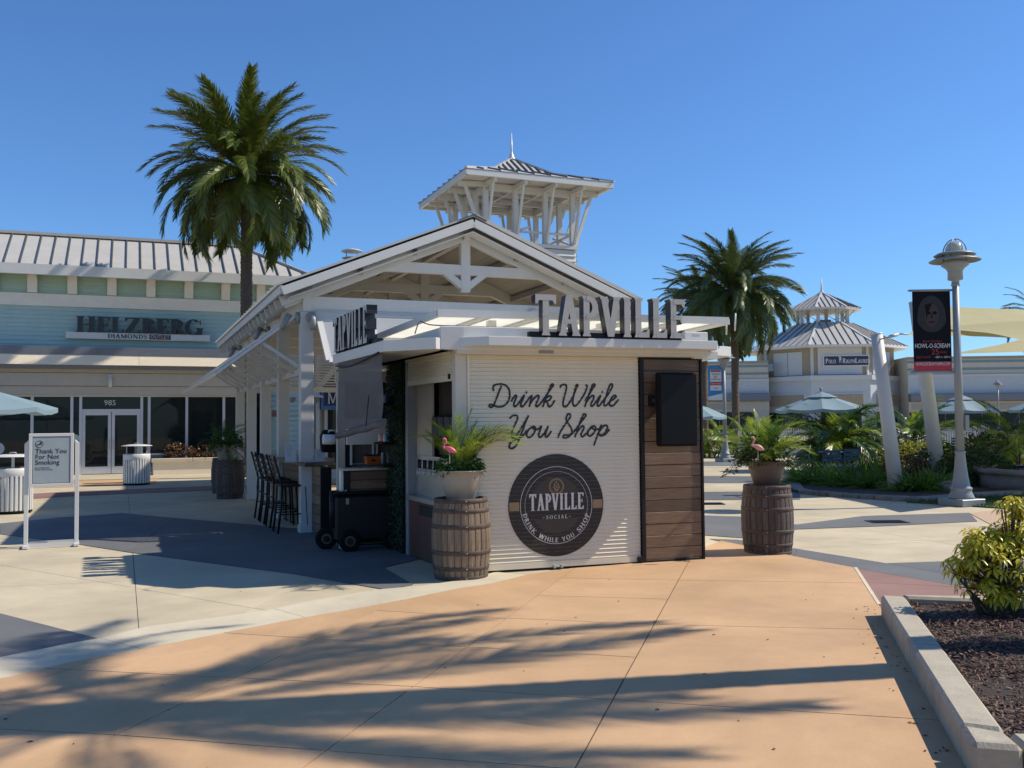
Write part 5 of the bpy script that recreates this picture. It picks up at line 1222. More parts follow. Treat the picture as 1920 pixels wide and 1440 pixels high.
for px, py, r, n, mat, lab in ((1622, 880, (1.2, .6, .8), 1700, YBUSH, 'yellow green shrub between the blue chair and the leaning post'), (1648, 884, (.5, .5, .62), 700, YBUSH, 'small bright yellow shrub touching the leaning post'),
        (1722, 890, (1.1, .6, .85), 1700, YBUSH, 'yellow green shrub between the two leaning posts'), (1700, 905, (.6, .5, .6), 900, CROT, 'dark red leaved shrub right behind the nearer leaning post'),
        (1770, 898, (.8, .6, .8), 1500, BUSH, 'dark green shrub left of the lamp post'), (1828, 915, (.9, .5, .8), 2200, BUSH, 'dark green shrub between lamp post and round planter'),
        (1838, 893, (.7, .6, .95), 1200, CROT, 'dark purple shrub behind the lamp post'), (1875, 888, (1.3, .6, 1.05), 2600, YBUSH, 'large yellow green shrub above the round planter wall'),
        (1745, 893, (.5, .4, .5), 700, CROT, 'dark leafy shrub at the foot of the farther leaning post')):
    bush(G(px, py), r, int(n * 1.4), .115, mat, lab, gB)
bush(G(1405, 862), (.9, .7, .7), 900, .12, BUSH, 'round dark shrub at the foot of the nearer date palm')
bush(G(1340, 858), (.7, .6, .6), 700, .12, BUSH, 'dark shrub beside the far lamp post base')
for k, px in enumerate((330, 352, 375, 400)):
    q = PLT.m @ Vector((.9 + k * 1.0, .1, .47)); bush(q, (.55, .35, .42), 420, .16, CROT, ['red and yellow croton at the left end of the low planter', 'croton second from the left in the low planter', 'croton in the low planter left of the dark barrels', 'croton in the low planter partly behind the dark barrels'][k], 'crotons in the low planter')
# ferns along the kerb
fp = []
for v in range(3):
    m = MB()
    for i in range(190):
        a = rnd.uniform(0, 2 * PI); el = rnd.uniform(.35, 1.45); d = Vector((math.cos(a) * math.cos(el), math.sin(a) * math.cos(el), math.sin(el))); sd = d.cross(Vector((rnd.uniform(-1, 1), rnd.uniform(-1, 1), .3))).normalized()
        strip(m, Vector((math.cos(a) * .06, math.sin(a) * .06, 0)), d, rnd.uniform(.45, .8), .035, sd, rnd.uniform(.2, .7), rnd.random(), seg=4, tip=.1)
    fp.append(m)
fn = [m.build('blades', FERN, None, kind='stuff') for m in fp]
spots = ((1502, 916, 'first fern clump from the left along the stone kerb'), (1532, 918, 'second fern clump from the left along the stone kerb'), (1563, 922, 'third fern clump from the left along the stone kerb'), (1598, 924, 'fourth fern clump from the left along the stone kerb'), (1632, 926, 'fern clump left of the leaning post foot'),
         (1655, 912, 'fern clump behind the leaning post foot'), (1702, 932, 'fern clump right of the leaning post foot'), (1730, 932, 'fern clump midway between leaning post and lamp post'), (1760, 930, 'last fern clump before the lamp post'),
         (1520, 900, 'fern clump in the back row at the left end of the bed'), (1555, 902, 'fern clump in the back row under the nearer blue chair'), (1590, 903, 'fern clump in the back row right of the blue chair'), (1622, 903, 'fern clump in the back row beside the yellow shrub'))
for i, (px, py, lab) in enumerate(spots):
    p = G(px, py - 6); t = T('fern', p, rnd.uniform(0, 360), lab, 'fern', 'ferns along the stone kerb')
    o = bpy.data.objects.new('blades', fn[i % 3].data); COL.objects.link(o); par(o, t); o['kind'] = 'stuff'; o.scale = (rnd.uniform(1.15, 1.45),) * 3
for o in fn: bpy.data.objects.remove(o)
# near bed: variegated shrubs
def schefflera(loc, blobs, nros, label, ls=.085):
    t = T('variegated_shrub', loc, 90, label, 'shrub', 'variegated shrubs in the near mulch bed')
    m = MB(); st = MB()
    for (cx, cy, cz, rx, ry, rz, nn) in blobs:
        for _ in range(int(nn * 1.05)):
            d = Vector((rnd.gauss(0, 1), rnd.gauss(0, 1), rnd.gauss(0, 1))).normalized(); q = rnd.uniform(.25, 1.) ** .45
            c = Vector((cx + d.x * rx * q, cy + d.y * ry * q, cz + d.z * rz * q))
            if c.z < .12: c.z = rnd.uniform(.12, .3)
            ax = (d * .55 + Vector((rnd.uniform(-.4, .4), rnd.uniform(-.4, .4), .8))).normalized(); X = ax.orthogonal().normalized(); Y = ax.cross(X); n = rnd.randint(6, 8); L_ = ls * rnd.uniform(.8, 1.25); rv = rnd.random(); tilt = rnd.uniform(-.1, .5)
            for k in range(n):
                a = 2 * PI * k / n + rnd.uniform(-.15, .15); o = X * math.cos(a) + Y * math.sin(a); dr = (o - ax * tilt).normalized(); sd = ax.cross(o).normalized(); w = L_ * .4
                p0 = c + o * L_ * .18; mid = p0 + dr * L_ * .5; up = ax * w * .16; tip = p0 + dr * L_ - Vector((0, 0, L_ * .3)); r2 = min(1, max(0, rv + rnd.uniform(-.3, .3)))
                m.add([p0, mid - sd * w / 2 + up, tip, mid + sd * w / 2 + up, mid, p0 + dr * L_ * .8 - sd * w * .36 - Vector((0, 0, L_ * .12)), p0 + dr * L_ * .8 + sd * w * .36 - Vector((0, 0, L_ * .12))], [(0, 1, 4), (1, 5, 4), (5, 2, 4), (4, 2, 6), (4, 6, 3), (0, 4, 3)],
                      uvs=[[(.2, r2), (1, r2), (0, r2)], [(1, r2), (1, r2), (0, r2)], [(1, r2), (.6, r2), (0, r2)], [(0, r2), (.6, r2), (1, r2)], [(0, r2), (1, r2), (1, r2)], [(.2, r2), (0, r2), (1, r2)]], smooth=True)
            if rnd.random() < .5: st.tube([Vector((cx * .3 + rnd.uniform(-.06, .06), cy * .3, 0)), Vector((cx * .7, cy * .7, cz * .5)), c], [.012, .009, .004], 5)
    m.build('foliage', SCHEF, t, kind='stuff'); st.build('stems', TRUNK, t, kind='stuff'); return t
NB = Vector((3.86, 7.5, .14))
schefflera(NB, [(0, 0, .36, .37, .3, .30, 190), (-.14, 0, .58, .17, .17, .13, 46), (.13, .02, .66, .17, .16, .14, 50), (.12, 0, .86, .11, .1, .08, 20), (-.38, 0, .42, .08, .08, .06, 8)], 0, 'bushy yellow variegated shrub at the front of the mulch bed, fully in view', .064)
schefflera(Vector((4.88, 7.6, .14)), [(0, 0, .5, .42, .35, .4, 260), (-.15, 0, .9, .22, .2, .3, 80), (-.2, -.1, 1.15, .14, .14, .12, 26)], 0, 'taller variegated shrub cut off by the right edge of the view', .068)
schefflera(Vector((3.62, 5.75, .14)), [(0, 0, .22, .22, .25, .17, 110), (.2, .1, .3, .25, .2, .2, 60)], 0, 'low variegated shrub at the right edge nearest the viewer', .075)
# near bed kerb and mulch
KB = T('planting_bed', (0, 0, 0), 90, 'raised mulch bed with a broad concrete kerb at the lower right', 'planter')
ko = [G(1651, 1115, .19), G(1823, 1393, .19)]; ki = [G(1698, 1118, .19), G(1888, 1372, .19)]
kf = [G(1990, 1404, .19), G(1990, 1386, .19)]; kb_ = [G(1990, 1122, .19), G(1990, 1135, .19)]
def kblock(poly, name='kerb_stone'): m = MB(); m.prism([(p.x, p.y) for p in poly], -.02, .19); m.build(name, KERB, KB, bev=.022)
n = 3; cuts = [0, .47, .86, 1.0]
L0, L1_ = ko[1], ko[0]; I0, I1 = ki[1], ki[0]
kblock([L0, L0.lerp(L1_, .13), I0.lerp(I1, .02) , I0]) if False else None
a0_, a1_ = L0.lerp(L1_, .0), I0
kblock([L0, G(2100, 1412, .19), G(2100, 1384, .19), I0]) if False else None
c1_, c2_ = G(1893, 1368, .19), G(1922, 1400, .19)
kblock([L0, c2_ - Vector((.004, 0, 0)), I0 - Vector((.003, -.0, 0)), L0.lerp(L1_, .075)])
kblock([c2_ + Vector((.004, 0, 0)), G(2150, 1408, .19), G(2150, 1380, .19), I0 + Vector((.004, 0, 0))])
fi = lambda q: max(0., q - .07 * (1 - q))
for a, b in ((.077, .53), (.532, .8), (.802, 1.)):
    kblock([L0.lerp(L1_, a), I0.lerp(I1, fi(a)), I0.lerp(I1, fi(b)), L0.lerp(L1_, b)])
kblock([I1 + Vector((.004, 0, 0)), G(2150, 1136, .19), G(2150, 1121, .19), L1_ + Vector((.16, .0, 0))])
bed = [I0, I1, G(2150, 1136, .19), Vector((9, 5, .19)), G(2150, 1380, .19)]
m = MB(); m.prism([(p.x, p.y) for p in bed], .0, .125); m.build('soil_fill', SOIL, KB)
m = MB(); R3 = random.Random(5)
def inbed(x, y):
    P = [(p.x, p.y) for p in bed]; s = 0
    for i in range(len(P)):
        a, b = P[i], P[(i + 1) % len(P)]
        s += 1 if (b[0] - a[0]) * (y - a[1]) - (b[1] - a[1]) * (x - a[0]) > 0 else -1
    return abs(s) == len(P)
for _ in range(15000):
    x, y = R3.uniform(2.2, 5.2), R3.uniform(4.3, 8.3)
    if not inbed(x, y): continue
    z = .125 + .03 * math.sin(x * 5) * math.sin(y * 4.3) + R3.uniform(0, .035); a, b = R3.uniform(0, PI), R3.uniform(-.5, .5); l, w = R3.uniform(.015, .06), R3.uniform(.006, .016)
    d = Vector((math.cos(a) * math.cos(b), math.sin(a) * math.cos(b), math.sin(b))); s = Vector((-math.sin(a), math.cos(a), R3.uniform(-.6, .6))).normalized() * w; p = Vector((x, y, z)); u = Vector((0, 0, .006)); r = R3.random()
    m.add([p - d * l / 2 - s / 2, p + d * l / 2 - s / 2, p + d * l / 2 + s / 2, p - d * l / 2 + s / 2, p + u], [(0, 1, 4), (1, 2, 4), (2, 3, 4), (3, 0, 4)], uvs=[[(.5, r)] * 3] * 4)
m.build('mulch_chips', leafmat('mulch_chip_brown', (.035, .017, .012), (.24, .13, .09), .0, .8), KB, kind='stuff')
# bed behind the lamp post
KERBD = M('old_kerb_stone', (.2, .185, .16), .9, var=.3, scale=5, bump=.5, bscale=30, stain=(3, .5, (.07, .06, .05), .6))
SB = T('stone_edged_bed', (0, 0, 0), 90, 'planted bed with a low curved stone kerb behind the lamp post', 'planter')
kp = [(1478, 905), (1484, 922), (1525, 929), (1580, 933), (1638, 937), (1700, 941), (1760, 939), (1830, 933), (1930, 928)]
kpts = catmull([tuple(G(*p))[:2] for p in kp], 2)
for i in range(0, len(kpts) - 1):
    a, b = Vector(kpts[i]), Vector(kpts[i + 1]); d = (b - a).normalized(); nn = Vector((-d.y, d.x)) * .3; g_ = d * .008
    m = MB(); hgt = .09 + rnd.uniform(-.01, .015); m.prism([tuple(a + g_), tuple(b - g_), tuple(b - g_ + nn), tuple(a + g_ + nn)], -.02, hgt); m.build('kerb_stone', KERBD, SB, bev=.02)
m = MB(); sb = [Vector(p) for p in kpts]; poly = [tuple(p + Vector((0, .15))) for p in sb] + [tuple(G(1990, 868))[:2], tuple(G(1700, 872))[:2], tuple(G(1510, 880))[:2]]
m.prism(poly, -.01, .07); m.build('soil_fill', SOIL, SB)
m = MB(); lw_ = [tuple(G(*p))[:2] for p in ((1700, 943), (1760, 941), (1830, 935), (1960, 930), (1960, 962), (1875, 954), (1815, 950), (1755, 946))]
m.prism(lw_, .0, .03); m.build('grass', GRASS, kind='stuff').data
R4 = random.Random(3); m = MB()
xs = [p[0] for p in lw_]; ys = [p[1] for p in lw_]
for _ in range(9000):
    x, y = R4.uniform(min(xs), max(xs)), R4.uniform(min(ys), max(ys)); s = 0; P = lw_; ins = False; j = len(P) - 1
    for i in range(len(P)):
        if (P[i][1] > y) != (P[j][1] > y) and x < (P[j][0] - P[i][0]) * (y - P[i][1]) / (P[j][1] - P[i][1]) + P[i][0]: ins = not ins
        j = i
    if ins: a = R4.uniform(0, PI); c, s = math.cos(a) * .01, math.sin(a) * .01; r = R4.random(); m.add([(x - c, y - s, .03), (x + c, y + s, .03), (x + s * 2, y - c * 2, .03 + R4.uniform(.03, .06))], [(0, 1, 2)], uvs=[[(.5, r)] * 3])
m.build('grass_blades', leafmat('lawn_blade', (.03, .07, .015), (.09, .14, .03)), kind='stuff')
# rocks
for i, (px, py, s, lab) in enumerate(((1778, 926, .35, 'grey rock at the kerb left of the lamp post'), (1825, 838, .5, 'brown boulder beside the white picket fence'), (1528, 868, .6, 'pale boulder behind the blue chairs'), (1655, 855, .6, 'tan boulder behind the leaning post'))):
    m = MB(); m.lathe([(.1, 0), (.75, .05), (.95, .35), (.8, .62), (.45, .8), (.0, .85)], 14, wob=lambda a, z, k=i: 1 + .16 * math.sin(3 * a + k) + .1 * math.sin(7 * a + z * 9 + k)); m.xf(Matrix.Scale(s, 4)); one('boulder', m, M('boulder_stone', (.26, .22, .17), .85, var=.3, scale=4, bump=.6, bscale=20), G(px, py), lab, 'rock', group='rocks among the plants')
# potted planting
pf = [frond('a', .62, 30, .17, .011, cv, ARECA, vee=.4, fwd=.6, droop=.4, start=.3, stemr=.006) for cv in (.5, 1.1, 1.7)]
pfd = [frond('a', .62, 30, .17, .011, cv, ARECAD, vee=.4, fwd=.6, droop=.4, start=.3, stemr=.006) for cv in (.5, 1.1, 1.7)]
PINK2 = M('faded_pink', (.62, .3, .27), .5, var=.1, scale=20)
def flamingo(loc, az, label, s=1., PINK=PINK):
    t = T('garden_flamingo', loc, az, label, 'flamingo', 'plastic flamingos in the barrel pots')
    m = MB(); pr = [(0, -.085), (.018, -.06), (.034, -.02), (.036, .01), (.026, .045), (.01, .075), (0, .09)]; m.lathe(pr, 12, caps=False); m.xf(Matrix.Translation((.01, 0, 0)) @ Matrix.Rotation(math.radians(115), 4, 'Y') @ Matrix.Diagonal((1, .7, 1, 1))); m.xf(Matrix.Scale(s, 4)); m.build('body', PINK, t)
    m = MB(); m.tube(catmull([(-.05 * s, 0, .01 * s), (-.075 * s, 0, .04 * s), (-.05 * s, 0, .08 * s), (-.045 * s, 0, .115 * s), (-.062 * s, 0, .135 * s), (-.085 * s, 0, .128 * s)], 4), [.014 * s] * 5 + [.011 * s] * 11 + [.014 * s] * 5, 8); m.build('neck', PINK, t)
    m = MB(); m.tube([(-.088 * s, 0, .126 * s), (-.105 * s, 0, .112 * s), (-.104 * s, 0, .096 * s)], [.01 * s, .008 * s, .002 * s], 6); m.build('beak', BLACK, t)
    m = MB(); m.tube([(.0, 0, -.03 * s), (.0, 0, -.17 * s)], .004, 5); m.build('stake', GALV, t); return t
def plantfill(t, z, protos, n, lo, hi, leaf, nleaf, r, ls, seed):
    crown(t, protos, (0, 0, z), n, lo, hi, sc=(.75, 1.12), rb=.03)
    m = MB(); leafcloud(m, nleaf, (0, 0, z + .02), r, ls, .3, seed); m.build('underplanting', leaf, t, kind='stuff')
def barrel(loc, label, mat, rz=0., group='oak barrels used as plant stands', H=.87):
    t = T('wine_barrel', loc, 90 + rz, label, 'barrel', group); NS = 26; r0, rm = .285, .325
    m = MB(); zz = [i / 10 for i in range(11)]; dl = PI / NS; vs = []
    for q in zz:
        r = r0 + (rm - r0) * math.sin(PI * q) ** .9
        for a, k in ((-dl * .97, -.006), (-dl * .8, 0), (0, .0015), (dl * .8, 0), (dl * .97, -.006)): vs.append(((r + k) * math.cos(a), (r + k) * math.sin(a), q * H))
    m.add(vs, [(i * 5 + j, i * 5 + j + 1, (i + 1) * 5 + j + 1, (i + 1) * 5 + j) for i in range(10) for j in range(4)])
    vs2 = [((r0 - .03) * math.cos(a), (r0 - .03) * math.sin(a), z) for z in (H - .05, H) for a in (-dl, dl)]
    b = len(m.v); m.add(vs2, [(1, 0, 2, 3)]); m.f.append([50, 54, b + 3, b + 2]); m.mi.append(0)
    s0 = m.build('stave', mat, t)
    for k in range(1, NS): inst(s0, rz=2 * PI * k / NS, parent=t)
    m = MB(); m.lathe([(0, H - .045), (r0 - .01, H - .045)], 24, caps=False); m.build('barrel_head', mat, t)
    m = MB(); m.lathe([(r0 - .012, .01), (r0 - .012, H - .06)], 24, caps=False); m.build('inner_shell', BLACKM, t)
    for za, zb_ in ((.0, .045), (.105, .15), (.27, .32), (H - .32, H - .27), (H - .15, H - .105), (H - .045, H)):
        m = MB(); rr = lambda z: r0 + (rm - r0) * math.sin(PI * min(max(z / H, .001), .999)) ** .9
        m.lathe([(rr(za) + .002, za), (rr(za) + .006, za + .003), (rr(zb_) + .006, zb_ - .003), (rr(zb_) + .002, zb_)], 48, caps=False)
        h = m.build('hoop', HOOP, t); 
        m = MB(); zc = (za + zb_) / 2; a = -1.15; r = rr(zc) + .006; m.lathe([(0, .004), (.006, .003), (.007, 0)], 8); m.xf(Matrix.Translation((r * math.cos(a), r * math.sin(a), zc)) @ Matrix.Rotation(a, 4, 'Z') @ Matrix.Rotation(PI / 2, 4, 'Y')); m.build('rivet', GALV, h)
    return t
def pot(loc, mat, label, rt=.245, rb=.15, h=.34):
    t = T('plant_pot', loc, 90, label, 'plant pot', 'tapered pots standing on the barrels')
    m = MB(); m.lathe([(rb * .9, 0), (rb, .01), (rb + (rt - rb) * .78, h * .72), (rb + (rt - rb) * .8, h * .74), (rt, h * .96), (rt + .012, h * .965), (rt + .012, h), (rt - .01, h), (rt - .015, h * .9)], 36, caps=False); m.build('pot_shell', mat, t)
    m = MB(); m.lathe([(0, h * .9), (rt - .012, h * .9)], 24, caps=False); m.build('potting_soil', SOIL, t); return t
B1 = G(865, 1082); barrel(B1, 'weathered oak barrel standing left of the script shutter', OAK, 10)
P1_ = pot(B1 + Vector((0, 0, .83)), POTM, 'beige tapered pot with tall feather palm on the barrel by the shutter')
plantfill(P1_, .34, pf + pfd[:1], 26, 1.0, 1.52, ARECAD, 380, (.24, .24, .15), .075, 11)
for az_, el_, sc_ in ((.05, 1.0, 1.2), (.3, 1.15, 1.25), (-.2, 1.1, 1.25), (.0, 1.25, 1.25), (3.0, 1.2, 1.1)):
    o = bpy.data.objects.new('frond', pf[2].data); COL.objects.link(o); par(o, P1_); o.location = (.02, 0, .36); o.rotation_euler = (Matrix.Rotation(az_, 3, 'Z') @ Matrix.Rotation(-el_, 3, 'Y')).to_euler(); o.scale = (sc_,) * 3
d_ = ray(843, 843); FLQ = Vector((0, 0, EYE)) + d_ * (9.85 / d_.y); flamingo(FLQ, 92, 'bright pink plastic flamingo in the pot by the script shutter', .85)
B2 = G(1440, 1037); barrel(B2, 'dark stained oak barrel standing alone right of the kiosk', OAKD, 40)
P2_ = pot(B2 + Vector((0, 0, .83)), M('mauve_pot', (.09, .065, .055), .6, var=.15), 'brown tapered pot overflowing with green and dark foliage on the lone barrel')
plantfill(P2_, .34, pf + pf + pfd, 46, .8, 1.5, BUSH, 800, (.33, .28, .3), .06, 5)
m = MB(); leafcloud(m, 260, (-.16, -.12, .42), (.26, .2, .26), .06, .3, 9); m.build('dark_foliage', BUSH, P2_, kind='stuff')
for k in range(4):
    m = MB(); pts = catmull([(-.2, -.05 + k * .04, .36), (-.34 - k * .03, -.1, .33), (-.45 - .03 * k, -.12, .22 - .02 * k)], 5); m.tube(pts, .003, 4)
    for p in pts[::2]:
        for _ in range(3): leafcloud(m, 1, p, (.03, .03, .03), .06, 0, rnd.randrange(999))
    m.build('trailing_vine', BUSH, P2_)
d_ = ray(1421, 839); flamingo(Vector((0, 0, EYE)) + d_ * (11.25 / d_.y), 92, 'faded pink plastic flamingo in the pot on the lone barrel', .9, PINK2)
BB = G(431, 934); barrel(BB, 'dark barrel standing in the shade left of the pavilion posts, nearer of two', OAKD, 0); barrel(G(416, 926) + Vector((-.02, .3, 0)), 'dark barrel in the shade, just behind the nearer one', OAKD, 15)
P3_ = pot(BB + Vector((-.12, .12, .85)), POTM, 'grey pot with a bushy green plant on the shaded barrels', .26, .17, .36)
plantfill(P3_, .36, pfd, 30, -.2, 1.45, ARECAD, 500, (.38, .36, .3), .1, 21)
for o in pf + pfd + ar + ary: bpy.data.objects.remove(o)
# ---------------------------------------------------------------- lamp posts and banners
def lamp(loc, H, label, s=1.):
    t = T('lamp_post', loc, 67.9, label, 'lamp post', 'grey lamp posts of the plaza')
    m = MB(); m.box(-.3, .3, -.3, .3, 0, .14); m.build('plinth', GREYPAINT, t, bev=.012)
    m = MB(); m.lathe([(.235, .14), (.235, .17), (.2, .24), (.185, .3), (.2, .32), (.2, .345), (.165, .37), (.135, .55), (.11, .75), (.09, 1.0), (.1, 1.02), (.1, 1.05), (.082, 1.06)], 28); m.build('base', GREYPAINT, t)
    m = MB(); m.tube([(0, 0, 1.05), (0, 0, H - .85)], [.082, .062], 20); m.build('pole', GREYPAINT, t)
    m = MB(); m.lathe([(.078, 0), (.078, .04), (.07, .045), (.07, .1), (.14, .12), (.135, .28), (.17, .34), (.25, .40), (.25, .47), (.2, .49)], 28, c=(0, 0, H - .95)); m.build('lamp_neck', GREYPAINT, t)
    z = H - .46
    for r, zz, nm in ((.475, z + .02, 'shade_ring'), (.385, z + .13, 'shade_ring')):
        m = MB(); m.lathe([(.16, zz + .045), (r * .8, zz + .025), (r, zz - .02), (r - .01, zz - .03), (r * .8, zz + .01), (.16, zz + .03)], 36, caps=False); m.build(nm, GREYPAINT, t)
    m = MB(); m.lathe([(.16, -.05), (.175, .12), (.17, .24), (.13, .33), (.07, .375), (.0, .39)], 24, c=(0, 0, z)); m.build('lens', M('lamp_lens', (.6, .6, .52), .15, var=.05, trans=.3), t)
    for k in range(4):
        a = k * PI / 2 + .4; m = MB(); m.tube([(.22 * math.cos(q) * math.cos(a), .22 * math.cos(q) * math.sin(a), z + .16 + .27 * math.sin(q)) for q in [i * PI / 16 for i in range(9)]][::-1] + [(.22 * math.cos(a), .22 * math.sin(a), z - .08)], .012, 6); m.build('cage_bar', GREYPAINT, t)
    return t
LP = G(1803, 948); LT = lamp(LP, 5.22, 'tall grey lamp post with the black event banner, right of centre')
L2 = G(1360, 866); lamp(L2, 4.65, 'grey lamp post with the blue hospital banner, partly behind the kiosk roof')
lamp(Vector((46.6, 90, 0)), 5.3, 'distant small grey lamp post in front of the right hand store wing')
m = MB(); q = LT.i @ LP; m.box(.06, .16, -.1, .02, 1.45, 1.75); m.build('junction_box', GREYPAINT, LT, bev=.01)
def banner(base, az, label, x0, x1, z0, z1, post):
    t = T('pole_banner', base, az, label, 'banner')
    for z in (z1 + .01, z0 - .01): m = MB(); m.tube([(x0 - .05, 0, z), (x1 + .09, 0, z)], .022, 8); m.lathe([(0, -.02), (.035, 0), (0, .02)], 8, c=(x0 - .06, 0, z)); m.build('banner_arm', GREYPAINT, t)
    return t
bx = T('tmp', LP, 92); p = lambda a, b: bx.P(a, b, 0)
x0, z1 = p(1710, 546); x1, z0 = p(1785, 696); bpy.data.objects.remove(bx.o)
BT = banner(LP, 92, 'black HOWL-O-SCREAM event banner with red foot on the tall lamp post', x0, x1, z0, z1, 0)
BKB = M('banner_black', (.004, .004, .008), .6, var=.3, spec=.15); REDB = M('banner_red', (.38, .015, .03), .45, var=.06)
m = MB(); m.box(x0, x1, -.004, .004, z0 + (z1 - z0) * .12, z1); m.build('banner_cloth', BKB, BT)
m = MB(); m.box(x0, x1, -.004, .004, z0, z0 + (z1 - z0) * .118); m.build('banner_foot', REDB, BT)
xc = (x0 + x1) / 2; W_, H_ = x1 - x0, z1 - z0
bw = M('banner_white', (.6, .6, .6), .5, var=.05); br = M('banner_red_ink', (.35, .02, .02), .5)
text_polys('HOWL-O-SCREAM', .125, BT, bw, xc, z0 + H_ * .315, -.008, 'banner_title', ext=.0015, sx=.66)
text_polys('Busch Gardens', .06, BT, br, xc, z0 + H_ * .375, -.008, 'banner_text', ext=.001)
text_polys('25', .16, BT, br, xc + .05, z0 + H_ * .24, -.008, 'banner_text', ext=.001); text_polys('YEARS', .05, BT, br, xc + .2, z0 + H_ * .235, -.008, 'banner_text', ext=.001)
text_polys('SELECT NIGHTS', .055, BT, br, xc - .18, z0 + H_ * .175, -.008, 'banner_text', ext=.001, sx=.7); text_polys('• SEPT. 6 - NOV. 2', .055, BT, bw, xc + .19, z0 + H_ * .175, -.008, 'banner_text', ext=.001, sx=.7)
text_polys('HOWLOSCREAMTAMPA.COM', .085, BT, bw, xc, z0 + H_ * .09, -.008, 'banner_web_address', ext=.001, sx=.58)
# dim hooded face, a plain generic one
fz = z0 + H_ * .7; HC = M('banner_hood', (.009, .008, .009), .6, var=.4, scale=14); FC = M('banner_face', (.038, .02, .016), .6, var=.5, scale=22)
m = MB(); m.slab([(xc + .27 * math.cos(a) * (1.1 if math.sin(a) < 0 else 1), fz + (.38 if math.sin(a) > 0 else .34) * math.sin(a)) for a in [k * PI / 10 for k in range(20)]], -.006, -.0045); m.build('printed_hood', HC, BT)
m = MB(); m.slab([(xc + .135 * math.cos(a), fz + .02 + (.2 if math.sin(a) > 0 else .26) * math.sin(a)) for a in [k * PI / 9 for k in range(18)]], -.0072, -.0062); m.build('printed_face', FC, BT)
m = MB()
for s in (-1, 1): m.slab([(xc + s * .06 + .045 * math.cos(a), fz + .04 + .035 * math.sin(a)) for a in [k * PI / 4 for k in range(8)]], -.0082, -.0074)
m.slab([(xc - .06, fz - .13), (xc + .06, fz - .12), (xc + .05, fz - .145), (xc - .05, fz - .155)], -.0082, -.0074); m.slab([(xc - .02, fz - .05), (xc, fz + .05), (xc + .02, fz - .05)], -.0082, -.0074)
m.slab([(xc - .13, fz + .2), (xc + .02, fz + .24), (xc - .08, fz + .02), (xc - .1, fz - .1)], -.0083, -.0075); m.build('printed_features', BKB, BT)
bx = T('tmp', L2, 92); x0, z1 = bx.P(1327, 686, 0); x1, z0 = bx.P(1357, 750, 0); bpy.data.objects.remove(bx.o)
BT2 = banner(L2, 92, "blue and white WORLD'S BEST HOSPITALS banner on the lamp post by the kiosk corner", x0, x1, z0, z1, 0)
BLB = M('banner_blue', (.03, .2, .42), .5, var=.15); xc = (x0 + x1) / 2; H_ = z1 - z0; w_ = (x1 - x0)
m = MB(); m.box(x0, x1, -.01, .01, z0, z1); m.build('banner_cloth', BLB, BT2)
m = MB(); m.slab([(x0, z0), (x1, z0), (x1, z0 + H_ * .2), (x0, z0 + H_ * .1)], -.018, -.012); m.slab([(x0 + w_ * .14, z0 + H_ * .28), (x1 - w_ * .14, z0 + H_ * .28), (x1 - w_ * .14, z0 + H_ * .88), (x0 + w_ * .14, z0 + H_ * .88)], -.018, -.012); m.build('banner_white_panel', WHITE2, BT2)
m = MB(); m.slab([(x0 + w_ * .14, z0 + H_ * .43), (x1 - w_ * .14, z0 + H_ * .43), (x1 - w_ * .14, z0 + H_ * .53), (x0 + w_ * .14, z0 + H_ * .53)], -.025, -.019); m.slab([(x0 + w_ * .17, z0 + H_ * .82), (x1 - w_ * .17, z0 + H_ * .82), (x1 - w_ * .17, z0 + H_ * .87), (x0 + w_ * .17, z0 + H_ * .87)], -.025, -.019); m.build('banner_red_band', REDB, BT2)
for i, s_ in enumerate(("WORLD'S", 'BEST', 'HOSPITALS')): text_polys(s_, .1, BT2, NAVY, xc, z0 + H_ * (.75 - i * .075), -.022, 'banner_text', ext=.001, sx=.75)
text_polys('Newsweek', .11, BT2, WHITE, xc, z0 + H_ * .48, -.03, 'banner_text', ext=.001, sx=.8); text_polys('statista', .08, BT2, NAVY, xc, z0 + H_ * .35, -.022, 'banner_text', ext=.001, sx=.9)
# ---------------------------------------------------------------- no smoking stand
a, b = G(48, 1028), G(143, 1022.5); ax = math.degrees(math.atan2(b.x - a.x, b.y - a.y)); Wd = (b - a).length
NS_ = T('sign_stand', a, ax, 'white metal stand with the grey Thank You For Not Smoking notice', 'sign')
for x in (0, Wd): m = MB(); m.box(x - .027, x + .027, -.03, .03, .05, 1.45); m.slab([(x - .027, 1.45), (x + .027, 1.45), (x + (.027 if x == 0 else -.027), 1.50)], -.03, .03); m.build('upright', WHITE2, NS_, bev=.004)
for x in (0, Wd): m = MB(); m.box(x - .035, x + .035, -.2, .2, .01, .05); m.build('foot', WHITE2, NS_, bev=.004)
for y in (-.15, .14): m = MB(); m.box(.035, Wd - .035, y, y + .03, .015, .07); m.build('base_bar', WHITE2, NS_)
m = MB(); m.box(.03, Wd - .03, -.02, .02, .86, .92); m.build('cross_bar', WHITE2, NS_)
qa, qb = NS_.P(53, 914, -.06), NS_.P(139, 812, -.06)
for x in (.13, Wd - .13): m = MB(); m.tube([(x, 0, .92), (x, 0, qa[1])], .014, 8); m.build('spring_post', GALV, NS_)
m = MB(); t_ = .045; X0, X1, Z0, Z1 = qa[0], qb[0], qa[1], qb[1]
m.box(X0, X1, -.06, -.01, Z0, Z0 + t_); m.box(X0, X1, -.06, -.01, Z1 - t_, Z1); m.box(X0, X0 + t_, -.06, -.01, Z0 + t_, Z1 - t_); m.box(X1 - t_, X1, -.06, -.01, Z0 + t_, Z1 - t_); m.build('notice_frame', WHITE2, NS_, bev=.004)
m = MB(); m.box(X0 + t_, X1 - t_, -.05, -.015, Z0 + t_, Z1 - t_); m.build('notice_border', BLACK, NS_)
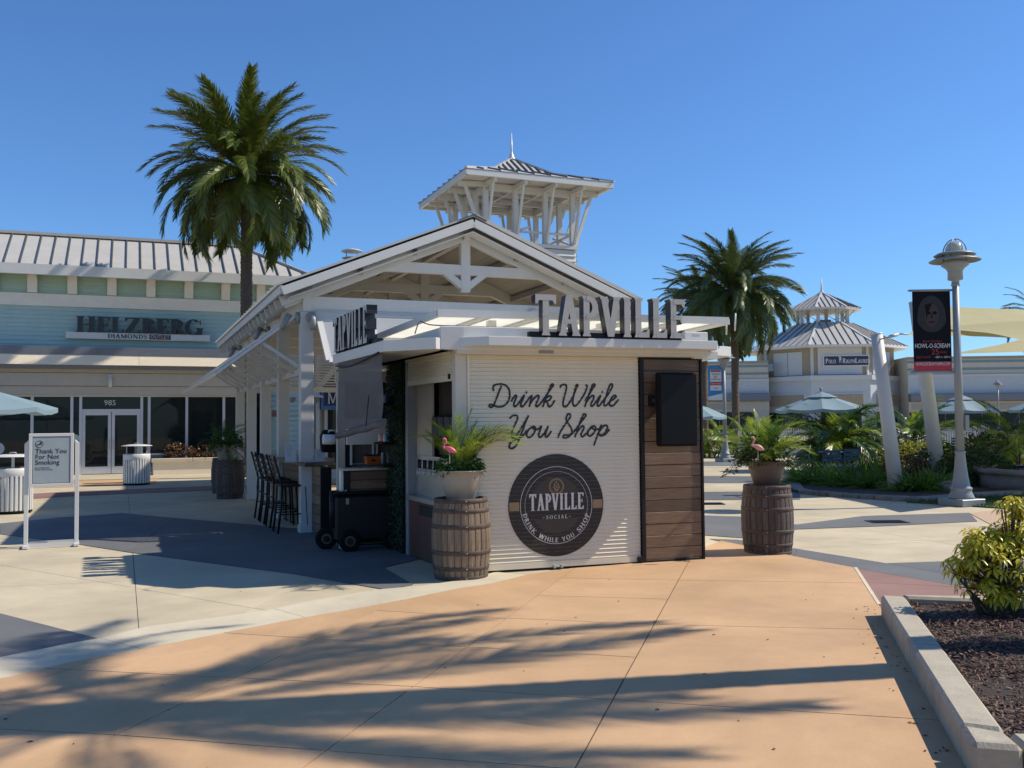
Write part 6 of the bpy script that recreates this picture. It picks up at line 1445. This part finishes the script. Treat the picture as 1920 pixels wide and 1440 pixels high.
NG = M('notice_grey', (.33, .37, .38), .3, var=.1, scale=3); m = MB(); m.box(X0 + t_ + .008, X1 - t_ - .008, -.053, -.0505, Z0 + t_ + .008, Z1 - t_ - .008); m.build('notice_sheet', NG, NS_)
tx = X0 + t_ + .035; hh = Z1 - Z0
for i, s_ in enumerate(('Thank You', 'For Not', 'Smoking')): text_polys(s_, .092, NS_, BLACK, tx, Z0 + hh * (.665 - i * .105), -.055, 'notice_text', ext=.0008, align='LEFT', sx=.98)
text_polys('No smoking within', .024, NS_, BLACK, tx, Z0 + hh * .36, -.055, 'notice_small_print', ext=.0005, align='LEFT'); text_polys('20 feet of the entrance.', .024, NS_, BLACK, tx, Z0 + hh * .325, -.055, 'notice_small_print', ext=.0005, align='LEFT')
m = MB(); cx_, cz_ = tx + .05, Z0 + hh * .8
for pc in ring(cx_, cz_, .05, .05, .006, .006, 0, 360, 24): m.slab(pc, -.0555, -.054)
m.slab([(cx_ - .035, cz_ - .008), (cx_ + .03, cz_ - .008), (cx_ + .03, cz_), (cx_ - .035, cz_)], -.0555, -.054); m.slab([(cx_ - .036, cz_ - .034), (cx_ - .03, cz_ - .038), (cx_ + .038, cz_ + .03), (cx_ + .033, cz_ + .035)], -.0557, -.0542); ribbon(m, catmull([(cx_ + .02, cz_ + .004), (cx_ + .028, cz_ + .014), (cx_ + .012, cz_ + .02), (cx_ + .02, cz_ + .032)], 4), .005, -.0556, -.054)
m.build('no_smoking_symbol', BLACK, NS_)
# ---------------------------------------------------------------- litter bins
def bin_(loc, label, s=1.):
    t = T('litter_bin', loc, 90, label, 'litter bin', 'white ribbed litter bins')
    m = MB(); m.lathe([(.33, .04), (.33, .78)], 28); m.build('drum', WHITE2, t)
    m = MB(); m.lathe([(.35, .02), (.35, .05)], 28); m.build('base_ring', BLACKM, t); m = MB(); m.lathe([(.355, .72), (.365, .74), (.365, .86), (.35, .88), (.33, .88), (.33, .73)], 32, caps=False); m.build('top_band', WHITE2, t)
    m = MB(); m.slab([(-.026, .06), (.026, .06), (.026, .74), (-.026, .74)], -.362, -.335); r = m.build('rib', WHITE2, t, bev=.008)
    for k in range(1, 28): inst(r, rz=2 * PI * k / 28, parent=t)
    for k in range(4): a = k * PI / 2 + .5; m = MB(); m.box(-.025, .025, -.28, -.255, .8, 1.12); m.xf(Matrix.Rotation(a, 4, 'Z')); m.build('lid_post', WHITE2, t)
    m = MB(); m.lathe([(0, 1.15), (.2, 1.145), (.4, 1.115), (.42, 1.1), (.4, 1.095), (0, 1.1)], 32, caps=False); m.build('lid', WHITE2, t)
    m = MB(); m.tube([(-.06, 0, 1.14), (-.06, 0, 1.18), (.06, 0, 1.18), (.06, 0, 1.14)], .008, 6); m.build('lid_handle', WHITE2, t)
    m = MB(); m.lathe([(0, .86), (.33, .87)], 24, caps=False); m.build('liner', BLACKM, t)
bin_(G(23, 962), 'white ribbed litter bin behind the no smoking stand'); bin_(G(256, 909), 'white ribbed litter bin in front of the store doors')
# ---------------------------------------------------------------- market umbrellas
CAN = M('umbrella_cloth', (.24, .34, .38), .7, var=.06, scale=2, trans=.25)
def umbrella(loc, label, R=1.45, zr=2.05, za=2.6, az=90, vent=True):
    t = T('market_umbrella', loc, az, label, 'umbrella', 'pale blue market umbrellas')
    m = MB(); m.tube([(0, 0, 0), (0, 0, za)], .025, 8); m.build('pole', WHITE2, t); m = MB(); m.lathe([(.28, 0), (.28, .06), (.06, .1)], 16); m.build('umbrella_base', GREYPAINT, t)
    for k in range(8):
        a0, a1 = k * PI / 4 + PI / 8, (k + 1) * PI / 4 + PI / 8; c = Vector((0, 0, za)); nn = 5; vs = []; rr = lambda a, q: Vector((R * q * math.cos(a), R * q * math.sin(a), za + (zr - za) * q ** 1.12))
        for i in range(nn + 1):
            q = i / nn
            for j in range(4):
                s = j / 3; p = rr(a0, q).lerp(rr(a1, q), s); p.z -= .05 * q * math.sin(PI * s) * R / 1.45; vs.append(p)
        m = MB(); m.add(vs, [(i * 4 + j, i * 4 + j + 1, (i + 1) * 4 + j + 1, (i + 1) * 4 + j) for i in range(nn) for j in range(3)], smooth=True)
        b = vs[-4:]; m.add([v for v in b] + [v - Vector((0, 0, .1)) for v in b], [(j, j + 1, j + 5, j + 4) for j in range(3)]); m.build('canopy_panel', CAN, t)
        m = MB(); m.tube([Vector((0, 0, za - .03)), rr(a0, .5) - Vector((0, 0, .02)), rr(a0, 1.0) - Vector((0, 0, .01))], .011, 5); m.build('rib', GREYPAINT, t)
    m = MB()
    for k in range(8):
        a0, a1 = k * PI / 4 + PI / 8, (k + 1) * PI / 4 + PI / 8; q = .36; f = lambda a: (R * q * math.cos(a), R * q * math.sin(a), za + (zr - za) * q + .07); m.add([(0, 0, za + .09), f(a0), f(a1)], [(0, 1, 2)], smooth=False)
    m.build('vent_cap', CAN, t); m = MB(); m.lathe([(.03, 0), (.03, .04), (.05, .07), (.045, .11), (0, .14)], 10, c=(0, 0, za + .08)); m.build('finial', GREYPAINT, t); return t
umbrella((-12.15, 20.6, 0), 'pale blue umbrella entering at the left edge in front of the store', 1.98, 2.1, 2.66, 80)
umbrella((10.2, 31, 0), 'pale blue umbrella above the feather palms left of the leaning post', 1.47, 2.02, 2.52, 84)
umbrella((19.6, 41, 0), 'pale blue umbrella between the leaning post and the lamp post', 1.5, 2.02, 2.62, 86)
umbrella((21.6, 38, 0), 'pale blue umbrella at the right edge behind the feather palm', 1.4, 2.02, 2.55, 86)
umbrella((7.15, 38, 0), 'pale umbrella half hidden behind the kiosk door edge', 1.5, 1.85, 2.5, 86)
SHW = T('small_pavilion', (8.6, 46, 0), 90, 'white louvred canopy roof glimpsed behind the palm trunks right of the kiosk', 'canopy')
m = MB(); m.box(-3.2, .6, -.1, .1, 2.3, 2.5); m.build('canopy_beam', WHITE, SHW)
for k in range(8): m = MB(); m.beam((-3 + k * .45, -.1, 2.55), (-3 + k * .45, 1.8, 3.0), .1, .14); m.build('canopy_rafter', WHITE, SHW)
for x in (-3, .4): m = MB(); m.box(x - .1, x + .1, -.1, .1, 0, 2.3); m.build('post', WHITE, SHW)
# ---------------------------------------------------------------- leaning masts and sun sails
def mast(base, top, r0, r1, label):
    t = T('leaning_mast', base, 90, label, 'mast', 'leaning white sail masts'); v = Vector(top) - Vector(base); m = MB(); m.tube([(0, 0, -.1), v * .5, v], [r0, (r0 + r1) / 2, r1], 28); m.build('mast_tube', WHITE, t)
    m = MB(); m.tube([v, v + v.normalized() * .03], r1 * 1.03, 28); m.build('mast_cap', WHITE2, t); return t
def at(px, py, d): r = ray(px, py); return Vector((0, 0, EYE)) + r * (d / r.y)
b1 = G(1682, 925); mt1 = at(1644, 628, b1.y + .3); mast(b1, mt1, .17, .13, 'nearer leaning white mast rising from the ferns')
b2 = at(1762, 905, 26.); b2.z = 0; mt2 = at(1716, 568, 26.6); mast(b2, mt2, .2, .17, 'farther leaning white mast, its top behind the black banner')
SAIL = M('sail_cloth', (.55, .5, .27), .8, var=.05, scale=1, trans=.4)
def sail(c, label, sag=.25):
    t = T('sun_sail', (0, 0, 0), 90, label, 'sun sail', 'yellow sun sails'); n = 14; vs = []
    for i in range(n + 1):
        for j in range(n + 1):
            u, v = i / n, j / n; su = u + .0; p = (c[0] * (1 - u) + c[1] * u) * (1 - v) + (c[3] * (1 - u) + c[2] * u) * v; p = p - Vector((0, 0, sag * math.sin(PI * u) * math.sin(PI * v))); cc = (c[0] + c[1] + c[2] + c[3]) / 4
            e = .12 * (max(0, math.sin(PI * u)) * (1 - 2 * min(v, 1 - v)) ** 6 + max(0, math.sin(PI * v)) * (1 - 2 * min(u, 1 - u)) ** 6); vs.append(p.lerp(cc, e))
    m = MB(); m.add(vs, [(i * (n + 1) + j, i * (n + 1) + j + 1, (i + 1) * (n + 1) + j + 1, (i + 1) * (n + 1) + j) for i in range(n) for j in range(n)], smooth=True); m.build('sail_cloth', SAIL, t); return t
s1 = sail([at(1700, 628, 20.5), at(1716, 572, 26.6), at(2150, 585, 31), at(2150, 650, 21)], 'large yellow sun sail stretching right from the leaning masts', .2)
s1b = sail([at(1765, 612, 22.5), at(2180, 575, 25), at(2200, 640, 19.5), at(1960, 652, 17.5)], 'darker underside sail hanging in front of the large sun sail', .1) 
s2 = sail([at(1780, 664, 44), at(1960, 622, 46), at(2250, 640, 40), at(2150, 656, 36)], 'small far sun sail low above the store wing', .1)
t = T('sail_cable', (0, 0, 0), 90, 'steel turnbuckle and cable tying the sail corner to the nearer mast', 'cable'); m = MB(); m.tube([mt1 - Vector((0, 0, .12)), at(1690, 626, 20.4), at(1702, 627, 20.4)], .018, 6); m.build('wire', GALV, t); m = MB(); m.tube([at(1668, 631, 20.0), at(1684, 627, 20.1)], .035, 8); m.build('turnbuckle', GALV, t)
# ---------------------------------------------------------------- picket fence
def fence(a, b, label, n, h=1.15, z=.05):
    a, b = Vector(a), Vector(b); ax = math.degrees(math.atan2(b.x - a.x, b.y - a.y)); L_ = (b - a).length; t = T('picket_fence', a, ax, label, 'fence', 'white picket fences'); st = L_ / n
    for k in range(n + 1): m = MB(); x = k * st; m.box(x - .028, x + .028, -.015, .015, z, h + z); m.build('picket', WHITE, t) if k == 0 else None; pk = t.o.children[0] if k == 0 else pk; (inst(pk, (x, 0, 0), parent=t) if k else None)
    for zz in (z + .12, z + h - .15): m = MB(); m.box(0, L_, .016, .05, zz, zz + .06); m.build('fence_rail', WHITE, t)
    for k in range(int(L_ / 3) + 1): m = MB(); m.box(k * 3 - .07, k * 3 + .07, -.07, .07, 0, h + z + .1); m.build('fence_post', WHITE, t)
fence((12.6, 44, 0), (21.8, 43, 0), 'white picket fence behind the umbrellas and feather palms', 84, 1.0, .25)
fence((25.5, 56, 0), (18.6, 32, 0), 'white picket ramp fence running toward the viewer at the right', 150, 1.05, .0)
m = MB(); m.box(-.2, 11.5, -.1, .1, 0, .3); one('low_wall', m, WHITE, (11.5, 44.2, 0), 'low white wall under the picket fence behind the blue chairs', 'wall', 96)
m = MB(); m.box(-.05, .05, -.05, .05, 0, 1.3); m.box(.05, 1.4, -.03, .03, .75, .85); one('white_railing', m, WHITE, G(1388, 876), 'white post with a low rail behind the lone barrel plant', 'railing', 92)
# ---------------------------------------------------------------- chairs
BLC = M('blue_chair_paint', (.03, .07, .13), .45, var=.08)
def chair(loc, az, label):
    t = T('slatted_chair', loc, az, label, 'chair', 'blue slatted garden chairs')
    for k in range(5): m = MB(); m.box(-.21, .21, -.2 + k * .083, -.2 + k * .083 + .06, .44, .455); m.build('seat_slat', BLC, t)
    for k in range(3): m = MB(); m.box(-.21, .21, .21 + k * .012, .225 + k * .012, .58 + k * .11, .66 + k * .11); m.build('back_slat', BLC, t)
    for x in (-.22, .22):
        m = MB(); m.tube([(x, -.24, 0), (x, .2, .45), (x, .26, .92)], .012, 6); m.build('leg', BLC, t); m = MB(); m.tube([(x, .26, 0), (x, -.18, .45)], .012, 6); m.build('leg', BLC, t); m = MB(); m.tube([(x, .22, .62), (x, -.15, .62), (x, -.19, .45)], .01, 6); m.build('armrest', BLC, t)
c0 = G(1503, 893); chair(c0, 200, 'blue slatted chair left of the feather palm, behind the lone barrel plant'); chair(G(1565, 908), 95, 'blue slatted chair standing in the ferns under the feather palm'); chair(G(1590, 902), 260, 'blue slatted chair just right of the one in the ferns'); chair(Vector((18.2, 38.5, 0)), 120, 'small distant blue chair in front of the picket fence')
for (x, y, lab) in ((9.3, 27.5, 'blue bistro table behind the blue chairs'),):
    t = T('bistro_table', (x, y, 0), 90, lab, 'table'); m = MB(); m.lathe([(.35, .72), (.35, .74)], 24); m.build('table_top', BLC, t); m = MB(); m.tube([(0, 0, 0), (0, 0, .72)], .03, 8); m.lathe([(.22, 0), (.22, .02)], 16); m.build('pedestal', BLC, t)
# round planter wall
RP = T('round_planter', (12.75, 21.9, 0), 90, 'round concrete planter wall at the right edge behind the lamp post', 'planter'); CG = M('weathered_concrete', (.19, .18, .16), .9, var=.25, scale=3, bump=.3, bscale=30)
m = MB(); m.lathe([(1.75, 0), (1.75, .40)], 48); m.build('planter_wall', CG, RP); m = MB(); m.lathe([(1.4, .40), (1.82, .40), (1.82, .5), (1.4, .5)], 48, caps=False); m.build('coping', CG, RP); m = MB(); m.lathe([(0, .44), (1.4, .44)], 32, caps=False); m.build('planting_soil', SOIL, RP)
# purple stand-up banner right behind the kiosk
t = T('feather_banner', G(1315, 893), 92, 'narrow purple roll-up banner just past the kiosk door leaf', 'banner'); m = MB(); m.box(-.28, .02, 0, .02, .05, 1.9); m.build('banner_cloth', M('purple_cloth', (.06, .03, .16), .6, var=.3, scale=2), t); m = MB(); m.box(-.3, .04, -.06, .08, 0, .05); m.build('banner_foot', GREYPAINT, t)
# ---------------------------------------------------------------- bar counter on the pavilion side
BC = T('bar_counter', PB + Vector((.0, 0, 0)), 155.6, 'timber clad bar counter with black top running along the pavilion', 'bar counter')
x1, y1 = BC.H(603, 1008, 0); x0, y0 = BC.H(583, 998, 0)
Lb = 4.2
mb = MB(); mb.box(x1 - Lb, x1 - .03, y0 + .03, y0 + .12, .02, 1.04); cf = mb.build('counter_core', BLACKM, BC)
for r_ in range(7):
    for c_ in range(3): m = MB(); a = x1 - .06 - (c_ + 1) * 1.35; m.box(a + .003, a + 1.345, y0 + .0, y0 + .028, .03 + r_ * .145, .03 + r_ * .145 + .14); m.build('plank', WOODW, cf, bev=.003)
m = MB(); m.box(x1 - .05, x1 + .01, y0 - .02, y0 + .14, .0, 1.04); m.build('end_post', BLACK, BC)
ya, yb_ = BC.S(605, 950, x1)[0], BC.S(621, 950, x1)[0]; m = MB(); m.box(x1 - .05, x1 + .005, ya, yb_, .0, 1.02); m.build('end_panel', WHITE, BC)
ta, tb = BC.H(572, 868, 1.1), BC.H(657, 863, 1.1); tp = [ta, tb, (tb[0] - Lb, tb[1]), (ta[0] - Lb, ta[1])]
m = MB(); m.prism(tp, 1.04, 1.10); m.build('counter_top', M('black_stone', (.03, .03, .032), .25, var=.2), BC, bev=.004)
def stool(loc, az, label):
    t = T('bar_stool', loc, az, label, 'bar stool', 'black bar stools along the counter')
    for x in (-.2, .2):
        m = MB(); m.tube([(x, -.22, 0), (x, -.18, .72)], .017, 6); m.build('leg', BLACK, t)
        m = MB(); m.tube([(x, .24, 0), (x, .19, .4), (x, .18, .74), (x, .22, .9), (x, .3, 1.2)], .018, 6); m.build('leg', BLACK, t)
        m = MB(); m.tube([(x, -.21, .3), (x, .2, .3)], .011, 6); m.build('stretcher', BLACK, t)
    m = MB(); m.box(-.21, .21, -.21, .2, .72, .75); m.build('seat', BLACK, t, bev=.01)
    for k in range(4): m = MB(); z = .86 + k * .09; m.beam((-.2, .2 + (z - .8) * .22, z), (.2, .2 + (z - .8) * .22, z), .012, .045); m.build('back_slat', BLACK, t)
    for y, z in ((-.2, .25), (.2, .5)): m = MB(); m.tube([(-.2, y, z), (.2, y, z)], .011, 6); m.build('stretcher', BLACK, t)
for k, (q, lab) in enumerate((((512, 1000), 'black bar stool nearest the viewer at the counter'), ((498, 989), 'second black bar stool from the near end of the counter'), ((487, 981), 'third black bar stool from the near end of the counter'), ((477, 974), 'black bar stool farthest along the counter'))):
    p = G(*q); p = p + Vector((.25, .12, 0)); stool(p, -24.4, lab)
# ---------------------------------------------------------------- on the counters
def on_counter(px, py, z, dz=0.): q = G(px, py, z); return Vector((q.x, q.y, z))
ZC = 1.1
AC = M('acrylic', (.3, .31, .32), .2, var=.1); PAP = M('paper', (.45, .47, .5), .6, var=.06); 
def stand(loc, w, h, label, lines_=5):
    t = T('menu_stand', loc, 75, label, 'menu'); m = MB(); m.box(-w / 2, w / 2, -.005, .005, 0.01, h); m.build('sheet', PAP, t); m = MB(); m.box(-w / 2 - .01, w / 2 + .01, -.05, .05, 0, .012); m.build('stand_foot', AC, t)
    for k in range(lines_): m = MB(); m.box(-w * .38, -w * .38 + w * .76 * rnd.uniform(.5, 1), -.0075, -.006, h * (.86 - k * .13), h * (.89 - k * .13)); m.build('printed_line', GREYPAINT, t)
stand(on_counter(545, 867, ZC), .17, .29, 'clear menu stand at the corner of the black bar top'); stand(on_counter(600, 866, ZC), .15, .2, 'small framed card beside the paper roll'); stand(on_counter(669, 870, ZC), .19, .27, 'white menu sheet standing left of the orange tub', 6)
t = T('paper_dispenser', on_counter(632, 868, ZC), 70, 'black carrier holding a white paper roll and a red jug on the bar', 'dispenser')
m = MB(); m.slab([(-.22, .16), (.22, .16), (.2, .42), (.12, .5), (-.2, .5), (-.24, .4)], .0, .16); m.build('case', BLACKM, t, bev=.02)
m = MB(); m.tube([(-.22, -.08, .36), (.06, -.06, .35)], .075, 20); m.build('paper_roll', M('tissue', (.6, .6, .58), .9, var=.05), t); m = MB(); m.tube([(.08, -.06, .35), (.1, -.058, .35)], .03, 12); m.build('roll_core', BLACKM, t)
m = MB(); m.lathe([(.05, .22), (.085, .26), (.085, .42), (.05, .46), (.045, .48)], 16, c=(.17, -.06, 0)); m.build('red_jug', M('jug_red', (.22, .01, .015), .35), t)
for x in (-.08, .1): m = MB(); m.tube([(x - .05, -.01, .46), (x - .05, -.05, .49), (x + .05, -.05, .49), (x + .05, -.01, .46)], .012, 6); m.build('latch', WHITE2, t)
m = MB(); m.box(-.02, .22, -.03, .1, 0, .16); m.build('carrier_base', BLACKM, t); m = MB(); m.box(-.01, .21, -.034, -.03, .02, .1); m.build('picture_strip', M('picture_print', (.3, .24, .2), .5, var=.8, scale=14), t)
t = T('orange_tub', on_counter(698, 871, ZC), 68, 'orange plastic tub between the menu sheet and the hedge wall', 'tub'); m = MB(); m.prism([(-.1, -.07), (.1, -.07), (.1, .07), (-.1, .07)], 0, .13); m.v = [(x * (1.15 if z > .1 else .95), y * 1.1, z) for x, y, z in m.v]; m.build('tub_shell', M('tub_orange', (.5, .1, .01), .45), t, bev=.01); m = MB(); m.box(-.125, .125, -.085, .085, .13, .145); m.build('tub_rim', BLACK, t)
m = MB(); m.slab([(-.035, .05), (.035, .05), (.02, .075), (-.02, .075)], -.083, -.078); m.build('tub_logo', BLACK, t)
m = MB(); m.box(-.13, .13, -.02, .02, 0, .13); one('card_reader', m, BLACKM, on_counter(700, 866, ZC) + Vector((.06, .22, .12)), 'black terminal on the counter behind the orange tub', 'terminal', 68, bev=.008)
for k, (dx, c) in enumerate(((0, (.3, .3, .3)), (.09, (.4, .38, .33)))):
    m = MB(); m.lathe([(.026, 0), (.026, .15), (.02, .17), (.02, .175)], 14); one('cup_stack', m, M('cup%d' % k, c, .4), on_counter(722, 871, ZC) + Vector((dx * .8 - .03, dx * .4 - .02, 0)), ['grey cup stack right of the orange tub', 'pale cup stack touching the hedge wall'][k], 'cups', group='cup stacks on the counter')
# things on the hedge shelves
CC = [(.45, .08, .07), (.5, .46, .38), (.1, .32, .42), (.5, .5, .48), (.42, .2, .1), (.12, .16, .3)]
for si, z in enumerate(SHZ):
    for k in range(6):
        L = KS.m @ KL @ Vector((XH + .03 + k * .05 + (.0 if k < 4 else .02), -.13, z)); m = MB()
        m.lathe([(.021, 0), (.022, .01), (.022, .105), (.018, .115)], 12); cn = [['red', 'cream', 'teal', 'white', 'rust', 'navy'], ['white', 'cream', 'grey', 'pale red', 'tan', 'yellowish']][si][k]
        one('drinks_can', m, M('can_%d' % ((k + si * 3) % 6), CC[(k + si * 3) % 6] if si == 0 else tuple(.5 * c + .2 for c in CC[(k + 1) % 6]), .35, metal=.3), L, '%s drinks can on the %s hedge shelf, number %s from the left' % (cn, ['upper', 'middle'][si], ['one', 'two', 'three', 'four', 'five', 'six'][k]), 'can', group='drinks cans on the hedge shelves')
# wheeled cooler cart
CT = T('cooler_cart', G(702, 1029), 71.5, 'black wheeled cooler cart with chrome hubs parked below the timber counter', 'cart')
m = MB(); m.box(-.54, .44, -.12, .22, .13, .74); m.build('cooler_body', BLACK, CT, bev=.03); m = MB(); m.box(-.56, .46, -.14, .24, .745, .79); m.build('cooler_lid', BLACK, CT, bev=.02)
m = MB(); m.tube([(-.56, -.02, .3), (-.56, -.02, .8)], .045, 12); m.build('side_tube', BLACK, CT)
m = MB(); m.box(-.4, -.36, -.132, -.12, .62, .70); m.build('cart_badge', GREYPAINT, CT); m = MB(); m.box(.24, .32, -.132, -.12, .69, .71); m.build('cart_badge', GREYPAINT, CT)
for x in (-.42, .3): m = MB(); m.tube([(x, -.01, .77), (x + .05, -.03, .8)], .015, 8); m.build('lid_catch', GALV, CT)
CHR = M('chrome', (.09, .09, .09), .3, metal=.8)
for x, y in ((-.36, -.18), (.22, -.18), (-.62, .2), (.22, .24)):
    m = MB(); m.tube([(x, y - .05, .145), (x, y + .05, .145)], .145, 28); w = m.build('wheel', BLACKM, CT, bev=.02); m = MB(); m.tube([(x, y - .06, .145), (x, y - .045, .145)], .07, 20); m.build('hub', CHR, w); m = MB(); m.tube([(x, y - .064, .145), (x, y - .061, .145)], .045, 16); m.build('hub_cap', BLACK, w)
m = MB(); m.tube([(-.62, -.05, .15), (-.62, .2, .15)], .02, 6); m.box(-.5, .36, -.05, .2, .1, .14); m.build('chassis', BLACKM, CT)

# dry bits blown over the paving
m = MB(); R5 = random.Random(12)
for _ in range(80):
    x, y = (R5.uniform(-3, 3.2), R5.uniform(4.6, 9.6)) if R5.random() < .45 else (2.25 + R5.uniform(-.35, .0) + (R5.uniform(4.7, 8.5) - 4.7) * .28, None)
    if y is None: t_ = R5.uniform(0, 1); x = 2.2 + 1.05 * t_ - abs(R5.gauss(0, .12)) - .03; y = 4.7 + 3.8 * t_
    a = R5.uniform(0, 2 * PI); l = R5.uniform(.006, .022); w = l * R5.uniform(.3, .6); c, s_ = math.cos(a), math.sin(a); r = R5.random()
    m.add([(x - c * l, y - s_ * l, .0195), (x + s_ * w, y - c * w, .023), (x + c * l, y + s_ * l, .0205), (x - s_ * w, y + c * w, .026)], [(0, 1, 2), (0, 2, 3)], uvs=[[(.5, r)] * 3] * 2)
m.build('dry_leaf_litter', leafmat('dry_bits', (.05, .03, .02), (.22, .13, .07), .1, .8), kind='stuff')
